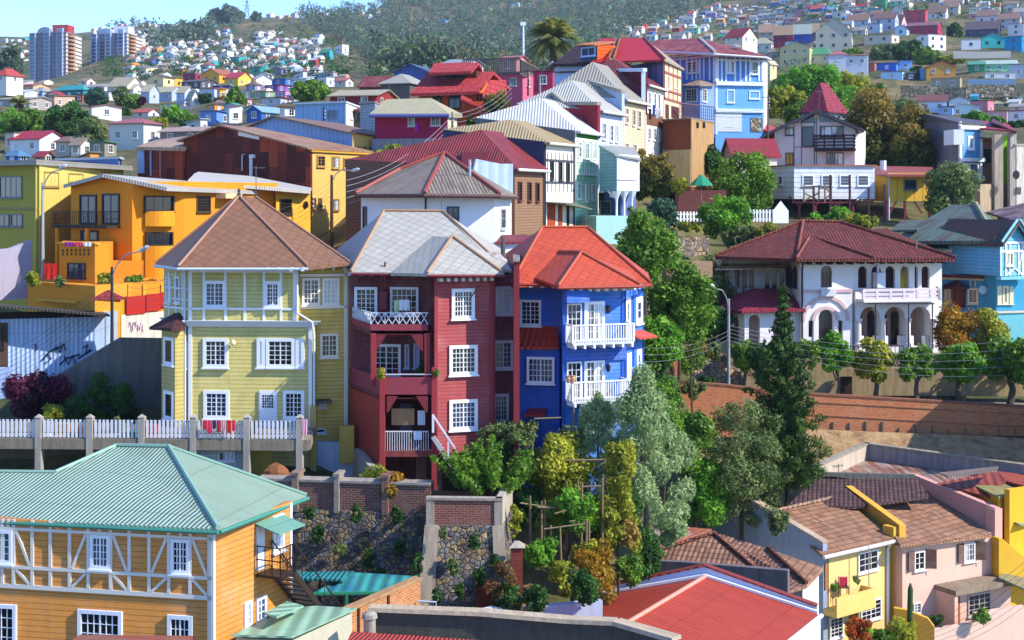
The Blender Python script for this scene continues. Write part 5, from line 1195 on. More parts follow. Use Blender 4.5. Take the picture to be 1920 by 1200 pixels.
def teal():
 root=thing('teal_porch_house',P(1150,405,120),'teal house with glazed white upper porch on slim white columns','house')
 A,B,C=G(1124,122),G(1156,119),G(1198,123);f,s=Face(A,B),Face(B,C);z0,z1=Z(358,119),Z(288,119);D=A+C-B
 prism(MB(),[A,B,C,D],z0,z1).build('upper_wall',M('siding','#6fa6b0',.28),root)
 slab(f,[(0,z1-.05),(f.L,z1-.05),f.az(1124,273)],[],-.2,0).build('gable_wall',M('siding','#6fa6b0',.28),root)
 m=MB();s.box(m,0,s.L,z0,z1-.04,0,.05);m.build('white_front',M('siding','#dfe4f0',.28),root)
 window(s,root,1157,303,1192,336,cols=9,rows=5,fr='#eef0f2',glass='c',fw=.12,deep=.1)
 qroof([P(1122,272,122),P(1153,289,118.3),P(1202,298,122.5),P(1190,276,129)],M('corr','#9a9c96',.3),root,.15)
 zb=Z(408,119)
 prism(MB(),[A+Vector((.6,3)),B+Vector((.6,3)),C+Vector((0,3)),D],zb-3,z0).build('lower_wall',M('plaster','#5a6aa0',.1),root)
 c=MB();c.lathe(f.pt(.1,zb-1,-.1),[(.12,0),(.12,z0-zb+1)],8)
 for p in(f.pt(f.L-.1,zb-1,-.05),s.pt(s.L*.38,zb-1,-.1),s.pt(s.L*.72,zb-1,-.1)):
  c=MB();h=z0-zb+1;c.lathe(p,[(.16,0),(.1,.4),(.09,h-.9),(.14,h-.6),(.42,h-.02)],8);c.build('porch_column',M('paint','#dfe6ee'),root)
 m=MB();m.bar(f.px(1142,358,.05),f.px(1153,370,.05),.16);m.bar(f.px(1153,360,.05),f.px(1146,368,.05),.16);m.build('brace',M('paint','#cfdae4'),root)
 w=FP(1126,124.5,1145,123);window(Face(A+Vector((.6,2.9)),B+Vector((.6,2.9))),root,1127,376,1146,402,cols=3,rows=4,fr='#8a8a90',glass='k',fw=.1)
 b=FP(1118,117.5,1178,118.5);m=MB();b.box(m,0,b.L,Z(442,118)-1.5,Z(405,118),-3.5,0);m.build('base_wall',M('plaster','#a4cfc4',.05),root)
teal()
def topblue():
 root=thing('large_light_blue_house',P(1360,250,166),'large light blue two storey house with rust red roof and white battens','house')
 A,B,C,D=G(1215,172),G(1341,164),G(1431,165.5),G(1438,171);f,g,s=Face(A,B),Face(B,C),Face(C,D);zt,zb=Z(100,164),Z(252,164)
 prism(MB(),[A,B,C,D,G(1420,184),G(1225,186)],zb-2,zt).build('wall',M('siding','#4a90dc',.4),root)
 zm=Z(155,164);m=MB();g.box(m,0,g.L,zb-2,zm,0,.06);m.build('lower_wall',M('plaster','#6aa8dc',.1),root)
 m=MB();s.box(m,0,s.L,zb-2,zt-.03,0,.06);m.build('white_side',M('plaster','#dfe2e4',.1),root)
 m=MB()
 for fc,us,top in((f,[1262,1276,1288,1298,1306,1313,1320,1331],150),(g,[1346,1353,1361,1378,1388,1398,1406,1423,1429],152)):
  for u in us:a=fc.az(u,130)[0];fc.box(m,a-.1,a+.1,fc.az(u,top)[1],zt-.1,0,.08)
  for v in(105,112):a,z=fc.az(us[0],v);fc.box(m,max(0,a-1),fc.L,z-.1,z+.1,0,.1)
 for fc in(f,g):fc.box(m,0 if fc is g else fc.L-.25,.25 if fc is g else fc.L,zb,zt-.1,0,.11)
 g.box(m,0,g.L,zm-.3,zm+.15,0,.35);g.box(m,0,g.L,Z(207,164)-.2,Z(207,164)+.2,.06,.3);m.build('timber_batten',M('paint','#d8e2ec'),root)
 for fc,u0,v0,u1,v1,gl,c in((f,1289,114,1311,138,'c',4),(g,1362,114,1377,138,'c',3),(g,1408,115,1422,140,'k',3),(g,1362,168,1377,193,'b',3),(g,1404,170,1424,186,'b',3)):
  window(fc,root,u0,v0,u1,v1,cols=c,rows=4,fr='#d4dce4',glass=gl,fw=.14,deep=.13)
 window(g,root,1361,216,1376,238,cols=2,rows=2,fr='#cfd2d4',glass='k',fw=.12)
 m=MB();g.pbox(m,1343,210,1390,247,.06,.12);m.build('pale_patch',M('plaster','#cdd4d8',.3),root)
 m=MB();g.pbox(m,1407,221,1429,247,.06,.14);m.build('stone_patch',M('stone','#a8a49a'),root)
 b0,b1,b2,b3=G(1274,166.2),G(1282,163),G(1313,161.4),G(1339,163.5);zb0,zb1=Z(208,163),Z(159,163)
 prism(MB(),[b0,b1,b2,b3,G(1338,165.5)],zb0-3,zb1).build('bay',M('plaster','#7a9ad0',.2),root)
 fb=Face(b1,b2);window(fb,root,1286,166,1308,191,cols=6,rows=4,fr='#d8d4cc',glass='g',fw=.12);window(Face(b2,b3),root,1316,166,1325,191,cols=2,rows=4,fr='#d8d4cc',glass='g',fw=.12)
 ap=P(1312,148,164.6);rr=[P(1272,160,166),P(1281,160,162),P(1313,160,160.4),P(1342,159,163)]
 roof([[rr[0],rr[1],ap],[rr[1],rr[2],ap],[rr[2],rr[3],ap]],M('corr','#a89a8a',0.,'#8a4a38'),root,.12,'bay_roof')
 e0,e1,e2,e3,e4=P(1205,92,171),P(1341,98,162.3),P(1436,104,163.6),P(1444,108,172),P(1420,100,188);a,b=P(1232,74,176),P(1312,72,173.5)
 roof([[e0,e1,b,a],[e1,e2,b],[e2,e3,b],[e3,e4,a,b]],M('corr','#7c2f32',.3,'#a8604a'),root,.4)
 m=MB();m.tube([e1+Vector((0,-.1,-.25)),e2+Vector((0,-.1,-.25)),e3+Vector((.1,0,-.25))],.13,6);m.tube([e0+Vector((0,-.1,-.25)),e1+Vector((0,-.1,-.25))],.2,6);m.build('gutter',M('paint','#c9ccd0'),root)
 h=MB();h.tube([e1+Vector((0,0,.05)),b+Vector((0,0,.08))],.2,5);h.build('hip_cap',M('paint','#c2b4ac'),root)
 q=MB();n_=[P(1375,86,167.2),P(1385,87,167.2),P(1392,92,165.8),P(1381,91,165.8)];q.poly([p+Vector((0,-.1,.2))for p in n_]);q.build('roof_patch',M('corr','#b0a494'),root)
topblue()
r,f,s,z=box3('plain brick box with tan rendered side below the light blue house','brick_block',1243,147,1295,144,1337,152,221,320,M('brick','#8a4a30'),M('concrete','#8a7a6a'),0.,t=.15)
m=MB();s.box(m,0,s.L,z-7,z-.05,0,.08);m.build('rendered_side',M('concrete','#b08a5c'),r)
m=MB();f.box(m,0,f.L,z-7,z-3.2,0,.08);m.build('rendered_base',M('concrete','#a8946c'),r)
for u in(1304,1316):m=MB();s.pbox(m,u,229,u+4,240,.08,.14);m.build('window',M('glass','#141210'),r)
t_=thing('terrace_fence',P(1300,220,150),'rusty wire fence on the terrace above the brick box','fence')
fc=FP(1275,153,1338,160);rails(fc,0,fc.L,fc.az(1300,222)[1],fc.az(1300,196)[1],16,M('metal','#7a5a54'),t_,0,.07,name='fence_panel')
def modern():
 root=thing('modern_gable_house',P(1530,315,158),'white modern house with broad low gable, big windows and dark timber balcony','house')
 A,B,C=G(1452,159),G(1603,156),G(1618,165);f=Face(A,B);zb=-1
 ap,l,r_=f.az(1535,211),f.az(1452,247),f.az(1603,238)
 slab(f,[(0,zb),(f.L,zb),r_,ap,l],[],-11,0).build('wall',M('plaster','#d6d2d0',.1),root)
 rp,lp,ep=f.px(1535,206,1.3),f.px(1440,250,1.3),f.px(1623,243,1.3);bk=Vector((1.5,13,0))
 roof([[lp,rp,rp+bk,lp+bk],[rp,ep,ep+bk,rp+bk]],M('corr','#55505e'),root,.35)
 for u0,v0,u1,v1,c,gl in((1472,239,1489,254,2,'w'),(1504,237,1525,275,1,'b'),(1537,236,1582,257,2,'w'),(1473,286,1488,309,2,'y'),(1550,286,1582,310,2,'w')):window(f,root,u0,v0,u1,v1,cols=c,rows=1,fr='#4a4a54',glass=gl,fw=.1)
 m=MB();slab(f,[f.az(1504,231),f.az(1526,230),f.az(1526,215),f.az(1504,226)],[],.01,.06,m);slab(f,[f.az(1536,229),f.az(1577,229),f.az(1536,213)],[],.01,.06,m);m.build('gable_glazing',M('glass','#2a4458'),root)
 m=MB()
 for u in(1489,1503,1527,1531):f.pbox(m,u-.5,222,u+.5,310,0,.06)
 for v in(229,275):f.pbox(m,1489,v,1531,v+1,0,.07)
 m.build('timber_strip',M('paint','#3a3a46'),root)
 a0,a1=f.az(1531,277)[0],f.az(1605,277)[0];z=f.az(1560,278)[1];m=MB();f.box(m,a0,a1,z-.35,z,0,1.8);m.build('balcony_floor',M('planks','#2e2028'),root)
 x=MB()
 for k in range(4):zz=z+.2+.35*k;f.box(x,a0,a1,zz,zz+.16,1.72,1.8);f.box(x,a1-.1,a1,zz,zz+.16,0,1.7);f.box(x,a0,a0+.1,zz,zz+.16,0,1.7)
 for k in range(5):a=a0+(a1-a0)*k/4;f.box(x,a-.08,a+.08,z,z+1.5,1.62,1.72)
 x.build('balcony_railing',M('planks','#33242c'),root)
modern()
house('small cream cottage with red tin roof left of the modern gable house',1362,1374,1463,284,322,153,-20,'g',26,'#cfc8bc','#8a2438',rk='corr',ns=1,cols=2)
house('orange gabled house end with red roof behind the modern gable house',1434,1450,1490,250,300,165,-50,'g',28,'#d08a30','#b8383c',win=False,dep=8)
def whiteblock():
 root=thing('white_stilt_block',P(1540,376,148),'long white flat roofed block on red steel stilts with four windows','house')
 A,B,C=G(1428,152),G(1489,146),G(1640,147);f,g=Face(A,B),Face(B,C);z0,z1=Z(373,146),Z(311,146)
 prism(MB(),[A,B,C,C+Vector((0,9)),A+Vector((1,6))],z0,z1).build('wall',M('siding','#dcdee4',.5),root)
 prism(MB(),[A+Vector((-.1,-.1)),B+Vector((0,-.2)),C+Vector((.2,-.2)),C+Vector((.2,9)),A+Vector((1,6.2))],z1,z1+.12).build('roof',M('paint','#a8624a'),root)
 window(f,root,1460,329,1468,347,cols=1,rows=1,fr='#e8eaf0',glass='k',fw=.12)
 for u in(1504,1540,1574,1607):window(g,root,u,328,u+22,349,cols=1,rows=3,fr='#e8eaea',glass='b',fw=.12)
 q=MB();m=M('paint','#7a2f34')
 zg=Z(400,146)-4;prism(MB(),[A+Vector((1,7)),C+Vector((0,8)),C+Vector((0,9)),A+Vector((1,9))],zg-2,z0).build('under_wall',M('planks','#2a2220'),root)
 for u in(1501,1531,1567,1602):
  s=MB();p=g.px(u,392,-.4);p.z=zg;t=Vector((p.x,p.y,Z(386,146)));s.bar(p,t,.22);s.bar(t,t+Vector((-1.1,0,1.0)),.16);s.bar(t,t+Vector((1.1,0,1.0)),.16);s.bar(t+Vector((0,.2,0)),t+Vector((0,.2,1.)),.1);s.build('stilt',m,root)
 s=MB();f2=g;s.bar(g.px(1486,379,-.3),g.px(1640,379,-.3),.2);s.build('girder',m,root)
 for u,vt in((1516,349),(1547,328),(1583,328),(1618,352),(1647,346)):
  s=MB();p=g.px(u,404,1.6);t=g.px(u,vt,1.6);s.bar(p-Vector((0,0,1.5)),t,.2);s.build('steel_post',M('paint','#4a262c'),root)
 tr=MB()
 for p,q in(((1502,347),(1502,378)),((1530,347),(1530,378)),((1541,347),(1541,380)),((1553,347),(1553,376)),((1502,350),(1553,349)),((1502,362),(1530,376)),((1530,362),(1502,376)),((1541,352),(1552,362)),((1552,364),(1541,374))):tr.bar(g.px(*p,.9),g.px(*q,.9),.14)
 tr.build('timber_trestle',M('planks','#8a7a68'),root)
 y=thing('yellow_stilt_box',P(1700,380,148),'yellow boarded box house with shuttered window on red stilts beside the white block','house')
 a,b,c=G(1640,151),G(1664,147),G(1748,147.5);h=Face(b,c);hz0,hz1=Z(377,147),Z(324,147)
 prism(MB(),[a,b,c,c+Vector((0,7)),a+Vector((0,5))],hz0,hz1).build('wall',M('planks','#d9aa3c',.9,'#c4952c'),y)
 window(h,y,1694,336,1719,357,cols=1,rows=1,fr='#7a7068',glass='c',fw=.14)
 qroof([P(1636,325,150.4),P(1662,328,145.6),P(1756,328,146),P(1748,313,156),P(1640,311,157)],M('corr','#a0524c'),y,.18)
 for u in(1664,1698,1744):s=MB();s.bar(h.pt(h.az(u,380)[0],zg-2,-.2),h.px(u,377,-.2),.24);s.build('stilt',m,y)
 s=MB();s.bar(h.px(1668,402,-.2),h.px(1682,378,-.2),.14);s.build('brace',m,y);s=MB();s.bar(h.px(1716,378,-.2),h.px(1730,400,-.2),.14);s.build('brace',m,y)
 d=MB();d.tube([h.pt(.1,hz1,.12),h.pt(.1,hz0-3,.12)],.1,6);d.build('downpipe',M('paint','#c4c8cc'),y)
 fl=MB();p=P(1656,322,152);fl.tube([p,p+Vector((0,0,1.2))],.35,8);fl.build('flue_pipe',M('metal','#d8dce0'),y)
whiteblock()
house('tall maroon tiled pyramid roof house behind the brown topped tree',1510,1550,1600,208,240,185,40,'h',56,'#9aa0b4','#8a3040',rk='tile',win=False)
def greyside():
 root=thing('narrow_blue_front_house',P(1800,335,140),'tall house with blank grey side wall and narrow sky blue clapboard front','house')
 A,B,C=G(1690,176),G(1797,159),G(1839,161);f,g=Face(A,B),Face(B,C);zb=-6
 slab(f,[(0,zb),(f.L,zb),f.az(1797,229),f.az(1735,215),f.az(1690,221)],[],-.3,0).build('wall',M('concrete','#77757e'),root)
 prism(MB(),[B,C,C+Vector((0,14)),A+Vector((2,2)),A+Vector((.3,.3)),B+Vector((.3,.3))],zb,Z(236,160)).build('core_wall',M('concrete','#8a8890'),root)
 m=MB();g.pbox(m,1800,243,1838,298,0,.12);m.build('clapboard_front',M('siding','#5a9cd0',.35),root)
 w=MB()
 for r_ in((1797,236,1843,243),(1797,296,1843,303),(1797,330,1841,335)):g.pbox(w,*r_,0,.4)
 g.pbox(w,1836,243,1840,335,0,.2);g.pbox(w,1797,228,1801,335,0,.2);w.build('white_trim',M('paint','#e0e4ea'),root)
 window(g,root,1813,255,1825,281,cols=2,rows=4,fr='#f2f2f2',glass='c',fw=.28,deep=.2)
 for u0,u1 in((1803,1815),(1817,1834)):window(g,root,u0,306,u1,329,cols=1,rows=1,fr='#e8ecf0',glass='b',fw=.14)
 m=MB();p=f.px(1790,273,0);f.pbox(m,1789,244,1808,272,.0,1.2);m.build('box_bay',M('plaster','#d8dae2'),root)
 qroof([f.px(1688,219,.2),f.px(1736,213,.2),f.px(1800,229,.2),g.px(1845,233,.3),P(1840,226,178),P(1730,212,192)],M('corr','#5e5a62'),root,.15)
greyside()
r,f,s,z=box3('raw concrete house with brown upper room and terrace beside the blue front','concrete_house',1815,158,1838,156,1890,159,345,400,M('concrete','#b09a7c'),None)
q=FP(1838,161,1868,161.2);m=MB();q.box(m,0,q.L,-2,Z(258,161),-6,0);m.build('brown_room',M('wood','#8a5a4a',.35),r);window(q,r,1842,277,1861,308,cols=1,rows=1,fr='#6a5a48',glass='c',fw=.14)
qroof([q.px(1836,258,1),q.px(1868,262,1),q.px(1868,254,-5),q.px(1836,250,-5)],M('corr','#8a2c3a'),r,.15)
m=MB();q2=FP(1865,157,1881,157.05);q2.box(m,0,q2.L,-6,Z(252,157),-.8,0);m.build('concrete_pier',M('concrete','#bca890'),r)
m=MB();q3=FP(1881,160,1896,160.05);q3.box(m,0,q3.L,-4,Z(255,160),-6,0);m.build('lime_wall',M('plaster','#8ac814',.05),r)
m=MB();q4=FP(1894,157,1906,157.05);q4.box(m,0,q4.L,-6,Z(248,157),-.8,0);m.build('concrete_pier',M('concrete','#c0b4a4'),r)
qroof([P(1838,240,160),P(1905,245,156),P(1890,232,172),P(1838,226,174)],M('corr','#a8383c'),r,.2,'red_roof');qroof([P(1858,228,164),P(1906,247,155),P(1905,243,170),P(1862,222,176)],M('corr','#5a2a34'),r,.2,'upper_roof')
dd=MB();p=q4.px(1899,328,.8);dd.tube_rings([[p+Vector((rr*math.cos(a*.6283)*.8,dy,rr*math.sin(a*.6283)))for a in range(10)]for rr,dy in((.5,-.1),(.35,.05),(.05,.1))]);dd.build('satellite_dish',M('metal','#3a3838'),r)
r,f,s,z=box3('pale blank rendered house at the right edge with a small black window','pale_rendered_house',1895,160,1906,157,1990,160,270,400,M('concrete','#c8c0b4'),M('concrete','#a89e90'),0.)
m=MB();s.pbox(m,1905,351,1914,364,0,.06);m.build('window',M('glass','#181818'),r)
wallthing('brick_garden_wall','dark red brick wall with pierced top above the white picket fence','wall',1268,141,1362,143,[(1268,358),(1362,356)],400,M('brick','#6a3a38'),.3)
def villa():
 root=thing('white_villa',P(1600,655,115),'white villa with maroon tile roof, round arches and upper gallery','villa')
 W=M('plaster','#ebe6e4',.0);zt=Z(487,112);zb=Z(655,112)-1
 A,B,C,D=G(1502,110.8),G(1598,111.4),G(1598.5,112.2),G(1766,113.4)
 L0=G(1473,118);L1=G(1360,119)
 f,g,ls,lw=Face(A,B),Face(B,D),Face(L0,A),Face(L1,L0)
 g=Face(G(1598,112.0),D)
 prism(MB(),[A+Vector((0,.35)),B+Vector((0,.35)),B+Vector((0,14)),A+Vector((-3,14)),L0+Vector((.3,.3))],zb,zt).build('core_wall',W,root)
 def R_(fc,u0,v0,u1,v1):return fc.rect(u0,v0,u1,v1)
 def arch(fc,u0,u1,vtop,vbot):
  a0,a1=fc.az(u0,vbot)[0],fc.az(u1,vbot)[0];zt_,z0=fc.az((u0+u1)/2,vtop)[1],fc.az((u0+u1)/2,vbot)[1]
  return arch_pts(a0,a1,z0,zt_-(a1-a0)/2)
 fw=[arch(f,1539,1560,498,539),arch(f,1535,1562,581,636)]
 sq=[f.rect(1516,601,1525,632),f.rect(1572,601,1580,632)];fw+=[[(a0,z0),(a1,z0),(a1,z1),(a0,z1)]for a0,a1,z0,z1 in sq]
 slab(f,[(0,zb),(f.L,zb),(f.L,zt),(0,zt)],fw,-.3,0).build('front_wall',W,root)
 for h in fw[::-1]:p=slab(f,[(a,z)for a,z in h],[],-.28,-.24).build('front_window',M('glass','#15121a'),root)
 m=MB()
 for i in range(1,3):a=fw[0][0][0]+(fw[0][1][0]-fw[0][0][0])*i/3;f.box(m,a-.03,a+.03,fw[0][0][1],fw[0][0][1]+1.2,-.24,-.2)
 f.box(m,fw[0][0][0],fw[0][1][0],fw[0][0][1]+.5,fw[0][0][1]+.56,-.24,-.205);f.box(m,fw[0][0][0],fw[0][1][0],fw[0][0][1]+1.15,fw[0][0][1]+1.21,-.24,-.205);m.build('window_bars',M('paint','#7a5a50'),p)
 ring=MB()
 for uc,r0,r1,v in((1548,20,26,601),(1548,39,45,601)):
  c,z=f.az(uc,v);s=f.L/96
  o=[(c+r1*s*math.cos(math.pi*k/14),z+r1*s*math.sin(math.pi*k/14))for k in range(15)]+[(c-r0*s*math.cos(math.pi*k/14),z+r0*s*math.sin(math.pi*k/14))for k in range(15)]
  slab(f,o,[],0,.12,ring)
 ring.build('arch_moulding',M('plaster','#d8b8b0',.0),root)
 for u in(1528,1567):m=MB();f.pbox(m,u-3,600,u+3,640,0,.1);m.build('pilaster',W,root)
 m=MB();z=f.az(1550,544)[1];f.box(m,0,f.L,z-.18,z+.05,0,.1);m.build('string_course',M('plaster','#d4b0b0'),root)
 m=MB();f.pbox(m,1537,542,1565,555,0,.35);m.build('sign_box',M('paint','#d8d4d8'),root)
 up=[arch(g,u0,u1,499,540)for u0,u1 in((1609,1626),(1634,1652),(1660,1678),(1688,1704),(1715,1721),(1728,1743))]
 lo_z=g.az(1670,640)[1]
 slab(g,[(0,g.az(1600,545)[1]),(g.L,g.az(1700,545)[1]),(g.L,zt),(0,zt)],up,-.35,0).build('gallery_wall',W,root)
 lo=[arch(g,u0,u1,574,648)for u0,u1 in((1607,1644),(1652,1691),(1700,1738))]
 gb=g.az(1670,545)[1]
 slab(g,[(0,zb),(g.L-1.0,zb),(g.L-1.0,gb),(0,gb)],lo,-.4,.6).build('arcade',W,root)
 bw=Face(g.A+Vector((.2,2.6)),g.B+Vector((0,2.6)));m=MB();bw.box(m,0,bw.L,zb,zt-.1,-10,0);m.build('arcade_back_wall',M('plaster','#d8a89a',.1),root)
 m=MB();g.box(m,g.L-1.,g.L,zb,gb,-12,0);g.box(m,g.L-.3,g.L,gb,zt,-12,-.36);m.build('end_wall',W,root)
 fl=MB();g.box(fl,0,g.L,gb-.3,gb,-2.8,-.36);fl.build('gallery_floor',W,root)
 for h in up:
  m=MB();slab(g,h,[],-.34,-.3,m);m.build('gallery_window',M('curtain','#c9a820')if h is up[3]else M('planks','#3a1c20'),root)
 for u0,u1 in((1606,1615),(1626,1643),(1653,1662),(1670,1684)):
  m=MB();h=arch(bw,u0,u1,583 if u1-u0>10 else 588,645);slab(bw,h,[],0,.05,m);m.build('arcade_door',M('glass','#1a1420'),root)
 for u in(1603,1648,1695,1742):
  c=MB();p=g.px(u,648,.74);h=g.az(u,596)[1]-p.z;c.lathe(p,[(.3,0),(.3,.25),(.2,.35),(.18,h-.3),(.3,h-.05),(.32,h)],10);c.build('arcade_column',W,root,smooth=False)
 pd=MB()
 for u in(1611,1641,1656,1687,1704,1733):g.pbox(pd,u-4,629,u+4,648,-.1,.5)
 pd.build('pedestal',W,root)
 zf=g.az(1650,561)[1];m=MB();g.box(m,.1,g.L-1.0,zf-.1,zf+.12,.6,1.9);m.build('balcony_floor',W,root)
 m=MB()
 for v in(541,549,556):z=g.az(1650,v)[1];g.box(m,.1,g.L-1.0,z-.1,z+.1,1.75,1.88)
 for u in(1600,1625,1650,1675,1700,1725,1742):a=min(g.L-1.2,max(.12,g.az(u,545)[0]));g.box(m,a-.1,a+.1,zf+.12,g.az(1650,540)[1],1.7,1.9)
 g.box(m,g.L-1.3,g.L-1.0,zf,g.az(1650,536)[1],1.5,1.9);m.build('balustrade',M('plaster','#e4d4d4'),root)
 m=MB()
 for u in(1622,1683,1727):m.tube([g.px(u,648,1.9),g.px(u,566,1.9)],.05,6)
 m.bar(g.px(1608,566,1.9),g.px(1730,566,1.9),.1);m.build('pergola_pipe',M('metal','#4a4048'),root)
 ck=MB();g.pbox(ck,1633,510,1648,538,.3,1.2);g.pbox(ck,1637,492,1640,510,.6,.8);ck.build('stove_box',M('plaster','#dfe0e4'),root)
 prism(MB(),[L1,L0,L0+Vector((0,6)),L1+Vector((0,6))],zb,zt-.05).build('wing_wall',M('plaster','#e0dad8',.0),root)
 for fc,r_ in((ls,(1475,1483,499,541)),(ls,(1487,1494,499,541))):
  m=MB();slab(fc,arch(fc,*r_),[],.0,.06,m);m.build('arched_window',M('glass','#1c1a22'),root)
 lf2=Face(L1,L0)
 for u0 in(1379,1392,1405):window(lf2,root,u0,505,u0+8,537,cols=1,rows=2,fr='#8a6a48',glass='g',fw=.1)
 for u0 in(1434,1447,1461):m=MB();slab(lf2,arch(lf2,u0,u0+9,500,542),[],0,.06,m);m.build('arched_window',M('glass','#1c1a22'),root)
 m=MB()
 for u in(1363,1382,1396,1412):m.bar(lf2.px(u,548,1.8),lf2.px(u,499,1.8),.14)
 m.bar(lf2.px(1345,500,1.8),lf2.px(1475,497,1.8),.2);m.build('veranda_frame',M('planks','#8a6a48'),root)
 qroof([lf2.px(1343,502,2.2),lf2.px(1470,500,2.2),lf2.px(1470,494,0),lf2.px(1352,494,0)],M('corr','#cfc4a8'),root,.1,'veranda_roof')
 p0,p1,p2=G(1342,115),G(1396,110.5),G(1505,111.5);pf=Face(p1,p2);pl=Face(p0,p1);zp=Z(583,111)
 ho=[arch(pf,1404,1425,590,650),arch(pf,1450,1484,588,648)]
 slab(pf,[(0,zb),(pf.L,zb),(pf.L,zp),(0,zp)],ho,-.3,0).build('pavilion_wall',W,root)
 slab(pl,[(0,zb),(pl.L,zb),(pl.L,zp),(0,zp)],[arch(pl,1349,1361,590,640),arch(pl,1370,1385,590,640)],-.3,0).build('pavilion_side',W,root)
 bk=MB();prism(bk,[p0+Vector((1.5,2)),p1+Vector((.6,2.2)),p2+Vector((0,2.2)),p2+Vector((0,6)),p0+Vector((1,5))],zb,zp);bk.build('pavilion_core',M('plaster','#d8b8b0',.1),root)
 T=M('tile','#8a2a3c',.34)
 e=[P(1338,582,115.2),P(1391,583,109.6),P(1511,580,110.6),P(1480,556,116),P(1352,560,119)];ap=P(1412,541,115);ap2=P(1470,541,115.5)
 roof([[e[0],e[1],ap],[e[1],e[2],ap2,ap],[e[0],ap,e[4]],[e[2],e[3],ap2],[e[3],e[4],ap,ap2]],T,root,.2,'pavilion_roof')
 RT=M('tile','#6a3028',.32,'#482622')
 q0,q1,q2,q3=P(1341,480,117.2),P(1494,485.5,110.6),P(1793,484,110.2),P(1760,470,126)
 q4=P(1370,470,129);a,b=P(1506,415.5,119.5),P(1575,417,119.3)
 roof([[q1,q2,b,a],[q0,q1,a],[q2,q3,b],[q3,q4,a,b],[q4,q0,a]],RT,root,.28)
 pa=lambda u,v:onplane(q1,q2,b,u,v)
 c0,c1=P(1519,444,116.4),P(1640,485,109.2);c2=P(1493,486,108.8)
 roof([[c2,c1,c0]],RT,root,.2,'front_gablet');roof([[P(1600,430,119),P(1662,428,119),P(1790,483,112),P(1700,470,113)]],RT,root,.2,'rear_roof')
 h=MB()
 for s_,t_ in((a,b),(b,q2),(a,q1),(c0,c1),(c0,c2),(a,q0)):
  n=int((t_-s_).length/.42)
  for k in range(n):h.tube([s_.lerp(t_,k/n)+Vector((0,0,.08)),s_.lerp(t_,(k+.9)/n)+Vector((0,0,.1))],[.13,.1],6)
 h.build('ridge_tiles',M('tile','#8a4a3e',.34),root)
 b_=MB()
 for fc in(f,g):
  n=9 if fc is g else 5
  for k in range(n):aa=fc.L*(k+.4)/n;fc.box(b_,aa,aa+.22,zt-.3,zt-.08,0,1.0)
 b_.build('eave_bracket',M('planks','#4a2a24'),root)
 d=MB();d.tube([f.pt(.1,zt,.3),f.pt(.05,zt-.7,.12),f.pt(.05,zb,.12)],.08,6);d.build('downpipe',M('paint','#3a3038'),root)
 an=MB();p=P(1719,470,112.5);an.tube([p,p+Vector((0,0,.8))],.05,5);an.build('vent_pipe',M('metal','#8a8888'),root)
 tm=MB();tm.box(*[f.A.x-1,D.x],107.3,112,zb-4.2,zb+.75);tm.build('terrace_base',M('stone','#9a9488',1.6),root)
 tf=Face((f.A.x-1,107.2),(D.x,107.2));rails(tf,0,8.0,zb+.76,zb+1.75,26,M('metal','#4a3838'),root,-.1,.04)
villa()
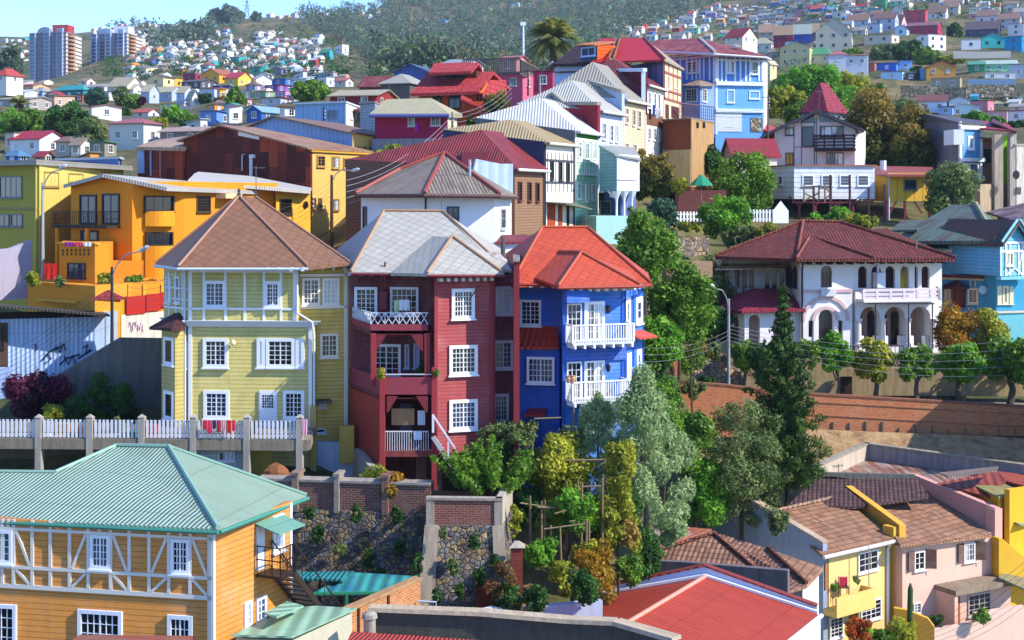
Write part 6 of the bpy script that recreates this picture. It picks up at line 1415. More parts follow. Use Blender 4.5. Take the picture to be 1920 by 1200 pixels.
def turquoise():
 root=thing('turquoise_house',P(1820,600,122),'turquoise clapboard house with cream battens and green rusted roof','house')
 TQ=M('siding','#3a9ccc',.3);A,B=G(1735,124),G(1855,120);f=Face(A,B);C=G(1868,124);zt=Z(467,120);zb=Z(640,120)-2
 g0,g1=G(1874,117.2),G(1926,118.5);g=Face(g0,g1)
 prism(MB(),[A,B,G(1870,121.5),G(1990,124),G(1990,140),G(1740,138)],zb,zt).build('wall',TQ,root)
 zg0=g.az(1890,517)[1]
 ap,l,r_=g.az(1901,418),g.az(1874,452),g.az(1926,450)
 slab(g,[(0,zg0),(g.L,zg0),r_,ap,l],[],-6,0).build('gable_wall',M('siding','#6ab8d8',.3),root)
 lw=FP(1868,118.5,1945,119.5);m=MB();lw.box(m,0,lw.L,zb,zg0+.1,-6,0);m.build('lower_wing',M('plaster','#3f9ec4',.1),root)
 m=MB()
 for u in(1748,1757,1767,1785,1792,1813,1824,1835):a=f.az(u,480)[0];f.box(m,a-.07,a+.07,f.az(u,500 if u in(1785,1792)else 472)[1]if u not in(1785,1792)else f.az(u,500)[1],zt-.1,0,.06)
 a,z=f.az(1800,457);f.box(m,0,f.L,zt-.35,zt-.1,0,.08);z=f.az(1800,522)[1];f.box(m,0,f.L,z-.12,z+.06,0,.07)
 for u in(1820,1829):a=f.az(u,530)[0];f.box(m,a-.06,a+.06,f.az(u,538)[1],z,0,.06)
 m.build('cream_batten',M('paint','#d4cf9c'),root)
 m=MB();z=f.az(1800,519)[1];f.box(m,0,f.L,z-.1,z+.16,0,.16);m.build('belt_course',M('paint','#6a2a34'),root)
 w=MB()
 for u in(1876,1885,1893,1909,1917,1924):a=g.az(u,480)[0];g.box(w,a-.07,a+.07,zg0,g.az(u,455)[1],0,.07)
 for v in(455,471):z=g.az(1900,v)[1];g.box(w,0,g.L,z-.09,z+.09,0,.08)
 g.bar(w,1886,473,1892,503,.12);g.bar(w,1916,473,1910,503,.12);g.bar(w,1886,516,1901,503,.12);g.bar(w,1917,516,1902,503,.12);w.build('half_timbering',M('paint','#dfe8e4'),root)
 bb=MB()
 for p,q in(((1872,455),(1901,413)),((1901,413),(1930,455))):bb.bar(g.px(*p,.5),g.px(*q,.5),.12,.45)
 bb.build('bargeboard',M('paint','#8fd0e0'),root)
 z=g.az(1900,518)[1];m=MB();g.box(m,-.1,g.L+.1,z-.25,z,-.3,.3);m.build('jetty_beam',M('paint','#7cc0d8'),root)
 for fc,u0,v0,u1,v1,c in((f,1814,470,1835,500,4),(f,1815,540,1835,570,4),(f,1772,540,1783,567,2),(g,1884,472,1900,499,3),(lw,1865.5+4,536,1877,570,2),(lw,1879,536,1890,570,3),(lw,1892,537,1899,570,2)):
  window(fc,root,u0,v0,u1,v1,cols=c,rows=5,fr='#ddd6b4',glass='c',fw=.18,deep=.1)
 d=MB();f.pbox(d,1789,542,1810,576,0,.3);d.build('door',M('planks','#6a3420'),root)
 pz=P(1795,522,122.5);pr=[P(1763,538,122.5),P(1798,537,118.4),P(1820,537,121.5)]
 roof([[pr[0],pr[1],pz],[pr[1],pr[2],pz]],M('corr','#5a2028'),root,.2,'porch_roof')
 m=MB();p=pr[1];m.bar(p+Vector((0,.3,0)),p+Vector((0,.3,-2.2)),.15);m.build('porch_post',M('planks','#5a2a22'),root)
 ds=MB();p=f.px(1847,543,.5);ds.tube_rings([[p+Vector((rr*math.cos(a*.6283),dy,rr*math.sin(a*.6283)))for a in range(10)]for rr,dy in((.36,-.12),(.25,.0),(.03,.05))]);ds.build('satellite_dish',M('metal','#b8c8d8'),root)
 dp=MB();dp.tube([f.px(1857,455,.4),f.px(1856,472,.15),f.px(1856,610,.15)],.1,6);dp.build('downpipe',M('paint','#7a4a44'),root)
 RG=M('corr','#5c7266',.4,'#54342c')
 e0,e1,e2,e3=P(1668,452,124.6),P(1868,451,117.8),P(1905,449,126),P(1700,436,141);a,b=P(1783,384,130.5),P(1829,383,128.8)
 roof([[e0,e1,b,a],[e1,e2,b],[e2,e3,a,b],[e3,e0,a]],RG,root,.3)
 rp=g.px(1901,412,.7);lp=g.px(1869,458,.7);ep=g.px(1933,458,.7);k=Vector((-3.6,7.4,0))
 roof([[lp,rp,rp+k,lp+k],[rp,ep,ep+k,rp+k]],M('corr','#4a4038',.4,'#6a3a34'),root,.2,'gable_roof')
 qroof([P(1668,432,128),P(1720,430,124),P(1735,412,134),P(1692,413,136)],RG,root,.2,'rear_roof')
 h=MB();h.tube([b+Vector((0,0,.1)),e1+Vector((0,0,.1))],.22,5);h.build('hip_cap',M('paint','#8a8a6c'),root)
 t=MB();tw=FP(1868,117.6,1990,119.5);tw.box(t,0,tw.L,zb-3,tw.az(1890,587)[1],-.6,0);t.build('plinth_wall',M('plaster','#6ab8c4',.1),root);t=MB();tw.box(t,0,tw.L,tw.az(1890,587)[1],tw.az(1890,584)[1],-.6,.12);t.build('plinth_coping',M('paint','#c9c4b0'),root)
turquoise()
r_=thing('rusty_roof_house',P(1925,420,138),'house with purple brown streaked rusty roof behind the turquoise house','house')
prism(MB(),[G(1870,142),G(1990,136),G(2010,150),G(1880,152)],-7,Z(401,138)).build('wall',M('concrete','#8a6a5a'),r_)
roof([[P(1850,397,143),P(1905,415,133),P(2010,420,133),P(2010,362,146),P(1935,377,148)]],M('corr','#5a3a40',.4,'#8a8088'),r_,.2)
def stonewall():
 root=thing('stone_retaining_wall',P(670,1080,62.5),'tall dark rubble stone retaining wall topped with old brick below the maroon house','wall')
 f=FP(480,63,806,61.8);zb=Z(1150,62)-2;zm,zt=f.az(700,960)[1],f.az(700,908)[1]
 m=MB();f.box(m,0,f.L,zb,zm,-1.,0);m.build('stone_face',M('stone','#6f6c6e',5.6),root)
 m=MB();f.box(m,0,f.L,zm,zt,-.8,-.12);m.build('brick_parapet',M('brick','#7a4a3e',0.,'#8f8378'),root)
 m=MB();f.box(m,0,f.L,zt,zt+.1,-.86,-.05);m.build('coping',M('concrete','#9a9088'),root)
 for u,w,c in((553,12,'#8a7468'),(631,9,'#9a9288'),(722,12,'#7e5648')):
  a=f.az(u,930)[0];m=MB();f.box(m,a-w*.012,a+w*.012,zm-.1,zt+.3,-.85,.06);f.box(m,a-w*.016,a+w*.016,zt+.3,zt+.42,-.9,.1);m.build('pier',M('brick',c,0.,'#8f8378'),root)
 b=thing('stone_bastion',P(870,1150,60),'projecting stone bastion with buttressed corners and brick parapet holding a tree','wall')
 A,B,C=G(799,59.6),G(942,59.4),G(962,63.2);g,s=Face(A,B),Face(B,C);z0=Z(1165,60)-2;z1,z2=g.az(870,985)[1],g.az(870,938)[1]
 A0,B0,C0=G(772,58.4),G(962,58.2),G(975,63)
 MB().hexa([V3(p,z0)for p in(A0,B0,C0,G(790,64))],[V3(p,z1)for p in(A,B,C,G(806,64))]).build('stone_face',M('stone','#75706e',5.6),b)
 m=MB();g.box(m,.32,g.L-.32,z1,z2,-.3,-.03);m.build('brick_parapet',M('brick','#8a4638',0.,'#8f8378'),b)
 m=MB();s.box(m,0,s.L,z1,z2+.1,-.3,-.02);m.build('side_parapet',M('plaster','#b0a494',.3),b)
 m=MB();g.box(m,0,g.L,z2,z2+.1,-.36,.05);m.build('coping',M('concrete','#a09488'),b)
 for fa,a0,a1,x0,x1 in((g,0,.34,0,0),(g,g.L-.34,g.L,0,0)):m=MB();fa.box(m,a0,a1,z1-.3,z2-.005,-.3,.02);m.build('corner_quoin',M('concrete','#a89c8c'),b)
 for(t0,t1,q0,q1,w)in((A,A0,0,0,.75),(B,B0,0,0,.6)):
  m=MB();e=Vector((1,0))if t0 is A else Vector((-1,0));o=Vector((0,-.08))
  m.hexa([V3(t1+o-e*.05,z0),V3(t1+o+e*w,z0),V3(t1+e*w+Vector((0,.5)),z0),V3(t1-e*.05+Vector((0,.5)),z0)]if e.x>0 else[V3(t1+o+e*w,z0),V3(t1+o-e*.05,z0),V3(t1-e*.05+Vector((0,.5)),z0),V3(t1+e*w+Vector((0,.5)),z0)],[V3(t0+o-e*.05,z1),V3(t0+o+e*w*.7,z1),V3(t0+e*w*.7+Vector((0,.5)),z1),V3(t0-e*.05+Vector((0,.5)),z1)]if e.x>0 else[V3(t0+o+e*w*.7,z1),V3(t0+o-e*.05,z1),V3(t0-e*.05+Vector((0,.5)),z1),V3(t0+e*w*.7+Vector((0,.5)),z1)])
  m.build('buttress',M('concrete','#a39684'),b)
 m=MB();r_=FP(895,58.2,930,58.2);r_.pbox(m,893,1098,922,1160,-.6,.1);m.build('brick_patch',M('brick','#8a3c28'),b)
 q=MB();q.hexa([V3(p,z1-.5)for p in(A,B,C,G(806,64))],[V3(p,z2-.5)for p in(A+Vector((.2,.2)),B+Vector((-.2,.2)),C+Vector((-.2,0)),G(806,64))]);q.build('soil_fill',M('plaster','#5a4632',.3),b)
stonewall()
for u,v,w,h,d,c in((668,985,24,46,61.7,'dark'),(692,1065,26,36,61.6,'dark'),(750,1040,22,30,61.3,'dark'),(706,1100,40,44,61.3,'dark'),(782,1080,22,60,58.2,'dark'),(850,1080,24,34,58.,'olive'),(900,1105,30,50,57.9,'dark'),(928,1070,26,34,58.,'dark'),(862,1118,20,30,57.8,'dark'),(596,1020,26,40,62.2,'dark'),(640,1040,40,26,62.,'olive'),(580,975,22,30,62.3,'dark'),(745,985,26,40,61.6,'dark'),(830,1010,18,26,58.9,'olive'),(888,1030,26,30,58.6,'dark'),(820,1130,30,30,57.8,'dark')):
 shrub(u,v,v-h,w,d,c,f'dark weed clump growing out of the stone wall',420,.08,'weeds on the stone wall',depth=.35,name='weed_clump',cat='weed')
shrub(735,945,885,56,62.6,'orange','orange flowering nasturtium trailing over the brick parapet',1600,.09,name='flowering_creeper')
shrub(702,918,862,52,64.2,'yellow','yellow green weeds left of the maroon house posts',900,.09)
shrub(790,940,905,46,63.0,'orange','low orange flowering plant right of the trailing nasturtium',700,.08)
shrub(966,1005,945,26,60.5,'yellow','yellow green fern growing on the bastion corner',700,.1)
shrub(945,1125,1052,60,57.6,'brown','dry brown thorn bush at the foot of the bastion',1500,.07)
shrub(955,1165,1085,56,57.2,'dark','dark green ivy mass below the dry brown thorn bush',1600,.09)
p_=thing('brick_gate_pillar',P(969,1080,58.5),'red brick gate pillar with pale cap beside the bastion','pillar')
m=MB();c=P(969,1085,58.5);m.box(c.x-.24,c.x+.24,c.y-.24,c.y+.24,c.z-1,Z(1024,58.5));m.build('shaft',M('brick','#8a4032'),p_)
m=MB();zc=Z(1024,58.5);m.hexa([(c.x-.34,c.y-.34,zc),(c.x+.34,c.y-.34,zc),(c.x+.34,c.y+.34,zc),(c.x-.34,c.y+.34,zc)],[(c.x-.1,c.y-.1,zc+.2),(c.x+.1,c.y-.1,zc+.2),(c.x+.1,c.y+.1,zc+.2),(c.x-.1,c.y+.1,zc+.2)]);m.build('cap',M('concrete','#a89c90'),p_)
wallthing('white_yard_wall','whitewashed yard wall half covered by shrubs behind the red roof','wall',985,57,1130,58,[(985,1140),(1130,1126)],1190,M('plaster','#a8b4cc',.35),.3)
wallthing('white_low_wall','low whitewashed wall remnant at the foot of the bastion','wall',898,56.6,958,57,[(898,1146),(925,1140),(958,1143)],1190,M('plaster','#d8d8da',.1),.3)
wallthing('broken_white_wall','white wall fragment standing under the yellow house','wall',592,70.2,661,69.5,[(592,828),(661,831)],905,M('plaster','#b9c4dc',.2),.3)
wallthing('stepped_garden_wall','crumbling pale garden wall stepping down beside the maroon house posts','wall',661,69.2,722,63.6,[(661,840),(672,850),(690,872),(722,896)],930,M('concrete','#a09890'),.35)
m=MB();q=P(650,830,69);m.box(q.x-.35,q.x+.35,q.y,q.y+.4,q.z-1,q.z+.8);tag(m.build('gate_pier',M('plaster','#b89a48',.2)),'mustard yellow pier between the yellow house and the maroon house','pillar')
t_=thing('tarp_bundle',P(517,903,66.0),'brown tarpaulin draped over a pile under the terrace','tarp')
m=MB();c=P(517,903,65.9);rng=random.Random(6)
rings=[]
for r_,z in((.62,-.3),(.66,.2),(.55,.5),(.35,.72),(.06,.84)):rings.append([c+Vector(((r_+rng.uniform(-.09,.09))*math.cos(k*.628),(r_*.7+rng.uniform(-.06,.06))*math.sin(k*.628),z+rng.uniform(-.05,.07)))for k in range(10)])
m.tube_rings(rings);m.build('tarpaulin',M('fabric','#8a5a3a'),t_)
sh=thing('green_shed_roof',P(600,1100,57),'blue green metal shed roof on thin posts against the stone wall','shed')
qroof([P(546,1084,56),P(640,1086,55.5),P(664,1071,59.5),P(552,1072,60)],M('corr','#2f8f94',.2),sh,.08);m=MB()
for u in(552,600,640):p=P(u,1086,56);m.bar(p,p-Vector((0,0,3)),.08)
m.build('post',M('metal','#4a4a48'),sh)
sh=thing('teal_canopy',P(680,1115,56),'teal ribbed canopy roof over the yard beside the brick wall','shed')
qroof([P(586,1112,54.5),P(735,1110,54.8),P(781,1080,57.2),P(660,1073,57.9)],M('corr','#3a948c',.5,'#2a6a86'),sh,.08)
m=MB();m.bar(P(588,1113,54.5),P(735,1111,54.8),.1);m.bar(P(650,1113,54.6),P(650,1113,54.6)-Vector((0,0,3)),.1);m.bar(P(735,1111,54.8),P(781,1081,57.2),.1);m.build('canopy_frame',M('paint','#2f8a6a'),sh)
sh=thing('pale_green_shed',P(560,1195,48),'shed with pale green sheet roof in front of the teal canopy','shed')
q=[P(434,1190,46.2),P(548,1193,46.),P(668,1140,49.4),P(562,1134,49.9)];qroof(q,M('corr','#8fb49a',.6),sh,.07)
prism(MB(),[G(442,46.5),G(545,46.3),G(660,49.3),G(566,49.7)],-22,q[2].z-.15).build('wall',M('plaster','#b8b4a0',.2),sh)
qroof([P(496,1149,47.),P(519,1156,46.6),P(569,1135,48.6),P(538,1127,49)],M('corr','#8cb59e',.5),sh,.07,'upper_roof')
r_,f=wallthing('brick_yard_wall','sunlit orange brick yard wall running back to the stone bastion','wall',535,46.9,788,54.4,[(535,1200),(788,1088)],1300,M('brick','#b5713f',0.,'#c9a078'),.25,'#a8825c')
m=MB()
for u in(671,727):a,z=f.az(u,1140);f.box(m,a-.05,a+.05,z-3,f.az(u,1200-(u-535)*.443)[1],0,.06)
m.build('expansion_joint',M('paint','#3a2a20'),r_)
m=MB();m.tube([P(783,1127,54),P(818,1129,54),P(816,1145,54),P(815,1170,54)],.04,6);tag(m.build('pipe_handrail',M('metal','#b8c4d4')),'bent pale pipe handrail at the foot of the bastion','handrail')
pr=thing('concrete_parapet_building',P(950,1230,46),'grey concrete parapet building with red corrugated roof at the bottom edge','building')
pts=[(690,1146,47.6),(900,1154,46.8),(1062,1168,46),(1150,1172,45.4),(1262,1204,44)]
for i in range(4):
 f=FP(pts[i][0],pts[i][2],pts[i+1][0],pts[i+1][2]);z0,z1=Z(pts[i][1],pts[i][2]),Z(pts[i+1][1],pts[i+1][2])
 slab(f,[(0,-22),(f.L,-22),(f.L,z1),(0,z0)],[],-.4,0).build('parapet',M('concrete','#565049'),pr)
 m=MB();m.hexa([f.pt(0,z0,.1),f.pt(f.L,z1,.1),f.pt(f.L,z1,-.5),f.pt(0,z0,-.5)],[f.pt(0,z0+.13,.06),f.pt(f.L,z1+.13,.06),f.pt(f.L,z1+.13,-.44),f.pt(0,z0+.13,-.44)]);m.build('coping',M('concrete','#b5a48c'),pr)
qroof([P(640,1222,43),P(660,1184,46.9),P(1250,1224,43.4),P(1230,1290,39),P(640,1290,39)],M('corr','#b8463e',.14),pr,.1)
m=MB();m.lathe(P(693,1188,46.9),[(.2,-.5),(.2,.5),(.26,.52),(.24,.66),(.12,.74)],12);m.build('chimney_pot',M('concrete','#9a9488'),pr)
sh=thing('rust_roof_lean_to',P(250,1215,42),'rusty red lean-to roof peeking in under the orange half timbered house','lean-to')
qroof([P(128,1204,42),P(150,1190,43.6),P(362,1192,43),P(380,1210,41),P(370,1300,37),P(110,1300,38)],M('corr','#a8543c',.2,'#8a6a5a'),sh,.1)
def redhall():
 root=thing('red_metal_hall',P(1290,1200,56),'hall with red metal gable roof inside pale blue parapets, bottom right of centre','building')
 R0,LB,RB=P(1322,1083,62),P(1118,1118,63.1),P(1534,1152,60.4);dv=Vector((.504,.864,0))*14;R1,LF,RF=R0-dv,LB-dv,RB-dv
 RD=M('corr','#b0432f',.3,'#9a3828')
 roof([[LF,R1,R0,LB],[R1,RF,RB,R0]],RD,root,.1)
 m=MB();m.tube([R1+Vector((0,0,.05)),R0+Vector((0,0,.05))],.09,6);m.build('ridge_cap',M('paint','#d8907c'),root)
 W=M('plaster','#b8c4e4',.1)
 for p,q,v0,v1 in((LB,R0,1104,1062),(R0,RB,1062,1138)):
  f=Face(Vector((p.x,p.y+.25)),Vector((q.x,q.y+.25)));z0,z1=Z(v0,p.y+.25),Z(v1,q.y+.25)
  slab(f,[(0,-24),(f.L,-24),(f.L,z1),(0,z0)],[],-.25,0).build('parapet',W,root)
  m=MB();m.hexa([f.pt(0,z0,.08),f.pt(f.L,z1,.08),f.pt(f.L,z1,-.33),f.pt(0,z0,-.33)],[f.pt(0,z0+.07,.08),f.pt(f.L,z1+.07,.08),f.pt(f.L,z1+.07,-.33),f.pt(0,z0+.07,-.33)]);m.build('parapet_flashing',M('corr','#8a3a34',.4),root)
  m=MB();m.bar((p if p is LB else R0)+Vector((0,.1,.08)),(q)+Vector((0,.1,.08)),.2,.1);m.build('valley_flashing',M('paint','#d4dcec'),root)
 f=Face(Vector((RF.x+.05,RF.y)),Vector((RB.x+.1,RB.y)));m=MB();z0,z1=RF.z-.15,RB.z-.15
 slab(f,[(0,-24),(f.L,-24),(f.L,z1),(0,z0)],[],-.3,0).build('side_wall',M('plaster','#d4dae2',.1),root)
 m=MB();m.tube([RF+Vector((.15,0,-.05)),RB+Vector((.15,0,-.05))],.1,6);m.build('gutter',M('paint','#d8dce4'),root)
 m=MB()
 for a in(4.6,8.2,11.6):
  slab(f,arch_pts(a,a+1.7,z1-3.,z1-1.5),[arch_pts(a+.18,a+1.52,z1-2.9,z1-1.5)],0,.07,m)
 m.build('arched_frame',M('paint','#e8ecf0'),root)
 prism(m:=MB(),[Vector((LF.x+.2,LF.y)),Vector((RF.x-.2,RF.y)),Vector((RB.x-.3,RB.y)),Vector((LB.x+.3,LB.y))],-24,RF.z-.3);m.build('wall',M('plaster','#c9d0dc',.1),root)
 f2_off=''', LF.y)), Vector((LB.x-.1, LB.y))); f3 = FP(1118, 60.6, 1330, 62); prism(m := MB(), [Vector((LF.x+.2, LF.y)), Vector((RF.x-.2, RF.y)), Vector((RB.x-.3, RB.y)), Vector((LB.x+.3, LB.y))], -24, RF.z-.6); '''
redhall()
def tiled():
 T=M('tile','#8a6552',.36,'#6a4a3a');T2=M('tile','#9a7258',.36,'#7a5240')
 root=thing('low_tiled_house',P(1400,1110,70),'low house with several brown tiled hips behind the red metal hall','house')
 a,b=P(1338,1001,74.5),P(1352,1001,74.5);l=P(1186,1050,73.2);c=P(1414,1066,71.2);k=P(1440,1029,72.8);kf=P(1513,1096,68.4)
 roof([[l,c,a],[a,c,b],[b,c,P(1478,1108,67.6),kf,k],[l,a,P(1240,1026,77)]],T,root,.18)
 roof([[k,kf,P(1543,1064,71.6)]],T2,root,.18,'side_roof')
 h=MB()
 for p,q in((a,c),(k,kf),(a,l)):
  n=int((q-p).length/.4);h=MB()
  for i in range(n):h.tube([p.lerp(q,i/n)+Vector((0,0,.06)),p.lerp(q,(i+.9)/n)+Vector((0,0,.09))],[.12,.09],6)
  h.build('ridge_tiles',M('tile','#7a4a3c',.36),root)
 prism(MB(),[G(1215,73.4),G(1405,71.4),G(1505,69),G(1535,71.8),G(1350,78)],-25,-18.85).build('wall',M('plaster','#d8d4c8',.1),root)
 f=FP(1150,70.8,1477,67.2);zt=0;slab(f,[(0,-23),(f.L,-23),f.az(1477,1070),f.az(1280,1054),f.az(1150,1048)],[],-.35,0).build('front_parapet',M('concrete','#6e6468'),root)
 r2=thing('tiled_gable_roof',P(1250,1010,76),'pinkish parapet and red tile roof corner beside the silvery tree','house')
 f=FP(1202,74,1300,76);slab(f,[(0,-24),(f.L,-24),f.az(1300,1000),f.az(1232,985),f.az(1226,998),f.az(1202,998)],[],-.3,0).build('wall',M('concrete','#8a7a74'),r2)
 roof([[P(1192,1050,70.5),P(1250,1020,74),P(1335,992,77),P(1290,988,78)]],M('tile','#a5644e',.36),r2,.15)
 y=thing('yellow_terrace_house',P(1610,1195,78),'pale yellow terrace house with brown tile roof and grey gable end','house')
 A,B=G(1544,76),G(1680,79.9);f=Face(A,B);zt=Z(1041,76);zb=-24.8
 bk=Vector((-f.e.y,f.e.x));C,D=B+bk*9,A+bk*9
 prism(MB(),[A+Vector((.35,.3)),B,C,G(1352,84.8)],zb,zt-.05).build('wall',M('plaster','#e2c07c',.08),y)
 gw=Face(G(1318,83.2),A);slab(gw,[(0,zb),(gw.L,zb),gw.az(1543,1019),gw.az(1413,941),gw.az(1320,988)],[],-.35,.0).build('gable_end_wall',M('plaster','#8c98ac',.35),y)
 m=MB()
 for p,q in(((1413,941),(1544,1019)),((1320,988),(1413,941))):m.bar(gw.px(*p,-.17)+Vector((0,0,.03)),gw.px(*q,-.17)+Vector((0,0,.03)),.46,.12)
 m.build('gable_coping',M('concrete','#b09c88'),y)
 e0,e1,r1,r0=P(1543,1041,75.5),P(1681,1010,79.3),P(1575,932,84.6),P(1447,961,80.6)
 roof([[e0,e1,r1,r0],[r0,r1,r1+V3(bk*4,-1.4),r0+V3(bk*4,-1.4)]],T2,y,.15)
 h=MB();n=14
 for i in range(n):h.tube([r0.lerp(r1,i/n)+Vector((0,0,.05)),r0.lerp(r1,(i+.92)/n)+Vector((0,0,.08))],[.13,.1],6)
 h.build('ridge_tiles',M('tile','#9a7a66',.36),y)
 g=MB();g.tube([e0+Vector((.05,-.08,-.1)),e1+Vector((.05,-.08,-.1))],.1,6);g.tube([f.px(1662,1018,.25),f.px(1662,1030,.1),f.px(1662,1170,.1)],.09,6);g.build('gutter',M('paint','#e4e4e4'),y)
 for r_,c,rr,gl in(((1608,1033,1645,1071),3,3,'c'),((1613,1125,1651,1162),4,4,'g'),((1555,1156,1580,1195),3,5,'g')):window(f,y,*r_,cols=c,rows=rr,fr='#e4e6e8',glass=gl,fw=.08)
 a0,a1=0.,f.az(1617,1100)[0];zf=f.az(1580,1132)[1];m=MB();f.box(m,a0,a1,zf-.3,zf,0,.9);f.box(m,a0,a1,zf,zf+.75,.78,.9);f.box(m,a1-.12,a1,zf,zf+.75,0,.78);m.build('balcony',M('plaster','#e2bc6c',.05),y)
 d=MB();f.pbox(d,1546,1055,1551,1105,0,.05);f.pbox(d,1592,1142,1609,1200,0,.05);d.build('door',M('planks','#a86a34'),y)
 p=MB();f.box(p,f.L-.55,f.L+.12,zb,Z(985,79.9),-.5,.25);p.build('party_pillar',M('plaster','#dca43c',.08),y)
 pf=Face(G(1572,86.2),G(1690,79.2));t0,t1=pf.az(1586,911),pf.az(1686,984)
 slab(pf,[(0,zb+3),(pf.L,zb+3),t1,t0,(0,t0[1]-.5)],[],-.4,0).build('party_parapet',M('plaster','#dba640',.08),y)
 an=MB();q=f.px(1604,1096,.9);an.tube([q,q+Vector((0,0,2.4))],.035,5);an.build('pole',M('metal','#b8b0a8'),y)
 k_=thing('pink_terrace_house',P(1780,1190,81),'pink terrace house with dark brown open shutters and concrete porch slab','house')
 A,B=G(1692,78.9),G(1872,82.6);f=Face(A,B);zt=Z(1024,79);bk=Vector((-f.e.y,f.e.x))
 prism(MB(),[A,B,B+bk*9,A+bk*9],zb,zt).build('wall',M('plaster','#dcb29e',.08),k_)
 e0,e1,r1,r0=P(1689,1023,78.2),P(1860,1003,81.8),P(1752,924,87.4),P(1637,943,83.9)
 roof([[e0,e1,r1,r0],[r0,r1,r1+V3(bk*4,-1.4),r0+V3(bk*4,-1.4)]],T2,k_,.15)
 h=MB()
 for i in range(n):h.tube([r0.lerp(r1,i/n)+Vector((0,0,.05)),r0.lerp(r1,(i+.92)/n)+Vector((0,0,.08))],[.13,.1],6)
 h.build('ridge_tiles',M('tile','#9a7a66',.36),k_)
 pp=Face(G(1704,88.6),G(1866,82.3));t0,t1=pp.az(1710,889),pp.az(1866,953)
 slab(pp,[(0,zb+3),(pp.L,zb+3),t1,t0,(0,t0[1])],[],-.4,0).build('party_parapet',M('plaster','#d09a94',.1),k_)
 m=MB();f.box(m,f.L-.5,f.L+.1,zb,Z(953,82.5),-.5,.2);m.build('party_pillar',M('plaster','#d4a092',.1),k_)
 for(w0,w1,v0,v1),sh in(((1713,1733,1033,1069),((1701,1036,1073,.1),(1733,1031,1066,.9))),((1806,1827,1018,1053),((1794,1023,1058,.1),(1828,1016,1050,.9)))):
  window(f,k_,w0,v0,w1,v1,cols=2,rows=3,fr='#d8d4d0',glass='c',fw=.09)
  for u,a_,b_,tw in sh:
   s=MB();a=f.az(w0 if tw<.5 else w1,v0)[0];z1=f.az(w0,v0)[1];z0=f.az(w0,v1)[1];sg=-1 if tw<.5 else 1
   d0,d1=f.pt(a,0,.05),f.pt(a+sg*.5,0,.45 if sg>0 else .1);nrm=Vector((-(d1-d0).y,(d1-d0).x,0)).normalized()*.04
   s.hexa([Vector((d0.x,d0.y,z0)),Vector((d1.x,d1.y,z0)),Vector((d1.x,d1.y,z0))+nrm,Vector((d0.x,d0.y,z0))+nrm],[Vector((d0.x,d0.y,z1)),Vector((d1.x,d1.y,z1)),Vector((d1.x,d1.y,z1))+nrm,Vector((d0.x,d0.y,z1))+nrm]);s.build('shutter',M('siding','#5a3628',.08),k_)
 a0,a1=f.az(1752,1085)[0],f.L;zp=f.az(1800,1087)[1];m=MB();f.box(m,a0,a1,zp-.28,zp,0,1.6);m.build('porch_slab',M('concrete','#8a7a66'),k_)
 m=MB();f.box(m,a0,a0+.25,zb,zp-.28,0,1.5);f.box(m,f.az(1773,1120)[0],a1,zb,zp-.28,0,.9);m.build('porch_wall',M('plaster','#dcb29e',.08),k_)
 fp=Face(f.A+f.n*.9,f.B+f.n*.9)
 d=MB();fp.pbox(d,1779,1120,1799,1174,0,.05);d.build('door',M('planks','#a85a30'),k_)
 window(fp,k_,1814,1112,1856,1152,cols=4,rows=4,fr='#b8b4b0',glass='g',fw=.07)
 window(f,k_,1712,1130,1726,1150,cols=2,rows=3,fr='#d8d4d0',glass='g',fw=.06)
 wallthing('pink_front_wall','low pink front garden wall with planter below the pink terrace house','wall',1735,76.5,1922,79,[(1735,1190),(1755,1180),(1828,1168),(1830,1150),(1922,1136)],1260,M('plaster','#d8b8a6',.08),.3)
 wallthing('orange_gate_wall','curved orange garden wall between the yellow and pink terrace houses','wall',1676,76.8,1752,76.2,[(1676,1140),(1700,1144),(1740,1160),(1752,1176)],1260,M('plaster','#dca03a',.08),.3)
 m=MB();c=P(1706,1196,75.4);m.tube([c-Vector((0,0,.5)),c+Vector((0,0,1.2)),c+Vector((.03,0,2.6)),c+Vector((.03,0,2.9))],[.14,.15,.14,.04],9);tag(m.build('column_cactus',M('plaster','#2e4a24',.2),smooth=True),'tall dark green column cactus before the pink terrace house','cactus')
 shrub(1758,1180,1147,28,77.4,'dark','clipped round dark shrub before the pink porch',900,.08)
 shrub(1838,1165,1138,34,77.2,'green','leafy plant spilling over the pink planter wall',700,.1)
 for u,v0,v1,w,c_,l in((1612,1205,1145,54,'red','rusty red and orange flowering shrub below the yellow terrace house'),(1692,1212,1160,66,'yellow','bright yellow green shrub at the bottom right before the cactus'),(1650,1212,1175,50,'green','mid green shrub between the rusty shrub and the yellow green one'),(1625,1216,1178,28,'bright','small bright green bush at the bottom edge before the rusty shrub')):shrub(u,v0,v1,w,74.6,c_,l,1400,.1)
 for u,l,c_ in((1551,'red potted flowers at the left end of the yellow balcony','red'),(1565,'green potted plant in the middle of the yellow balcony','green'),(1606,'pale potted plant at the right end of the yellow balcony','olive')):shrub(u,1114-(u-1550)*.35,1098-(u-1550)*.35,14,76.4,c_,l,260,.07)
 ch=thing('balcony_chair',P(1582,1108,76.6),'chair with a red cushion on the yellow balcony','chair');c=P(1582,1112,76.4);m=MB();m.box(c.x-.25,c.x+.25,c.y-.22,c.y+.22,c.z+.3,c.z+.36)
 for dx in(-.22,.22):
  for dy in(-.2,.2):m.bar(c+Vector((dx,dy,-.1)),c+Vector((dx,dy,.3 if dy<0 else .85)),.04)
 m.build('chair_frame',M('planks','#6a3a24'),ch);m=MB();m.box(c.x-.18,c.x+.18,c.y+.08,c.y+.2,c.z+.37,c.z+.82);m.build('cushion',M('fabric','#c8304a'),ch)
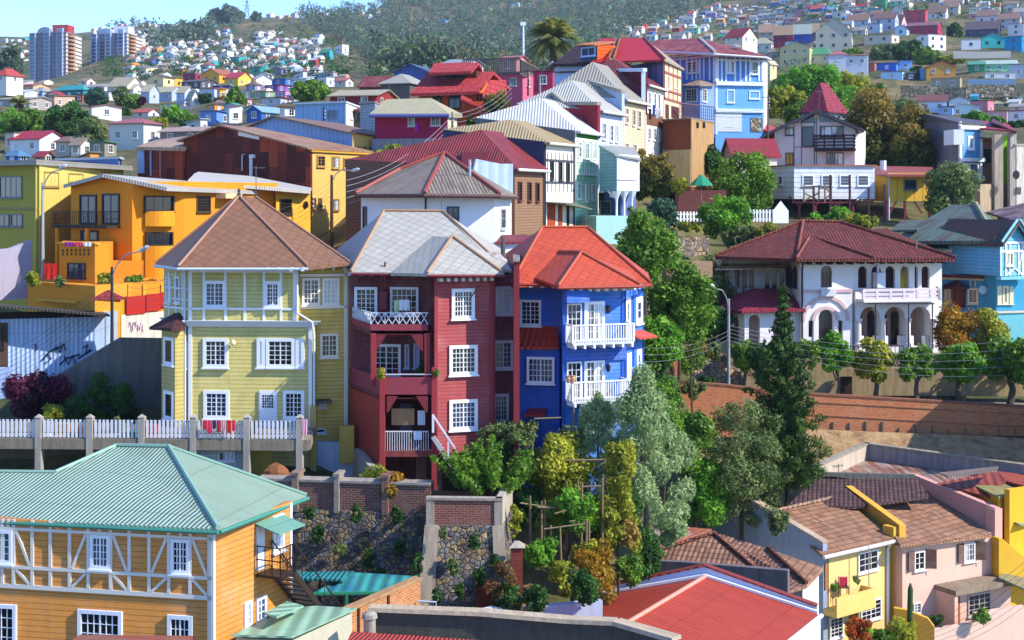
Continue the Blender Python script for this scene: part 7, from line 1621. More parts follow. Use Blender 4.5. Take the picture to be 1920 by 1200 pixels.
 fl=thing('flat_roof_workshop',P(1700,900,90),'workshop with rusty sheet flat roof inside grey concrete parapets','building')
 q=[G(1522,88),G(1623,96.5),G(1940,88.3),G(1885,84.8),G(1714,89)];zr=-17.7;zp_=-16.72
 prism(MB(),q,-25,zr-.1).build('wall',M('concrete','#9a9088'),fl)
 for i,(p,s,c)in enumerate(((q[0],q[1],'#bcae9c'),(q[1],q[2],'#8f8c8e'))):
  fc=Face(p,s);m=MB();fc.box(m,0,fc.L,zr-1,zp_,-.12,.22);m.build('parapet',M('concrete',c),fl);m=MB();fc.box(m,-.05,fc.L,zp_,zp_+.1,-.2,.3);m.build('coping',M('concrete','#98907f'),fl)
 qroof([V3(p,zr)for p in q],M('corr','#8a5a4a',.6,'#a89c90'),fl,.08)
 roof([[P(1757,906,86.5),P(1870,883,88.5),P(1886,901,86.6),P(1858,932,84)],[P(1870,883,88.5),P(1925,890,88.5),P(1925,912,86),P(1886,901,86.6)]],M('corr','#9a4a38',.5,'#7a3428'),fl,.1,'rust_roof')
 qroof([P(1760,886,85),P(1872,874,87),P(1868,882,85),P(1778,893,84)],M('corr','#8a7a70'),fl,.08,'skylight_roof')
 dk=thing('dark_tiled_house',P(1620,950,88),'house with shaded dark brown tile roof behind the yellow parapet','house')
 roof([[P(1474,950,83),P(1537,888,87.5),P(1717,894,86.5),P(1742,930,83.4),P(1600,950,82.6)]],M('tile','#543c3a',.36,'#40302e'),dk,.15)
 prism(MB(),[G(1500,83.6),G(1600,83),G(1735,84),G(1710,87),G(1545,87)],-25,Z(955,83.4)-.2).build('wall',M('concrete','#6a605c'),dk)
 f=FP(1537,86.6,1716,86.2);slab(f,[f.az(1537,889),f.az(1716,918),f.az(1716,890),f.az(1537,886)],[],-.3,0).build('parapet',M('concrete','#6f6a64'),dk)
 yr,f,s,z=box3('yellow house with steps and small green awning at the right edge','yellow_corner_house',1826,86.5,1872,83,1906,84.5,930,1180,M('plaster','#dfb02e',.08),M('concrete','#8f8a5a'),0.,t=.12)
 q=FP(1893,82.6,1990,84.5);m=MB();q.box(m,0,q.L,zb,Z(916,83),-.4,0);m.build('tall_wall',M('plaster','#dfae2a',.08),yr)
 d=MB();s.pbox(d,1880,976,1893,1016,0,.06);d.build('door',M('planks','#5a2c20'),yr)
 qroof([s.px(1878,978,1.2),s.px(1916,978,1.2),s.px(1908,968,0),s.px(1880,968,0)],M('corr','#8a9a7a'),yr,.06,'awning')
 st=FP(1873,81.6,1990,82.6);slab(st,[st.az(1873,1100),st.az(1990,1100),st.az(1990,1080),st.az(1920,1045),st.az(1880,1010),st.az(1873,1010)],[],-.9,0).build('stair_wall',M('plaster','#d8aa30',.08),yr)
 qroof([P(1872,1082,80.6),P(1930,1108,80),P(1930,1076,83),P(1890,1066,83)],M('corr','#8f8666'),yr,.1,'carport_roof')
 tb=thing('tall_rendered_house',V3(Vector((43,95)),-18),'tall rendered house just beyond the right edge shading the brick wall','house')
 prism(MB(),[Vector((38.4,87)),Vector((48,87)),Vector((48,99.6)),Vector((38.4,99.6))],-24,-8).build('wall',M('plaster','#d0c4b0',.1),tb)
 roof([[(37.9,86.5,-8),(43.2,86.5,-5.8),(43.2,100.2,-5.8),(37.9,100.2,-8)],[(43.2,86.5,-5.8),(48.5,86.5,-8),(48.5,100.2,-8),(43.2,100.2,-5.8)]],T,tb,.15)
tiled()
r_,f=wallthing('brick_retaining_wall','long red brick retaining wall with concrete ribs below the street trees','wall',1266,100.3,1990,100.7,[(1266,717),(1360,724),(1480,738),(1920,764),(1990,768)],818,M('brick','#d07a4c',.12,'#c09a78'),.5,'#8a5a44')
m=MB();rng=random.Random(9)
for k in range(17):
 u=1500+k*31;a=f.az(u,790)[0];vb=806+(u-1490)*.04;f.box(m,a-.06,a+.06,f.az(u,vb+12)[1],f.az(u,vb-rng.choice((22,18,12)))[1],0,.1)
m.build('concrete_rib',M('concrete','#8a7466'),r_)
m=MB()
for v in(0,24):m.hexa([f.px(1480,752+v,.05),f.px(1985,781+v,.05),f.px(1985,781+v,-.02),f.px(1480,752+v,-.02)],[f.px(1480,750.5+v,.05),f.px(1985,779.5+v,.05),f.px(1985,779.5+v,-.02),f.px(1480,750.5+v,-.02)])
m.build('tie_course',M('concrete','#a06a50'),r_)
bank=MB();g0=[]
for i in range(30):
 u=1440+i*20;g0.append((P(u,803+(u-1490)*.042,99.3),P(u,835+(u-1490)*.03,97.8),P(u,880+(u-1490)*.03,96)))
for a,b in zip(g0,g0[1:]):
 for j in range(2):bank.poly([a[j+1],b[j+1],b[j],a[j]])
t=NT('dry_bank');gg=t.n('TexCoord').outputs[3];n1=t.noise(gg,1.2,7,.75);tex=t.ramp(n1,[(.3,hx('#6a4f34')),(.5,hx('#9c7d58')),(.7,hx('#b39a70'))])
struct(bank.build('earth_bank',t.out(tex,.95,n1,.3,.8)))
pv=MB();pv.hexa([V3(G(1266,101),-15.3),V3(G(1990,101.4),-16),V3(G(1990,106),-16),V3(G(1266,107),-15.3)],[V3(G(1266,101),-14.75),V3(G(1990,101.4),-15.45),V3(G(1990,106),-15.4),V3(G(1266,107),-14.7)])
struct(pv.build('pavement',M('concrete','#8a8076')))
wallthing('stone_street_wall','rubble and tan rendered street wall behind the pollarded trees','wall',1395,107.5,1990,106.4,[(1395,690),(1500,672),(1580,690),(1760,690),(1990,700)],740,M('concrete','#b09a74'),.6)
wallthing('rough_stone_bank_wall','rough stone bank wall left of the lamp post below the villa','wall',1262,104.5,1400,106,[(1262,694),(1290,664),(1350,662),(1400,672)],735,M('stone','#94887a',2.8),.8)
r_,f=wallthing('brick_arch_gateway','small brick wall with an arched opening beside the blue house','wall',1212,96,1272,98,[(1212,694),(1225,668),(1258,662),(1272,672)],735,M('brick','#a06244'),.4)
m=MB();slab(f,arch_pts(*[f.az(u,700)[0]for u in(1224,1264)],f.az(1240,740)[1],f.az(1240,700)[1]),[],.0,.05,m);m.build('arch_shade_panel',M('planks','#3a2a20'),r_)  # dark plank panel coloured as the shade inside the arch, no opening cut
m=MB();f2=FP(1588,106.6,1596,106.6);f2.pbox(m,1575,706,1597,742,0,.15);tag(m.build('street_doorway',M('planks','#3a2620')),'dark wooden door in the street wall between pollarded trees','door')
for i,(u,vb,vt,w,l)in enumerate(((1495,738,632,76,'wide leafy pollarded tree right of the dark conifer'),(1568,742,628,50,'narrow pollarded tree before the villa front door'),(1640,745,636,72,'pollarded tree before the villa gallery arches'),(1720,748,652,74,'low round pollarded tree right of the villa arches'),(1797,755,642,78,'pollarded tree in half shade before the red flowering bush'),(1892,760,632,100,'largest pollarded tree at the right edge'),(1440,735,640,60,'pollarded tree half hidden behind the dark conifer'),(1398,732,640,44,'pollarded tree beside the street lamp below the villa'))):
 tree(u,vb,vt,w,103.6+(i%3)*.4,('green','bright','yellow','green','bright','green','dark','green')[i],l,1700+i*260,.17+.02*(i%3),'pollard',name='pollarded_tree',group='pollarded street trees',bark='#6a6054')
for u,v0,v1,w,c,l,dots in((1790,668,573,96,'orange','red and orange flowering bush right of the villa arches','red'),(1862,672,572,84,'yellow','large yellow green bush before the turquoise house',None)):shrub(u,v0,v1,w,108.5,c,l,3600,.17,dots=dots)
for u,v0,v1,w,d,c,l in((1310,672,640,60,103.5,'straw','straw coloured dry grass clump on the stone bank below the villa'),(1338,672,638,34,103.8,'olive','pale flowering shrub left of the street lamp'),(1322,722,702,36,102.6,'dark','dark ivy patch at the top of the brick retaining wall')):shrub(u,v0,v1,w,d,c,l,900,.13)
tree(915,945,812,172,62.4,'green','open plum tree with upright shoots on the stone bastion',5200,.15,'shoots',bark='#4a3c30')
tree(1052,950,800,116,65.5,'yellow','dense yellow green tree in front of the blue house',5200,.14,'low')
tree(955,842,783,120,66.8,'olive','thin vine covered shrub between the maroon and blue houses',1500,.12,'low',name='shrub',cat='shrub')
tree(1205,990,700,176,65.0,'silver','tall silvery feathery tree in the garden below the blue house',15000,.15,'plume',name='silvery_tree',bark='#7a7262')
tree(1122,842,742,88,66.2,'silver','smaller silvery branch mass left of the tall silvery tree',3600,.14,'plume',name='silvery_tree',bark='#7a7262')
tree(1160,1035,828,66,62.2,'yellow','yellow green creeper climbing a pole beside the silvery tree',4200,.12,'column',name='climbing_vine',cat='vine')
tree(1078,1003,915,78,61.6,'bright','fresh green sapling behind the garden trellis poles',2200,.13,'round')
for u,v0,v1,w,d,c,l,n in((1012,1062,998,62,60.2,'bright','round bright green shrub behind the brick gate pillar',1900),(1122,1112,1014,88,59.4,'orange','orange yellow autumn shrub above the white yard wall',3200),(1058,1118,1048,72,59.0,'yellow','yellow flecked green shrub on the white yard wall',2200),(1096,1128,1070,70,57.2,'dark','dark hedge growing down the white yard wall',1500),(1178,1040,958,44,61.8,'straw','dry straw coloured vine tangle beside the silvery tree',1500),(1148,985,955,30,61.,'yellow','yellow leafed shoots at the foot of the climbing creeper',500),(1004,1150,1090,50,56.7,'dark','dark ivy hanging left of the white yard wall',1200)):shrub(u,v0,v1,w,d,c,l,n,.1)
tree(1468,935,520,150,82,'pine','tall dark conifer with ragged branches before the brick wall',13000,.24,'conifer',name='conifer_tree',bark='#3a2c22')
tree(1388,998,735,178,80.5,'olive','large grey green airy tree left of the dark conifer',11000,.15,'feather',bark='#5a5044')
tree(1322,992,846,104,79.5,'bright','bright green dense tree in front of the grey green tree',5200,.14,'low')
tree(1290,880,740,90,79,'green','mid green tree between the silvery tree and the grey green tree',3600,.18,'low')
tree(1240,792,700,66,76,'green','ivy covered shed corner tree beside the blue house',2200,.15,'low')
shrub(1458,1000,952,44,73.5,'olive','shrub with bright magenta blossoms under the dark conifer',900,.12,dots='magenta')
for a in((1216,1085,990,74,63.5,'dark','dark shrubbery below the silvery tree beside the tiled roof',2600,.11),(1182,1098,1035,56,60.5,'green','green shrub against the dark front parapet of the tiled house',1600,.1),(1248,742,694,60,92,'dark','dark ivy on the slope under the brick arch',1500,.14),(1300,745,712,50,98,'olive','olive scrub at the left end of the brick retaining wall',1200,.14),(960,880,820,60,67.2,'dark','dark shrub against the blue house foot',1500,.11),(1000,905,850,70,66,'green','green shrub under the vine covered one',1700,.11)):shrub(*a)
for a in((985,968,905,56,65,'dark','dark bush behind the leftmost trellis poles',2200,.12),(1034,1008,940,66,63.6,'green','green bush filling the gap between the left trellis poles',2400,.11),(1118,1012,930,66,63.8,'dark','dark bush behind the right trellis poles',2400,.12),(1150,905,836,70,66.5,'green','green bush between the climbing creeper and the blue house',2200,.12),(1096,1062,1012,60,60.4,'yellow','yellowish bush under the fresh green sapling',1700,.1),(1000,905,838,60,66.6,'olive','olive bush right of the plum tree',1800,.12),(1182,1000,900,56,63,'dark','dark ivy mass at the left foot of the silvery tree',2200,.12),(1262,1010,930,70,66.5,'silver','silvery low branch mass at the right foot of the silvery tree',3000,.12),(1252,850,760,70,74,'green','green bush right of the silvery tree crown',2200,.14),(1222,720,640,56,90,'dark','dark green bush in the corner by the brick arch',1800,.14),(1290,700,640,60,100,'green','green bush above the rough stone bank wall',1800,.15)):shrub(*a)
rng=random.Random(12)
for i,(u,v0,v1,d)in enumerate(((994,930,1005,61.5),(1015,940,1010,61.3),(1021,938,1004,61.6),(1034,985,1026,60.4),(1052,988,1040,60.2),(1063,902,1010,61.9),(1084,902,985,62.2),(1090,905,1005,61.2),(1099,974,1032,60.3),(1108,902,960,62.),(1104,978,1030,60.6),(1129,897,1008,61.4),(1136,856,902,63),(998,798,860,66.2),(1077,766,822,66.4),(1094,817,870,65.8))):
 m=MB();a,b=P(u+rng.uniform(-2,2),v0,d),P(u,v1+10,d);m.tube([b-Vector((0,0,.4)),a],[.07,.055],6);tag(m.build('trellis_pole',M('bark','#8a7458')),'weathered wooden trellis pole standing in the garden below the blue house','pole','trellis poles in the garden')
for i,((u0,v0),(u1,v1),d)in enumerate((((975,943),(1042,953),61.5),((1008,951),(1040,952),61.2),((1040,963),(1062,957),60.6),((1020,992),(1098,982),60.3),((1082,913),(1128,911),61.8),((1068,978),(1080,976),60.5),((1110,880),(1136,866),62.9),((1002,785),(1052,783),66.2),((1062,863),(1136,862),63.4))):
 m=MB();m.tube([P(u0,v0,d),P(u1,v1,d)],.04,5);tag(m.build('trellis_rail',M('bark','#9a8668')),'thin wooden trellis rail tied between garden poles','rail','trellis rails in the garden')
for a in((1205,560,385,110,92,'green','tall leafy tree behind the blue house roof',5200,.2,'round'),(1238,480,372,62,98,'teal','dark bluish conical tree below the picket fence',2600,.2,'column'),(1270,640,478,140,95,'green','broad bright tree right of the blue house',6500,.2,'low'),(1238,692,588,76,90,'bright','round leafy tree beside the blue house right wall',3600,.18,'low'),(1300,640,545,70,97,'bright','rounded tree left of the villa pavilion',3000,.19,'low'),(1330,600,470,90,118,'olive','thin brownish tree behind the villa left corner',3000,.2,'feather'),(1230,400,264,76,128,'gold','green and gold leafed tree right of the teal porch',4200,.24,'round'),(1390,408,278,116,146,'green','large leafy tree left of the white stilt block',5600,.27,'low'),(1360,442,362,92,128,'bright','bright bushy tree behind the white picket fence',3600,.22,'low'),(1322,332,276,72,150,'dark','dark glossy tree right of the brick box',2200,.26,'low'),(1272,362,330,34,140,'yellow','small rounded yellowish tree by the garden wall',900,.22,'low'),(1648,350,162,178,172,'gold','very large tree with golden brown upper crown beside the modern gable house',12000,.36,'low'),(1712,330,224,74,165,'gold','golden topped tree against the grey side wall',4200,.32,'low'),(1782,412,304,92,143,'olive','grey green tree between the yellow stilt box and turquoise roof',4200,.25,'low'),(1525,222,112,150,236,'bright','big bright green tree behind the modern gable house',6500,.45,'low'),(1470,226,160,70,205,'yellow','rounded yellow green tree right of the light blue house',3000,.38,'low'),(1590,200,128,70,250,'yellow','yellowing tree behind the maroon pyramid roof',2600,.45,'low'),(1500,240,190,60,196,'green','flowering green bushy tree beside the light blue house',2200,.32,'low'),(733,340,264,64,120,'yellow','yellow green tree between the yellow facade and magenta house',3200,.24,'low'),(885,262,220,28,124,'dark','small dark tree right of the magenta house',900,.22,'low'),(930,224,168,44,158,'gold','reddish creeper covered tree beside the terracotta house',1600,.28,'low')):
 tree(*a)
shrub(1560,428,388,100,138,'bright','low green bush under the white stilt block',2600,.22);shrub(1620,432,400,90,136,'yellow','low yellow green bush behind the villa roof ridge',2200,.2);shrub(1440,445,418,46,122,'yellow','rounded yellow bush left of the villa roof',1200,.2)
shrub(1395,462,424,110,124,'olive','pale rambling shrub behind the villa left eave',2600,.2);shrub(1300,434,416,110,128,'yellow','clipped yellow hedge below the picket fence',2200,.18);shrub(1195,470,420,50,104,'red','red flowered bush right of the teal base wall',1400,.17,dots='red');shrub(1180,480,440,60,100,'bright','bright shrub below the red flowered bush',1500,.17)
shrub(1322,545,490,80,122,'brown','brownish leafless thicket left of the villa',1800,.17);shrub(1350,640,560,60,112,'dark','dark ivy bush beside the villa pavilion',2200,.18)
for i,(u0,d0,u1,d1,v0,v1,vb,c)in enumerate(((1244,118,1330,121,440,446,480,'#8a7a70'),(1250,112,1336,116,486,490,520,'#9a806a'),(1258,108,1330,112,520,530,560,'#8a7466'))):
 wallthing('terrace_wall',('upper grey','middle tan','lowest brown')[i]+' garden terrace wall on the slope left of the villa','wall',u0,d0,u1,d1,[(u0,v0),(u1,v1)],vb,M('stone'if i!=1 else 'brick',c,2.6 if i!=1 else 0),.5)
def picket(u0,d0,u1,d1,vt,vb,label):
 t_=thing('picket_fence',P((u0+u1)/2,vb,(d0+d1)/2),label,'fence');f=FP(u0,d0,u1,d1);z1,z0=f.az(u0,vt)[1],f.az(u0,vb)[1];m=MB();n=int(f.L/.32)
 for k in range(n):a=f.L*(k+.5)/n;f.box(m,a-.09,a+.09,z0,z1,0,.04)
 for z in(z0+.25,z1-.25):f.box(m,0,f.L,z-.05,z+.05,-.05,0)
 m.build('fence_panel',M('paint','#e4e6ea'),t_);return t_
picket(1242,132,1316,133.5,397,416,'white picket fence right of the teal base wall');t_=picket(1392,136,1476,137,393,416,'white picket fence with pointed gate below the white stilt block')
f=FP(1392,136,1476,137);m=MB();a,z=f.az(1463,395);f.box(m,a-.8,a+.8,z-1.2,z,.02,.12);m.poly([f.pt(a-.8,z,.1),f.pt(a+.8,z,.1),f.pt(a,z+.95,.1)]);m.build('gate',M('paint','#e8eaf0'),t_)
pa=thing('green_parasol',P(1315,350,139),'green canvas parasol above the brick garden wall','parasol');m=MB();c=P(1315,348,139);m.lathe(c,[(1.15,0),(.7,.55),(.05,1.05)],8);m.build('canopy',M('fabric','#2a8a6a'),pa);m=MB();m.tube([c-Vector((0,0,1.6)),c+Vector((0,0,1.))],.04,6);m.build('pole',M('metal','#888888'),pa)
pa=thing('closed_parasol',P(607,690,73),'closed cream parasol on the yellow house balcony','parasol');m=MB();c=P(607,672,73.6);m.lathe(c,[(.17,0),(.14,.25),(.03,.75)],8);m.build('canopy',M('fabric','#e0dcc8'),pa);m=MB();m.tube([c-Vector((0,0,1.)),c+Vector((0,0,.7))],.025,6);m.build('pole',M('metal','#a09888'),pa)
shrub(608,750,668,44,73.4,'straw','straw coloured bamboo in pots on the yellow house balcony',2200,.13)
for i,(u0,u1,v1,c,l)in enumerate(((380,388,806,'#c8283a','red shirt pegged first on the terrace railing'),(389,397,812,'#d83a5a','pinkish red cloth hanging second on the terrace railing'),(398,405,804,'#2a2a5a','dark blue cloth hanging among red washing on the terrace railing'),(406,414,810,'#b82a4a','crimson cloth hanging beside the dark blue cloth'),(416,424,806,'#d8a0a8','pale pink cloth hanging on the terrace railing'),(426,433,812,'#c8202a','bright red towel right of the pale pink cloth'),(435,441,808,'#d03040','short red cloth last on the terrace railing'))):hang('washing',l,'laundry',u0,788,u1,v1,65.92-i*.01,c,'washing on the terrace railing')
hang('towel','pink and white towel over the terrace corner rail','laundry',566,786,577,816,65.9,'#d8a0b8',t=.02)
def bin_(u,v,w,h,d,c,name,label,cat='box'):
 m=MB();p=P(u,v,d);s=d/F;x,y,z=w*s/2,w*s/2.4,h*s
 m.hexa([(p.x-x*.85,p.y-y,p.z),(p.x+x*.85,p.y-y,p.z),(p.x+x*.85,p.y+y,p.z),(p.x-x*.85,p.y+y,p.z)],[(p.x-x,p.y-y,p.z+z),(p.x+x,p.y-y,p.z+z),(p.x+x,p.y+y,p.z+z),(p.x-x,p.y+y,p.z+z)])
 m.box(p.x-x*1.06,p.x+x*1.06,p.y-y*1.06,p.y+y*1.06,p.z+z,p.z+z*1.08);return tag(m.build(name,M('paint',c)),label,cat)
bin_(243,822,28,12,66.9,'#2aa83a','plastic_crate','green plastic crate on the terrace behind the pickets','crate')
bin_(285,820,22,22,67.4,'#c8483a','plastic_drum','red and blue plastic drum on the terrace','drum');bin_(120,820,22,24,67.4,'#b89a78','cardboard_box','tan cardboard box at the left of the terrace')
bin_(158,820,26,20,67.2,'#a8785a','storage_box','brown storage box beside the second terrace post');bin_(88,820,18,28,67.1,'#dcdce0','white_cabinet','white cabinet behind the left terrace pickets','cabinet')
shrub(222,812,782,34,68.2,'olive','pot plant with white flowers on the terrace',700,.08);shrub(470,815,788,20,68,'dark','dark pot plant before the white terrace door',400,.07)
for i,(u,v)in enumerate(((214,716),(762,560))):pass
hang('blanket','spotted tan blanket hanging in the lowest maroon balcony','blanket',734,766,777,797,67.5,'#b8946a');hang('shirt','white shirt hanging beside the tan blanket','laundry',783,770,797,797,67.3,'#dfe4f0');hang('cloth','white cloth over the lowest maroon balcony railing','laundry',776,809,791,825,66.68,'#dfe6f4',t=.015)
hang('towel','white towel drying on the top maroon balcony','laundry',748,562,768,582,68.4,'#e0e4ec');hang('towel','pale green towel drying on the top maroon balcony','laundry',739,563,748,588,68.5,'#c8d8a8')
for u,v0,v1,w,d,c,l in((715,710,690,22,66.3,'yellow','yellow flowered pot plant on the left pillar of the maroon balcony'),(793,708,676,26,67.6,'dark','dark pot plant on the right of the maroon balcony'),(818,708,688,12,66.5,'green','small pot plant on the right pillar of the maroon balcony'),(727,845,825,16,67,'red','pink pot plant on the lowest maroon balcony')):shrub(u,v0,v1,w,d,c,l,380,.06)
for u,l in((1066,'left terracotta pot on the lower blue house balcony'),(1074,'right terracotta pot on the lower blue house balcony')):
 m=MB();m.lathe(P(u,718,66.3),[(.07,0),(.13,.2),(.11,.3),(.14,.34)],10);tag(m.build('clay_pot',M('plaster','#c89a7a')),l,'pot')
def lamp(u,vb,vt,d,arm,label,r=.09,headv=6,col='#9aa0a4',wood=False):
 root=thing('street_lamp',P(u,vb,d),label,'street lamp');b,t=P(u,vb,d),P(u,vt,d)
 MB().tube([b-Vector((0,0,1)),t],[r*1.2,r*.8],8).build('pole',M('concrete'if not wood else 'bark',col),root)
 h=P(arm[0],arm[1],d-1.5);mid=t.lerp(h,.5)+Vector((0,0,.25));MB().tube([t-Vector((0,0,.6)),t.lerp(h,.2),mid,h],.04,6).build('arm',M('metal','#b0b4b8'),root)
 m=MB();dx=(h-t).normalized();m.tube([h-dx*.1,h+dx*.25,h+dx*.7,h+dx*.85],[.05,.14,.13,.03],8);m.build('lamp_head',M('metal','#d0d4d8'),root);return root
lamp(1366,735,560,103.2,(1342,541),'grey concrete street lamp in front of the villa pavilion',.12)
lamp(210,662,500,84.5,(262,471),'dark street lamp leaning over the orange terrace',.1,col='#3a3638')
lamp(80,500,342,94,(112,318),'grey street lamp beside the olive building',.11)
lamp(622,452,328,110,(660,320),'wooden pole street lamp before the yellow facade',.13,col='#5a4634',wood=True)
lamp(1012,175,140,178,(1030,122),'double street lamp beside the palm',.12)
def pole(u,vb,vt,d,label,arms=1,r=.13,col='#4a3a2e'):
 root=thing('utility_pole',P(u,vb,d),label,'utility pole');b,t=P(u,vb,d),P(u,vt,d);MB().tube([b-Vector((0,0,1)),t],[r,r*.7],7).build('pole',M('bark',col),root)
 for k in range(arms):m=MB();m.bar(t+Vector((-.7,0,-.25-.5*k)),t+Vector((.7,0,-.25-.5*k)),.09);m.build('cross_arm',M('bark',col),root)
 m=MB()
 for k in range(3):m.lathe(t+Vector((.14,-.1,-.5-.35*k)),[(.05,0),(.07,.06),(.03,.14)],6)
 m.build('insulators',M('paint','#d8d4d0'),root);return root
pole(607,262,200,148,'dark utility pole before the blue flat block',0);pole(848,268,210,126,'grey utility pole at the right corner of the magenta house',0,col='#8a867c');pole(584,445,358,106,'thin dark pole between the orange house and the yellow facade',0,.09)
pole(1440,258,178,158,'thin grey pole beside the light blue house',1,.12,'#6a625a');pole(990,165,130,185,'dark pole in front of the pink flat roofed house',1)
def cable(p,q,sag,label,group,r=.022,col='#4a4a50'):
 pts=[p.lerp(q,k/14)-Vector((0,0,sag*4*(k/14)*(1-k/14)))for k in range(15)]
 return tag(MB().tube(pts,r*.55,4).build('overhead_cable',M('paint',col)),label,'cable',group)
for i in range(6):cable(P(0,668+i*9,74),P(206,510+i*11,84.3),.6,'overhead cable strung across the corrugated shed to the lamp post','cables over the corrugated shed',.02,'#2a2a34')
for i in range(5):cable(P(206,508+i*9,84.3),P(318,520+i*12,69),.5,'overhead cable from the dark lamp post to the yellow house','cables to the yellow house',.018,'#6a6a70')
for i in range(5):cable(P(848,216+i*9,126),P(650,338+i*11,95),.9,'pale overhead cable slanting across the magenta house','cables across the magenta house',.03,'#9a9ca4')
for i in range(4):cable(P(848,214+i*8,126),P(960,156+i*9,150),.7,'pale overhead cable from the magenta house pole uphill','cables uphill from the magenta house',.03,'#9a9ca4')
for i in range(5):cable(P(622,338+i*9,110),P(480,402+i*10,88),.5,'overhead cable from the wooden lamp pole to the orange house','cables before the yellow facade',.022,'#4a4238')
for i in range(7):cable(P(1960,1020+i*14,62),P(1716+i*9,1180+i*6,75),.4,'pale overhead cable crossing in front of the pink terrace house','cables over the pink terrace house',.016,'#8c8c90')
for i in range(5):cable(P(1366,610+i*7,103),P(1880,640+i*16,101),.9,'pale overhead cable along the pollarded trees','cables along the street trees',.022,'#8a8c90')
for i in range(3):cable(P(1366,620+i*8,103),P(1190,650+i*14,80),.5,'overhead cable from the villa lamp post to the blue house','cables to the blue house',.02,'#7c8084')
for i in range(3):cable(P(1270,198+i*5,155),P(1442,205+i*6,157),.4,'thin dark cable across the light blue house','cables across the light blue house',.03,'#3a4a5a')
palm(1038,150,30,128,212,'tall date palm with a full round crown above the pink house')
PAL={'white':'#e4e4e2','cream':'#e0d2b0','yellow':'#dcb444','orange':'#cf7a34','red':'#b03a3a','crimson':'#9a2a48','pink':'#d692a4','salmon':'#d0907c','purple':'#6a4ac0','lilac':'#b4a8d0','blue':'#3468b8','sky blue':'#7cb0e0','pale blue':'#b8cfe8','turquoise':'#3aa8b0','teal':'#2f7a86','green':'#4a9a6c','mint':'#98d4b4','olive':'#8a8a5a','tan':'#b8a084','brown':'#7a5a48','grey':'#9a9a9e','dark grey':'#55535a','rust':'#94503c','maroon':'#6e2a34'}
def cname(h):
 a=hx(h);return min(PAL,key=lambda k:sum((x**.45-y**.45)**2 for x,y in zip(a[:3],hx(PAL[k])[:3])))
FAR=[]
FN={'g':'gabled','G':'front gabled','h':'hipped','s':'sloping','f':'flat','r':'lopsided','l':'slanting'}
def fh(uL,uC,uR,ve,vb,d,form,rise,wall,rc,where,th=25,extra='',jit_ok=False,**k):
 if d is None:return None
 if not jit_ok:d2=d_at(uC,vb,195 if uC<700 else 290);d=d2 if d2 and .55<d2/d<1.7 else d
 o=house('x',uL,uC,uR,ve,vb,d,th,form,rise,wall,rc,group=None,**k)
 w=uR-uL;sz='large 'if w>48 else('tiny 'if w<11 else('small 'if w<17 else ''))
 FAR.append([o,sz,cname(wall),FN[form],cname(rc),where,extra,(uL+uR)/2,vb]);return o
LH='on the lower left hillside'
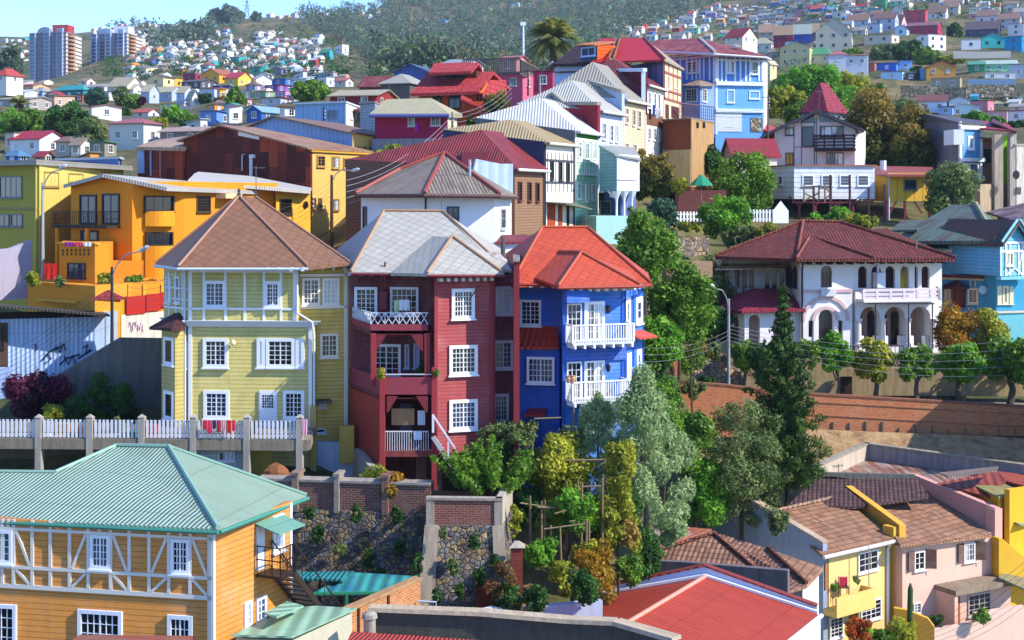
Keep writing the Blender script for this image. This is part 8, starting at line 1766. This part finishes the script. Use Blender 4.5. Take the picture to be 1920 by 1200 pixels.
for a in((8,74,103,258,292,262,'g',15,'#d8dae2','#a82a3c',LH,25,'white gable end'),(100,131,141,264,293,258,'h',9,'#b8b0a0','#8a6a58',LH),(130,151,165,269,294,256,'g',12,'#d8d0c4','#9a8272',LH),(163,196,210,266,294,254,'s',-3,'#8a8470','#4a8a6a',LH),(197,269,290,229,281,222,'h',9,'#c4c6c0','#a86064',LH,22,'dark brown window frames'),(290,376,396,244,270,205,'g',8,'#8a7874','#b89a8c',LH),(160,172,221,199,222,275,'g',5,'#e0d8d0','#a0605a',LH,62),(245,278,291,209,223,268,'g',7,'#d4d6e0','#b85a48',LH),(95,156,164,167,189,305,'h',9,'#2f7a86','#3a9ca2',LH),(-12,62,80,159,180,312,'g',5,'#c0a080','#b87064',LH),(20,46,66,171,183,296,'g',5,'#c4d0e0','#d0d0d0',LH),(-20,55,80,184,208,283,'g',5,'#a09690','#aca49c',LH),(80,102,125,180,204,286,'s',3,'#c0a088','#8a6a5a',LH),(140,154,163,177,191,291,'s',-2,'#a04c34','#3a949c',LH),(150,196,212,161,174,325,'g',6,'#d8d4d0','#a4a09c',LH),(186,204,219,172,189,318,'s',2,'#c8c4c4','#5a565e',LH),(196,238,258,160,177,345,'g',18,'#c8c4be','#b4a88c',LH),(262,280,292,170,194,302,'g',13,'#aab6d4','#bcb498',LH),(283,322,337,171,192,300,'g',11,'#a8b4d0','#b8b094',LH),(329,346,358,172,195,296,'g',12,'#b0bad4','#b4ac92',LH),(341,360,373,182,200,290,'g',14,'#e0dcd4','#a8a088',LH,60),(232,250,262,166,178,330,'g',10,'#d4d2d4','#c0b898',LH),(274,306,320,144,163,385,'G',6,'#e0c894','#6a5a50',LH),(310,328,338,150,163,392,'r',4,'#d8a844','#8a7060',LH),(340,366,375,137,153,400,'f',0,'#8a2c48','#b8b4a0',LH),(375,411,433,138,157,392,'G',11,'#d8a034','#b0644a',LH),(418,446,466,145,162,386,'g',12,'#dcb64c','#b03a40',LH),(466,480,506,147,161,392,'g',8,'#d0d6e0','#a4a4aa',LH,50),(505,535,553,147,160,388,'s',-2,'#3a66a8','#7a98b0',LH),(370,402,421,166,187,292,'s',3,'#b4bcd0','#c86a3a',LH),(404,412,423,168,190,289,'s',2,'#d8a838','#c07a48',LH,60),(465,498,520,172,186,300,'s',4,'#82a07c','#b84a54',LH),(494,521,541,160,171,330,'s',2,'#7a4a9a','#8a2c38',LH),(514,535,552,171,188,310,'f',0,'#c884b0','#d4a8b8',LH),(488,526,547,183,197,276,'s',-2,'#b8bcc8','#9a3434',LH),(372,406,428,208,237,232,'s',-3,'#6a90cc','#5a86b8',LH),(424,430,452,202,235,236,'s',6,'#e0d8d8','#a85a58',LH,62),(460,490,524,207,225,243,'G',10,'#3562a8','#8ab0c8',LH),(524,534,556,201,222,238,'s',-2,'#d8d4cc','#7a3030',LH,50),(336,376,398,152,166,330,'g',6,'#54505a','#5a5054',LH),(396,430,442,160,172,320,'s',-2,'#2a3a78','#c8d4e0',LH),(300,345,372,194,204,286,'f',0,'#c8c4c0','#b8b0a4',LH),(536,552,570,178,190,300,'g',5,'#c8d0dc','#98989c',LH),(594,612,624,144,164,300,'s',2,'#c4ccd8','#7a9ab8',LH),(626,648,660,150,163,310,'g',6,'#c0b8b0','#b06a62',LH),(6,26,34,250,290,250,'f',0,'#c4b8a8','#8a8078',LH),(0,8,18,225,246,262,'s',2,'#b8aca4','#8a8a8a',LH),(-14,12,30,140,155,335,'h',14,'#d8d4d0','#b84a44',LH)):fh(*a)
for(u0,u1,v,c)in((165,300,226,'#a89a90'),(300,400,208,'#b4aaa0'),(400,470,240,'#a89888')):
 wallthing('terrace_wall',f'pale {"rendered" if u0 < 300 else ("stone" if u0 < 400 else "tan")} terrace wall among the lower left hillside houses','wall',u0,d_at((u0+u1)/2,v)+6,u1,d_at((u0+u1)/2,v)+2,[(u0,v-10),(u1,v-8)],v+6,M('concrete',c),.5)
RH='on the right hillside'
for a in((1533,1597,1622,57,94,405,'G',27,'#b8b4a4','#5aa47c',RH,15,'blank pale walls'),(1467,1518,1535,87,123,372,'G',10,'#ccc08c','#c8c8c8',RH),(1518,1557,1567,101,120,368,'h',14,'#ccc498','#4a9a6a',RH),(1555,1588,1592,101,141,350,'h',6,'#c8c8d4','#b06a70',RH,10),(1588,1627,1636,104,151,347,'s',5,'#c8ccd8','#a85a60',RH,15),(1452,1487,1491,62,86,432,'g',16,'#8a2440','#947a64',RH,15),(1490,1521,1525,60,82,430,'g',16,'#2a4aa0','#94a4a0',RH,15),(1522,1536,1541,58,78,428,'g',16,'#6a5a68','#98806c',RH,15),(1424,1452,1456,58,80,436,'g',14,'#b8a898','#9a7c68',RH,15),(1363,1392,1426,67,79,442,'g',18,'#d8c8b8','#8a2c34',RH,45),(1385,1446,1461,81,98,425,'h',13,'#d4d0c4','#b0ac90',RH),(1707,1758,1783,46,70,402,'g',9,'#a83450','#8a5a5c',RH,25,'long window strip'),(1698,1735,1748,19,42,425,'s',2,'#c04858','#b8545a',RH),(1727,1741,1779,65,94,392,'f',0,'#e0e0e4','#d4d0cc',RH,65,'blank white walls'),(1805,1839,1842,73,94,398,'f',0,'#d8dade','#5a5054',RH,12),(1842,1884,1887,70,92,396,'G',8,'#3ab4b0','#4aa4a2',RH,8),(1888,1916,1930,68,100,392,'s',4,'#1f8cc0','#4aa8d8',RH),(1745,1773,1788,22,37,430,'g',16,'#d8d8d4','#7c645a',RH),(1775,1797,1812,12,30,445,'g',14,'#c8c0b0','#8a7464',RH),(1818,1872,1887,52,70,412,'g',16,'#50506a','#5a4c56',RH),(1649,1680,1690,118,134,362,'s',-3,'#2f6ad8','#3a6cc0',RH),(1687,1710,1714,114,134,360,'s',-2,'#86b4ec','#4a80c8',RH,12),(1656,1692,1700,134,151,356,'s',2,'#a4cbec','#7a4050',RH),(1700,1716,1720,136,152,355,'f',0,'#4a4a58','#8ab0d8',RH,12),(1740,1791,1800,124,144,362,'G',11,'#cf9648','#b04a4c',RH,12),(1727,1746,1750,130,151,358,'s',-2,'#6aaae8','#9ac4e8',RH,12),(1752,1800,1812,146,166,352,'f',0,'#a8987c','#b89a7c',RH),(1819,1846,1852,119,138,365,'g',6,'#2c8a68','#5a9a84',RH,15),(1846,1907,1912,118,136,362,'g',7,'#8cd4b0','#b0c4bc',RH,10),(1850,1904,1908,136,150,358,'f',0,'#d0d4dc','#b8b4ac',RH,10),(1726,1775,1782,187,213,332,'g',11,'#cfdcec','#7a4c4a',RH,15),(1782,1818,1824,187,202,338,'G',7,'#dcdce4','#8a9a98',RH,12),(1785,1838,1843,201,219,326,'G',8,'#c8d8e0','#a8b0b0',RH,14),(1764,1786,1792,200,216,329,'s',-2,'#9ab4e4','#5a5a70',RH),(1828,1852,1872,189,220,334,'f',0,'#c47888','#7a2c38',RH,40),(1851,1888,1900,208,232,328,'s',2,'#d8a09c','#8a3440',RH),(1890,1926,1934,208,230,326,'s',3,'#d4dcea','#7a3444',RH),(1641,1678,1696,33,58,425,'g',13,'#b0b4cc','#7a5c54',RH),(1676,1690,1704,42,50,418,'g',16,'#e0b4c0','#8a6a60',RH,45),(1680,1700,1712,52,68,405,'G',8,'#b8d0e4','#4a4c50',RH),(1626,1670,1690,64,82,400,'s',3,'#c4bcb0','#8a8a90',RH),(1660,1672,1690,66,84,396,'f',0,'#d8c8b4','#d0c0ac',RH,50),(1592,1628,1638,36,52,428,'g',12,'#a8bcd0','#8a6a5c',RH),(1620,1650,1660,44,62,420,'s',4,'#b8c4d4','#6a6a70',RH),(1436,1444,1460,118,152,335,'G',6,'#cfc490','#c8bc98',RH,40),(1486,1512,1520,126,142,352,'s',3,'#c4ccdc','#b05c60',RH),(1612,1640,1650,118,134,360,'s',3,'#b86a60','#a8626a',RH),(1898,1930,1940,120,150,360,'s',3,'#b0bcc8','#7a8088',RH),(1836,1870,1890,28,46,430,'g',14,'#c8c4c8','#86685e',RH),(1876,1912,1930,34,54,424,'g',13,'#b4b0b8','#8a6c60',RH),(1894,1920,1936,44,66,415,'s',3,'#d0d4d8','#8a4a50',RH)):fh(*a)
rng=random.Random(11)
WALLS=['#c6c6c4']*10+['#bcc0c8']*5+['#b0c4d8']*4+['#ccc2b4']*5+['#a8a4a0']*3+['#b8cfe8','#b8cfe8','#7cb0e0','#3468b8','#e0d2b0','#dcc070','#cf8a44','#b03a3a','#d692a4','#98d4b4','#3aa0a8','#4a9a6c','#9a9a9e','#b8a084','#d0907c','#8a80b0','#c8ccd4','#d4d8e0']
ROOFS=['#a4a09c']*4+['#8a8480']*4+['#9a8472']*3+['#8a6a5a','#7a5a4c','#b05a52','#a83a3c','#b4a88c','#6a6064','#c4c8cc','#4a9a7a','#94786a','#5a86a8']
SPEC=[]
def scatter(us,rows,where,wpx,jit=3.,keep=.9,excl=(),d0=430):
 for v in rows:
  u=us[0]+rng.uniform(0,8)
  while u<us[1]:
   t=(rows[0]-v)/(rows[0]-rows[-1]+1e-6);w=(wpx[0]*(1-t)+wpx[1]*t)*rng.uniform(.75,1.35)
   vv=v+rng.uniform(-jit,jit)
   if rng.random()<keep and not any(a<=u<=b and c<=vv<=e for a,b,c,e in excl):
    d=d_at(u,vv,d0)
    if d and not any(abs(u+w/2-b[7])<w*.5+8 and abs(vv-b[8])<9 for b in FAR):
     h=max(4.2,w*rng.uniform(.36,.56));sp=rng.uniform(.55,.8)
     SPEC.append((u,u+w*sp,u+w,vv-h,vv,d,rng.choice('gghhGssffr'),h*rng.uniform(.3,.55),rng.choice(WALLS),rng.choice(ROOFS),where,rng.choice((20,28,35))))
   u+=w*rng.uniform(1.0,1.4)
scatter((0,560),[308,296,284,272,260,248,236,225,214,204,195,186,178,170,162],LH,(40,24),3,.62,[(0,215,195,240),(60,190,225,262),(186,310,222,312),(0,110,240,300),(300,380,185,240),(260,600,270,330),(545,700,185,330)],195)
FX=[(285,385,40,76),(600,700,110,140),(628,720,0,145)]
scatter((228,640),[150,143,136,129,122,115,108,101],'on the upper left hillside',(24,19),2.5,1.,FX)
scatter((246,590),[95,89,83,77,71,66],'high on the left hillside',(18,14),2.5,.8,FX+[(240,470,60,80),(520,700,30,74)])
scatter((165,420),[74,68,62,57,52],'on the left skyline',(13,10),2,.85,[(395,450,0,60)],700)
scatter((470,720),[34,28,22,16,9,4],'along the top of the forested ridge',(13,11),2.5,.62,[(470,600,0,14),(470,530,0,26)],900)
scatter((1440,1700),[112,100,88,76,64,52],RH,(30,24),2.5,.7,[],330)
scatter((1780,1920),[228,216,204,192],RH,(34,28),2.5,.7,[],280)
scatter((0,62),[120,110,102,94,86,78],'at the far left skyline',(15,10),3,.8,[],500)
scatter((1110,1480),[78,72,66,60,54,48,42,36,30,24,18],'on the far right hillside',(21,14),2.5,.72,[(1150,1260,0,34),(1150,1200,0,46)],520)
scatter((1420,1920),[40,33,26,19,12,5,-2],'at the top of the right hillside',(28,19),2.5,.95,[(1690,1760,10,40)],460)
for u,v,w in((1046,62,22),(1068,58,14),(1086,54,20),(1120,50,28),(1150,34,26),(1170,42,14),(1125,64,36),(1188,46,16),(1160,56,14),(782,48,26),(822,44,22),(810,52,18),(650,62,24),(905,22,18),(955,16,26),(990,22,20)):
 d=d_at(u,v,600)
 if d:fh(u,u+w*.62,u+w,v-w*.45,v,d,rng.choice('gsf'),w*.18,rng.choice(['#b8d4e0','#e0e0de','#7cb0e0','#dcdcda','#cf8a44'if u==650 else '#d0d8e0']),rng.choice(ROOFS),'among the trees of the forested hill',25,below=10,jit_ok=True)
NH=290-sum(1 for o in ALL if o['category']=='house')
SPEC.sort(key=lambda q:-(q[2]-q[0])*(q[4]-q[3]))
for q in SPEC[:NH]:fh(*q,below=q[5]*.012,jit_ok=True)
mb=MB();cols=[]
for uL,uC,uR,ve,vb,d,fo,rise,wc,rc,wh,th in SPEC[NH:]:
 s=F/d;C=G(uC,d);t=R(th);w=(uC-uL)/s/math.cos(t);dp=(uR-uC)/s/math.sin(t);e=Vector((math.cos(t),-math.sin(t)));bk=Vector((math.sin(t),math.cos(t)))
 pl=[C-e*w,C,C+bk*dp,C-e*w+bk*dp];z0,z1,rz=Z(vb,d)-d*.012,Z(ve,d),rise/s;n=len(mb.f);prism(mb,pl,z0,z1);cols+=[wc]*(len(mb.f)-n)
 r0,r1=V3((pl[0]+pl[3])/2,z1+rz),V3((pl[1]+pl[2])/2,z1+rz);c4=[V3(p,z1)for p in pl]
 for f_,c_ in(([c4[0],c4[1],r1,r0],rc),([c4[2],c4[3],r0,r1],rc),([c4[1],c4[2],r1],wc),([c4[3],c4[0],r0],wc)):mb.poly(f_);cols.append(c_)
 fc=Face(pl[0],pl[1])
 for k in range(2):fc_a=fc.L*(k+.5)/2;n=len(mb.f);fc.box(mb,fc_a-.6,fc_a+.6,z1-2.1,z1-.9,0,.08);cols+=['#1c222e']*(len(mb.f)-n)
t=NT('distant_house_paint');o=mb.build('distant_houses',t.out(t.n('Attribute',attribute_name='hue').outputs[0],.8),None,(0,0,0))
at=o.data.attributes.new('hue','FLOAT_COLOR','FACE');at.data.foreach_set('color',np.array([hx(c)for c in cols],dtype=np.float32).ravel())
tag(o,'farthest tiny houses crowding the hilltops and skyline','distant houses',kind='stuff')
used=set(o['label']for o in ALL)
for i,(o,sz,wc,fm,rc,where,ex,u,v)in enumerate(FAR):
 near=sorted(((u-b[7])**2+4*(v-b[8])**2,j)for j,b in enumerate(FAR)if j!=i)[:4]
 base=f'{sz}{wc} house with {fm} {rc} roof'
 cands=[f'{base} and {ex} {where}'if ex else f'{base} {where}']
 for _,j in near:
  b=FAR[j];rel='right of'if u-b[7]>5 else('left of'if u-b[7]<-5 else('below'if v>b[8]else 'above'))
  cands+=[f'{base} {rel} a {b[2]} one {where}',f'{base} {rel} a {b[2]} one under {b[4]} roofing {where}']
 k=0
 lab=next((c for c in cands if c not in used and len(c.split())<=16),None);where=where.replace('along the top of the forested ridge','on the forested ridge').replace('among the trees of the forested hill','in the forest')
 while lab is None:
  k+=1;b=FAR[near[k%4][1]];c2=FAR[near[(k//4)%4][1]]
  t=f'{base} between a {b[2]} and a {c2[2]} house {where}'if k<16 else f'{base} beside the {b[1]}{b[2]} {b[3]} house {where}'
  if len(t.split())>16:t=f'{base} by a {b[1]}{b[2]} {b[3]} house'
  if k>40:t=f'{base} {("upper", "lower", "middle")[k % 3]} of its look-alikes {where}'
  if t not in used:lab=t
 used.add(lab);o['label']=lab;o['group']='houses '+where
def tower(uL,uC,uR,vt,vb,d,label,wall,trim,cap):
 s=F/d;A,B=G(uL,d+8),G(uC,d);C=G(uR,d+26);root=thing('apartment_tower',P((uL+uR)/2,vb,d),label,'apartment tower')
 f,g=Face(A,B),Face(B,C);z0,z1=Z(vb,d)-8,Z(vt+4,d);n=13;hs=(z1-Z(vb,d))/n
 prism(MB(),[A,B,C,C+A-B],z0,z1).build('wall',M('plaster',wall,.1),root)
 m=MB();w=f.L
 for a in(.02,.42,.78):f.box(m,w*a,w*(a+.16),z0,z1+2.2*(a>.1),0,1.6)
 m.build('bay_column',M('plaster',trim,.1),root)
 m=MB()
 for k in range(n+1):f.box(m,0,w,z0+8+hs*k-.25,z0+8+hs*k+.25,0,.7);g.box(m,0,g.L,z0+8+hs*k-.2,z0+8+hs*k+.2,0,.5)
 m.build('floor_band',M('plaster','#8a8494',.1),root)
 for k in range(n):
  zc=z0+8+hs*(k+.5)
  for a in(.05,.24,.45,.63,.81):q=MB();on=1.62 if a in(.05,.45,.81)else .02;f.box(q,w*a,w*(a+.11),zc-.75,zc+.85,on,on+.12);q.build('window',M('glass','#2c3e60'),root)
  q=MB();g.box(q,g.L*.12,g.L*.42,zc-1.2,zc-.2,.1,1.7);q.build('balcony',M('plaster','#b8865a',.1),root)
 q=MB();g.box(q,.1,g.L-.1,z0+8,z1-.1,.01,.05);q.build('lit_side_panel',M('plaster','#e4d8c0'),root);q=MB();g.box(q,g.L*.1,g.L*.45,z0+8,z1-.5,.06,.1);q.build('recess_shade_panel',M('paint','#4a3a34'),root)  # cream panel bakes in the sunlit side; dark panel, the shade of a recess
 q=MB();cc=(B+C)/2;prism(q,[B+Vector((-9,4)),B+Vector((0,3)),B+Vector((1,12)),B+Vector((-8,13))],z1,z1+4.5);q.build('lift_house',M('plaster',cap,.1),root)
 q=MB();fp=[(w*.2,z1),(w*.62,z1)]+[(w*.41+w*.21*math.cos(math.pi*k/10),z1+3.4*math.sin(math.pi*k/10))for k in range(11)];slab(f,fp,[],-.6,.5,q);q.build('arched_crest',M('plaster',trim,.1),root)
tower(57,124,153,56,158,800,'apartment tower with mauve bands and red lift house, left of the pair','#8a8498','#9aa4b8','#a83a3c')
tower(172,238,267,58,150,830,'apartment tower with blue grey bays and white lift house, right of the pair','#8898b4','#a4b8d0','#d0d4dc')
for a in((20,150,66,44,420,'blue','tall dark pine at the far left edge beside the apartment towers',2600,1.3,'low'),(60,262,198,110,245,'green','broad leafy tree below the left palm',4200,.55,'low'),(20,252,200,60,240,'bright','bright green tree at the left edge below the palm',2600,.5,'low'),(130,264,188,110,235,'dark','large dense dark green tree left of the three bay pale house',4600,.52,'low'),(172,270,212,56,228,'olive','olive toned tree touching the pale house corner',2800,.5,'low'),(104,264,225,70,240,'green','low bushy tree before the white gable end',2600,.5,'low'),(182,200,160,46,292,'teal','dark tree between the teal roof and grey roof houses',2200,.6,'low'),(228,200,155,36,290,'olive','slender tree before the pale chalets',1800,.6,'low'),(250,205,170,42,285,'green','rounded tree beside the pink blossom',1800,.55,'low'),(232,222,200,34,262,'dark','dome shaped dark tree above the pale house roof',1400,.5,'low'),(325,232,193,62,245,'bright','yellow green tree above the tan shed',2600,.5,'low'),(352,240,212,44,240,'green','green bushy tree left of the blue white house',1700,.5,'low'),(300,240,216,44,238,'yellow','yellow flowered shrubby tree beside the pale house',1500,.5,'low'),(442,205,160,50,275,'green','tree between the yellow balcony house and the green roof',2200,.55,'low'),(385,195,172,30,285,'dark','dark tree below the yellow balcony house',1100,.5,'low'),(582,190,143,74,330,'green','big round green tree above the blue gabled warehouse',3600,.65,'low'),(640,142,126,30,420,'dark','dark tree beside the small pink houses',1100,.6,'low'),(415,200,178,26,280,'brown','brownish leafed tree behind the blue white house',900,.5,'low'),(1435,100,80,40,420,'bright','bright tree before the pale hipped house',1400,.8,'low'),(1700,115,68,70,385,'dark','dark bushy tree below the white cube house',2800,.75,'low'),(1655,112,78,60,384,'olive','grey green tree with reddish top below the pink gable',2400,.75,'low'),(1740,122,84,70,378,'green','green tree cluster under the white cube house',2800,.75,'low'),(1790,70,38,34,400,'dark','dark green tree right of the crimson long house',1800,.75,'low'),(1790,122,100,60,372,'yellow','yellow green vine covered tree above the orange house',1800,.7,'low'),(1718,148,120,26,354,'dark','dark small tree between the blue houses',1000,.65,'low'),(1830,232,206,60,318,'bright','bright bushy tree behind the grey sided house',2200,.6,'low'),(1870,240,216,40,316,'green','green tree below the pink flat house',1500,.6,'low'),(1700,215,180,50,325,'olive','olive tree beside the white house with brown roof',1800,.65,'low'),(1640,190,150,44,335,'green','tree above the great golden brown tree',1800,.65,'low'),(1908,250,222,44,312,'dark','dark shrubby tree at the right edge',1600,.6,'low'),(1600,112,84,50,388,'green','tree right of the pale hall with green roof',1800,.7,'low'),(1845,262,232,50,300,'dark','dark tree over the lime green wall',1700,.55,'low')):
 a=list(a);a[3]*=.84;a[2]+=(a[1]-a[2])*.12;d2=d_at(a[0],a[1],200 if a[0]<700 else 290);a[4]=d2 if d2 and .5<d2/a[4]<1.8 else a[4];tree(*a)
palm(38,228,176,60,d_at(38,228,190),'palm with drooping crown on the lower left hillside',34)
shrub(266,196,180,16,284,'magenta','magenta blossoming bush beside the chalets',700,.4,dots='magenta')
def mass(name,label,cat,pts,hgt,wid,col,nq,lf,seed,round_=.5):
 r=np.random.default_rng(seed);Q,T=[],[]
 for u,v,d,k in pts:
  b=np.array(P(u,v,d));H=hgt*(.65+.7*r.random());W=wid*(.7+.6*r.random())
  cen=b+np.stack([r.normal(size=7)*W*.33,r.normal(size=7)*W*.33,H*(.25+.7*r.random(7))],1)
  rad=np.stack([np.full(7,W*.42),np.full(7,W*.42),np.full(7,H*.17)],1);tone=np.clip(np.full(7,r.random())+r.normal(size=7)*.2,0,1)
  q,t=leaves(r,cen,rad,nq,lf,tone,shell=.3);Q.append(q);T.append(t)
 o=crown_obj(name,[(np.concatenate(Q),np.concatenate(T))],leafm(col),None,(0,0,0));tag(o,label,cat,kind='stuff');return o
r=np.random.default_rng(21)
def pick(n,box,test,d0=500):
 out=[]
 while len(out)<n:
  u,v=r.uniform(box[0],box[1]),r.uniform(box[2],box[3])
  if test(u,v):
   d=d_at(u,v,d0)
   if d and d<2300:out.append((u,v,d,0))
 return out
def inforest(u,v):
 top=30-(u-560)*.09 if u>560 else 99
 lo=60 if u<600 else(60+(u-600)*.75 if u<720 else 160)
 if u>1120:lo=min(lo,90-(u-1120)*.33)
 return v>top-40 and v<lo and not(770<u<850 and 38<v<56)and not(900<u<1010 and 10<v<26 and r.random()<.6)
mass('forest','grey green eucalyptus forest covering the far hill','forest',pick(1150,(560,1480,-60,160),inforest),15,7.5,'blue',80,.95,1)
mass('forest_undergrowth','darker green pine stands within the far hill forest','forest',pick(420,(600,1350,-60,150),inforest),12,7,'teal',76,.9,2)
mass('forest_broadleaf','lighter olive trees mixed through the far hill forest','forest',pick(420,(560,1480,-60,160),inforest),11,8,'olive',70,1.,12)
mass('forest_bare_trees','brownish thin trees mixed through the far hill forest','forest',pick(300,(560,1480,-60,160),inforest),13,6,'brown',46,.8,13)
mass('grove','dark eucalyptus grove below the left skyline','grove',pick(60,(285,392,56,92),lambda u,v:abs(u-335)<60 and v>96-(u-260)*.3 and v<92-(u-285)*.12),12,8,'blue',60,1.5,3)
mass('hillside_scrub','green trees and scrub between the hillside houses','scrub',pick(620,(200,720,50,150),lambda u,v:v>75-(u-200)*.1,420)+pick(460,(1100,1920,-10,128),lambda u,v:(v>30-(u-1100)*.08 and u<1500)or(u>1430 and v<36),420)+pick(60,(0,200,70,150),lambda u,v:True,420),3.4,4.,'dark',60,.42,4)
mass('skyline_trees','mixed dark trees along the left skyline','trees',pick(22,(180,560,44,74),lambda u,v:v<72-(u-180)*.06,900),8,6,'blue',46,1.2,5)
for a in((405,47,14,34,None,'blue','tall dark eucalyptus at the left skyline',900),(428,44,8,34,None,'blue','tallest spreading eucalyptus on the skyline beside the pylon',1100),(446,42,20,24,None,'blue','slim dark eucalyptus right beside the pylon',700),(480,40,22,20,None,'blue','small dark tree right of the pylon',600),(372,60,38,26,None,'teal','dark conifer on the skyline left of the eucalyptus trees',700)):
 u,vb,vt,w,_,c,l,n=a;d=d_at(u,vb,900)or 1480;tree(u,vb,vt,w,d,c,l,n,2.2,'low')
py=thing('transmission_tower',P(463,44,1460),'lattice steel pylon on the left skyline','pylon');b=P(463,44,1460);m=MB();H=24.
for sx in(-1,1):
 for sy in(-1,1):m.bar(b+Vector((sx*3.2,sy*3.2,-2)),b+Vector((sx*.4,sy*.4,H)),.3)
for k in range(5):
 z0,z1=H*k/5,H*(k+1)/5;w0,w1=3.2-2.8*k/5,3.2-2.8*(k+1)/5
 for sy in(-1,1):m.bar(b+Vector((-w0,sy*w0,z0)),b+Vector((w1,sy*w1,z1)),.18);m.bar(b+Vector((w0,sy*w0,z0)),b+Vector((-w1,sy*w1,z1)),.18)
m.build('lattice',M('metal','#6a7684'),py);m=MB()
for z,w in((H*.62,6),(H*.78,5),(H*.93,4)):m.bar(b+Vector((-w,0,z)),b+Vector((w,0,z)),.3)
m.build('cross_arm',M('metal','#6a7684'),py)
mt=thing('floodlight_mast',P(981,112,520),'tall white floodlight mast in front of the forest left of the palm','mast');b,t=P(981,118,520),P(981,46,520);MB().tube([b,t],[.5,.35],8).build('pole',M('paint','#d4dae0'),mt);m=MB();m.box(t.x-1.,t.x+1.,t.y-.4,t.y+.4,t.z-.4,t.z+.9);m.build('lamp_head',M('paint','#e0e4e8'),mt)
for u0,u1,v0,vb,d,c,l in((1688,1762,160,182,352,'#b8a482','tan stone retaining wall under the sky blue houses'),(1760,1812,164,184,350,'#ac9c80','rough stone wall under the orange house'),(1812,1912,158,182,352,'#b4a488','long pale stone wall under the mint houses'),(1788,1895,96,108,388,'#c8c0b4','whitish garden wall beneath the turquoise gabled house'),(1815,1905,148,160,355,'#8aa4bc','bluish painted wall below the mint houses')):
 wallthing('hillside_wall',l,'wall',u0,d,u1,d-3,[(u0,v0),((u0+u1)/2,v0+1),(u1,v0)],vb,M('stone',c,1.2)if 'stone'in l else M('plaster',c,.3),.8)
for i,(u,v,d,l)in enumerate(((480,371,74.5,'yellow house roof'),(828,397,74.4,'silver grey roof of the maroon house'),(1100,427,74.7,'orange red roof of the blue house'),(902,244,112.2,'rust red roof of the brown plank house'),(1016,185,127.5,'pale roof of the mint house'),(300,338,100,'orange house roof'),(1574,418,119.5,'villa roof'),(1572,934,84.5,'yellow terrace house roof'),(1536,208,158,'modern gable house roof'),(730,187,137.2,'magenta house roof'))):
 t_=thing('tv_antenna',P(u,v,d),'thin metal television aerial on the '+l,'aerial');p=P(u,v,d);m=MB();h=1.7+.3*(i%3);m.bar(p-Vector((0,0,.3)),p+Vector((0,0,h)),.035)
 for k in range(5):w=.5-.06*k;y=Vector((.16*k-.3,.1*k,h-.12));m.bar(p+y+Vector((0,-w,0)),p+y+Vector((0,w,0)),.022)
 m.bar(p+Vector((-.35,-.05,h-.12)),p+Vector((.4,.45,h-.12)),.025);m.build('aerial_mast',M('metal','#6a6a6e'),t_)
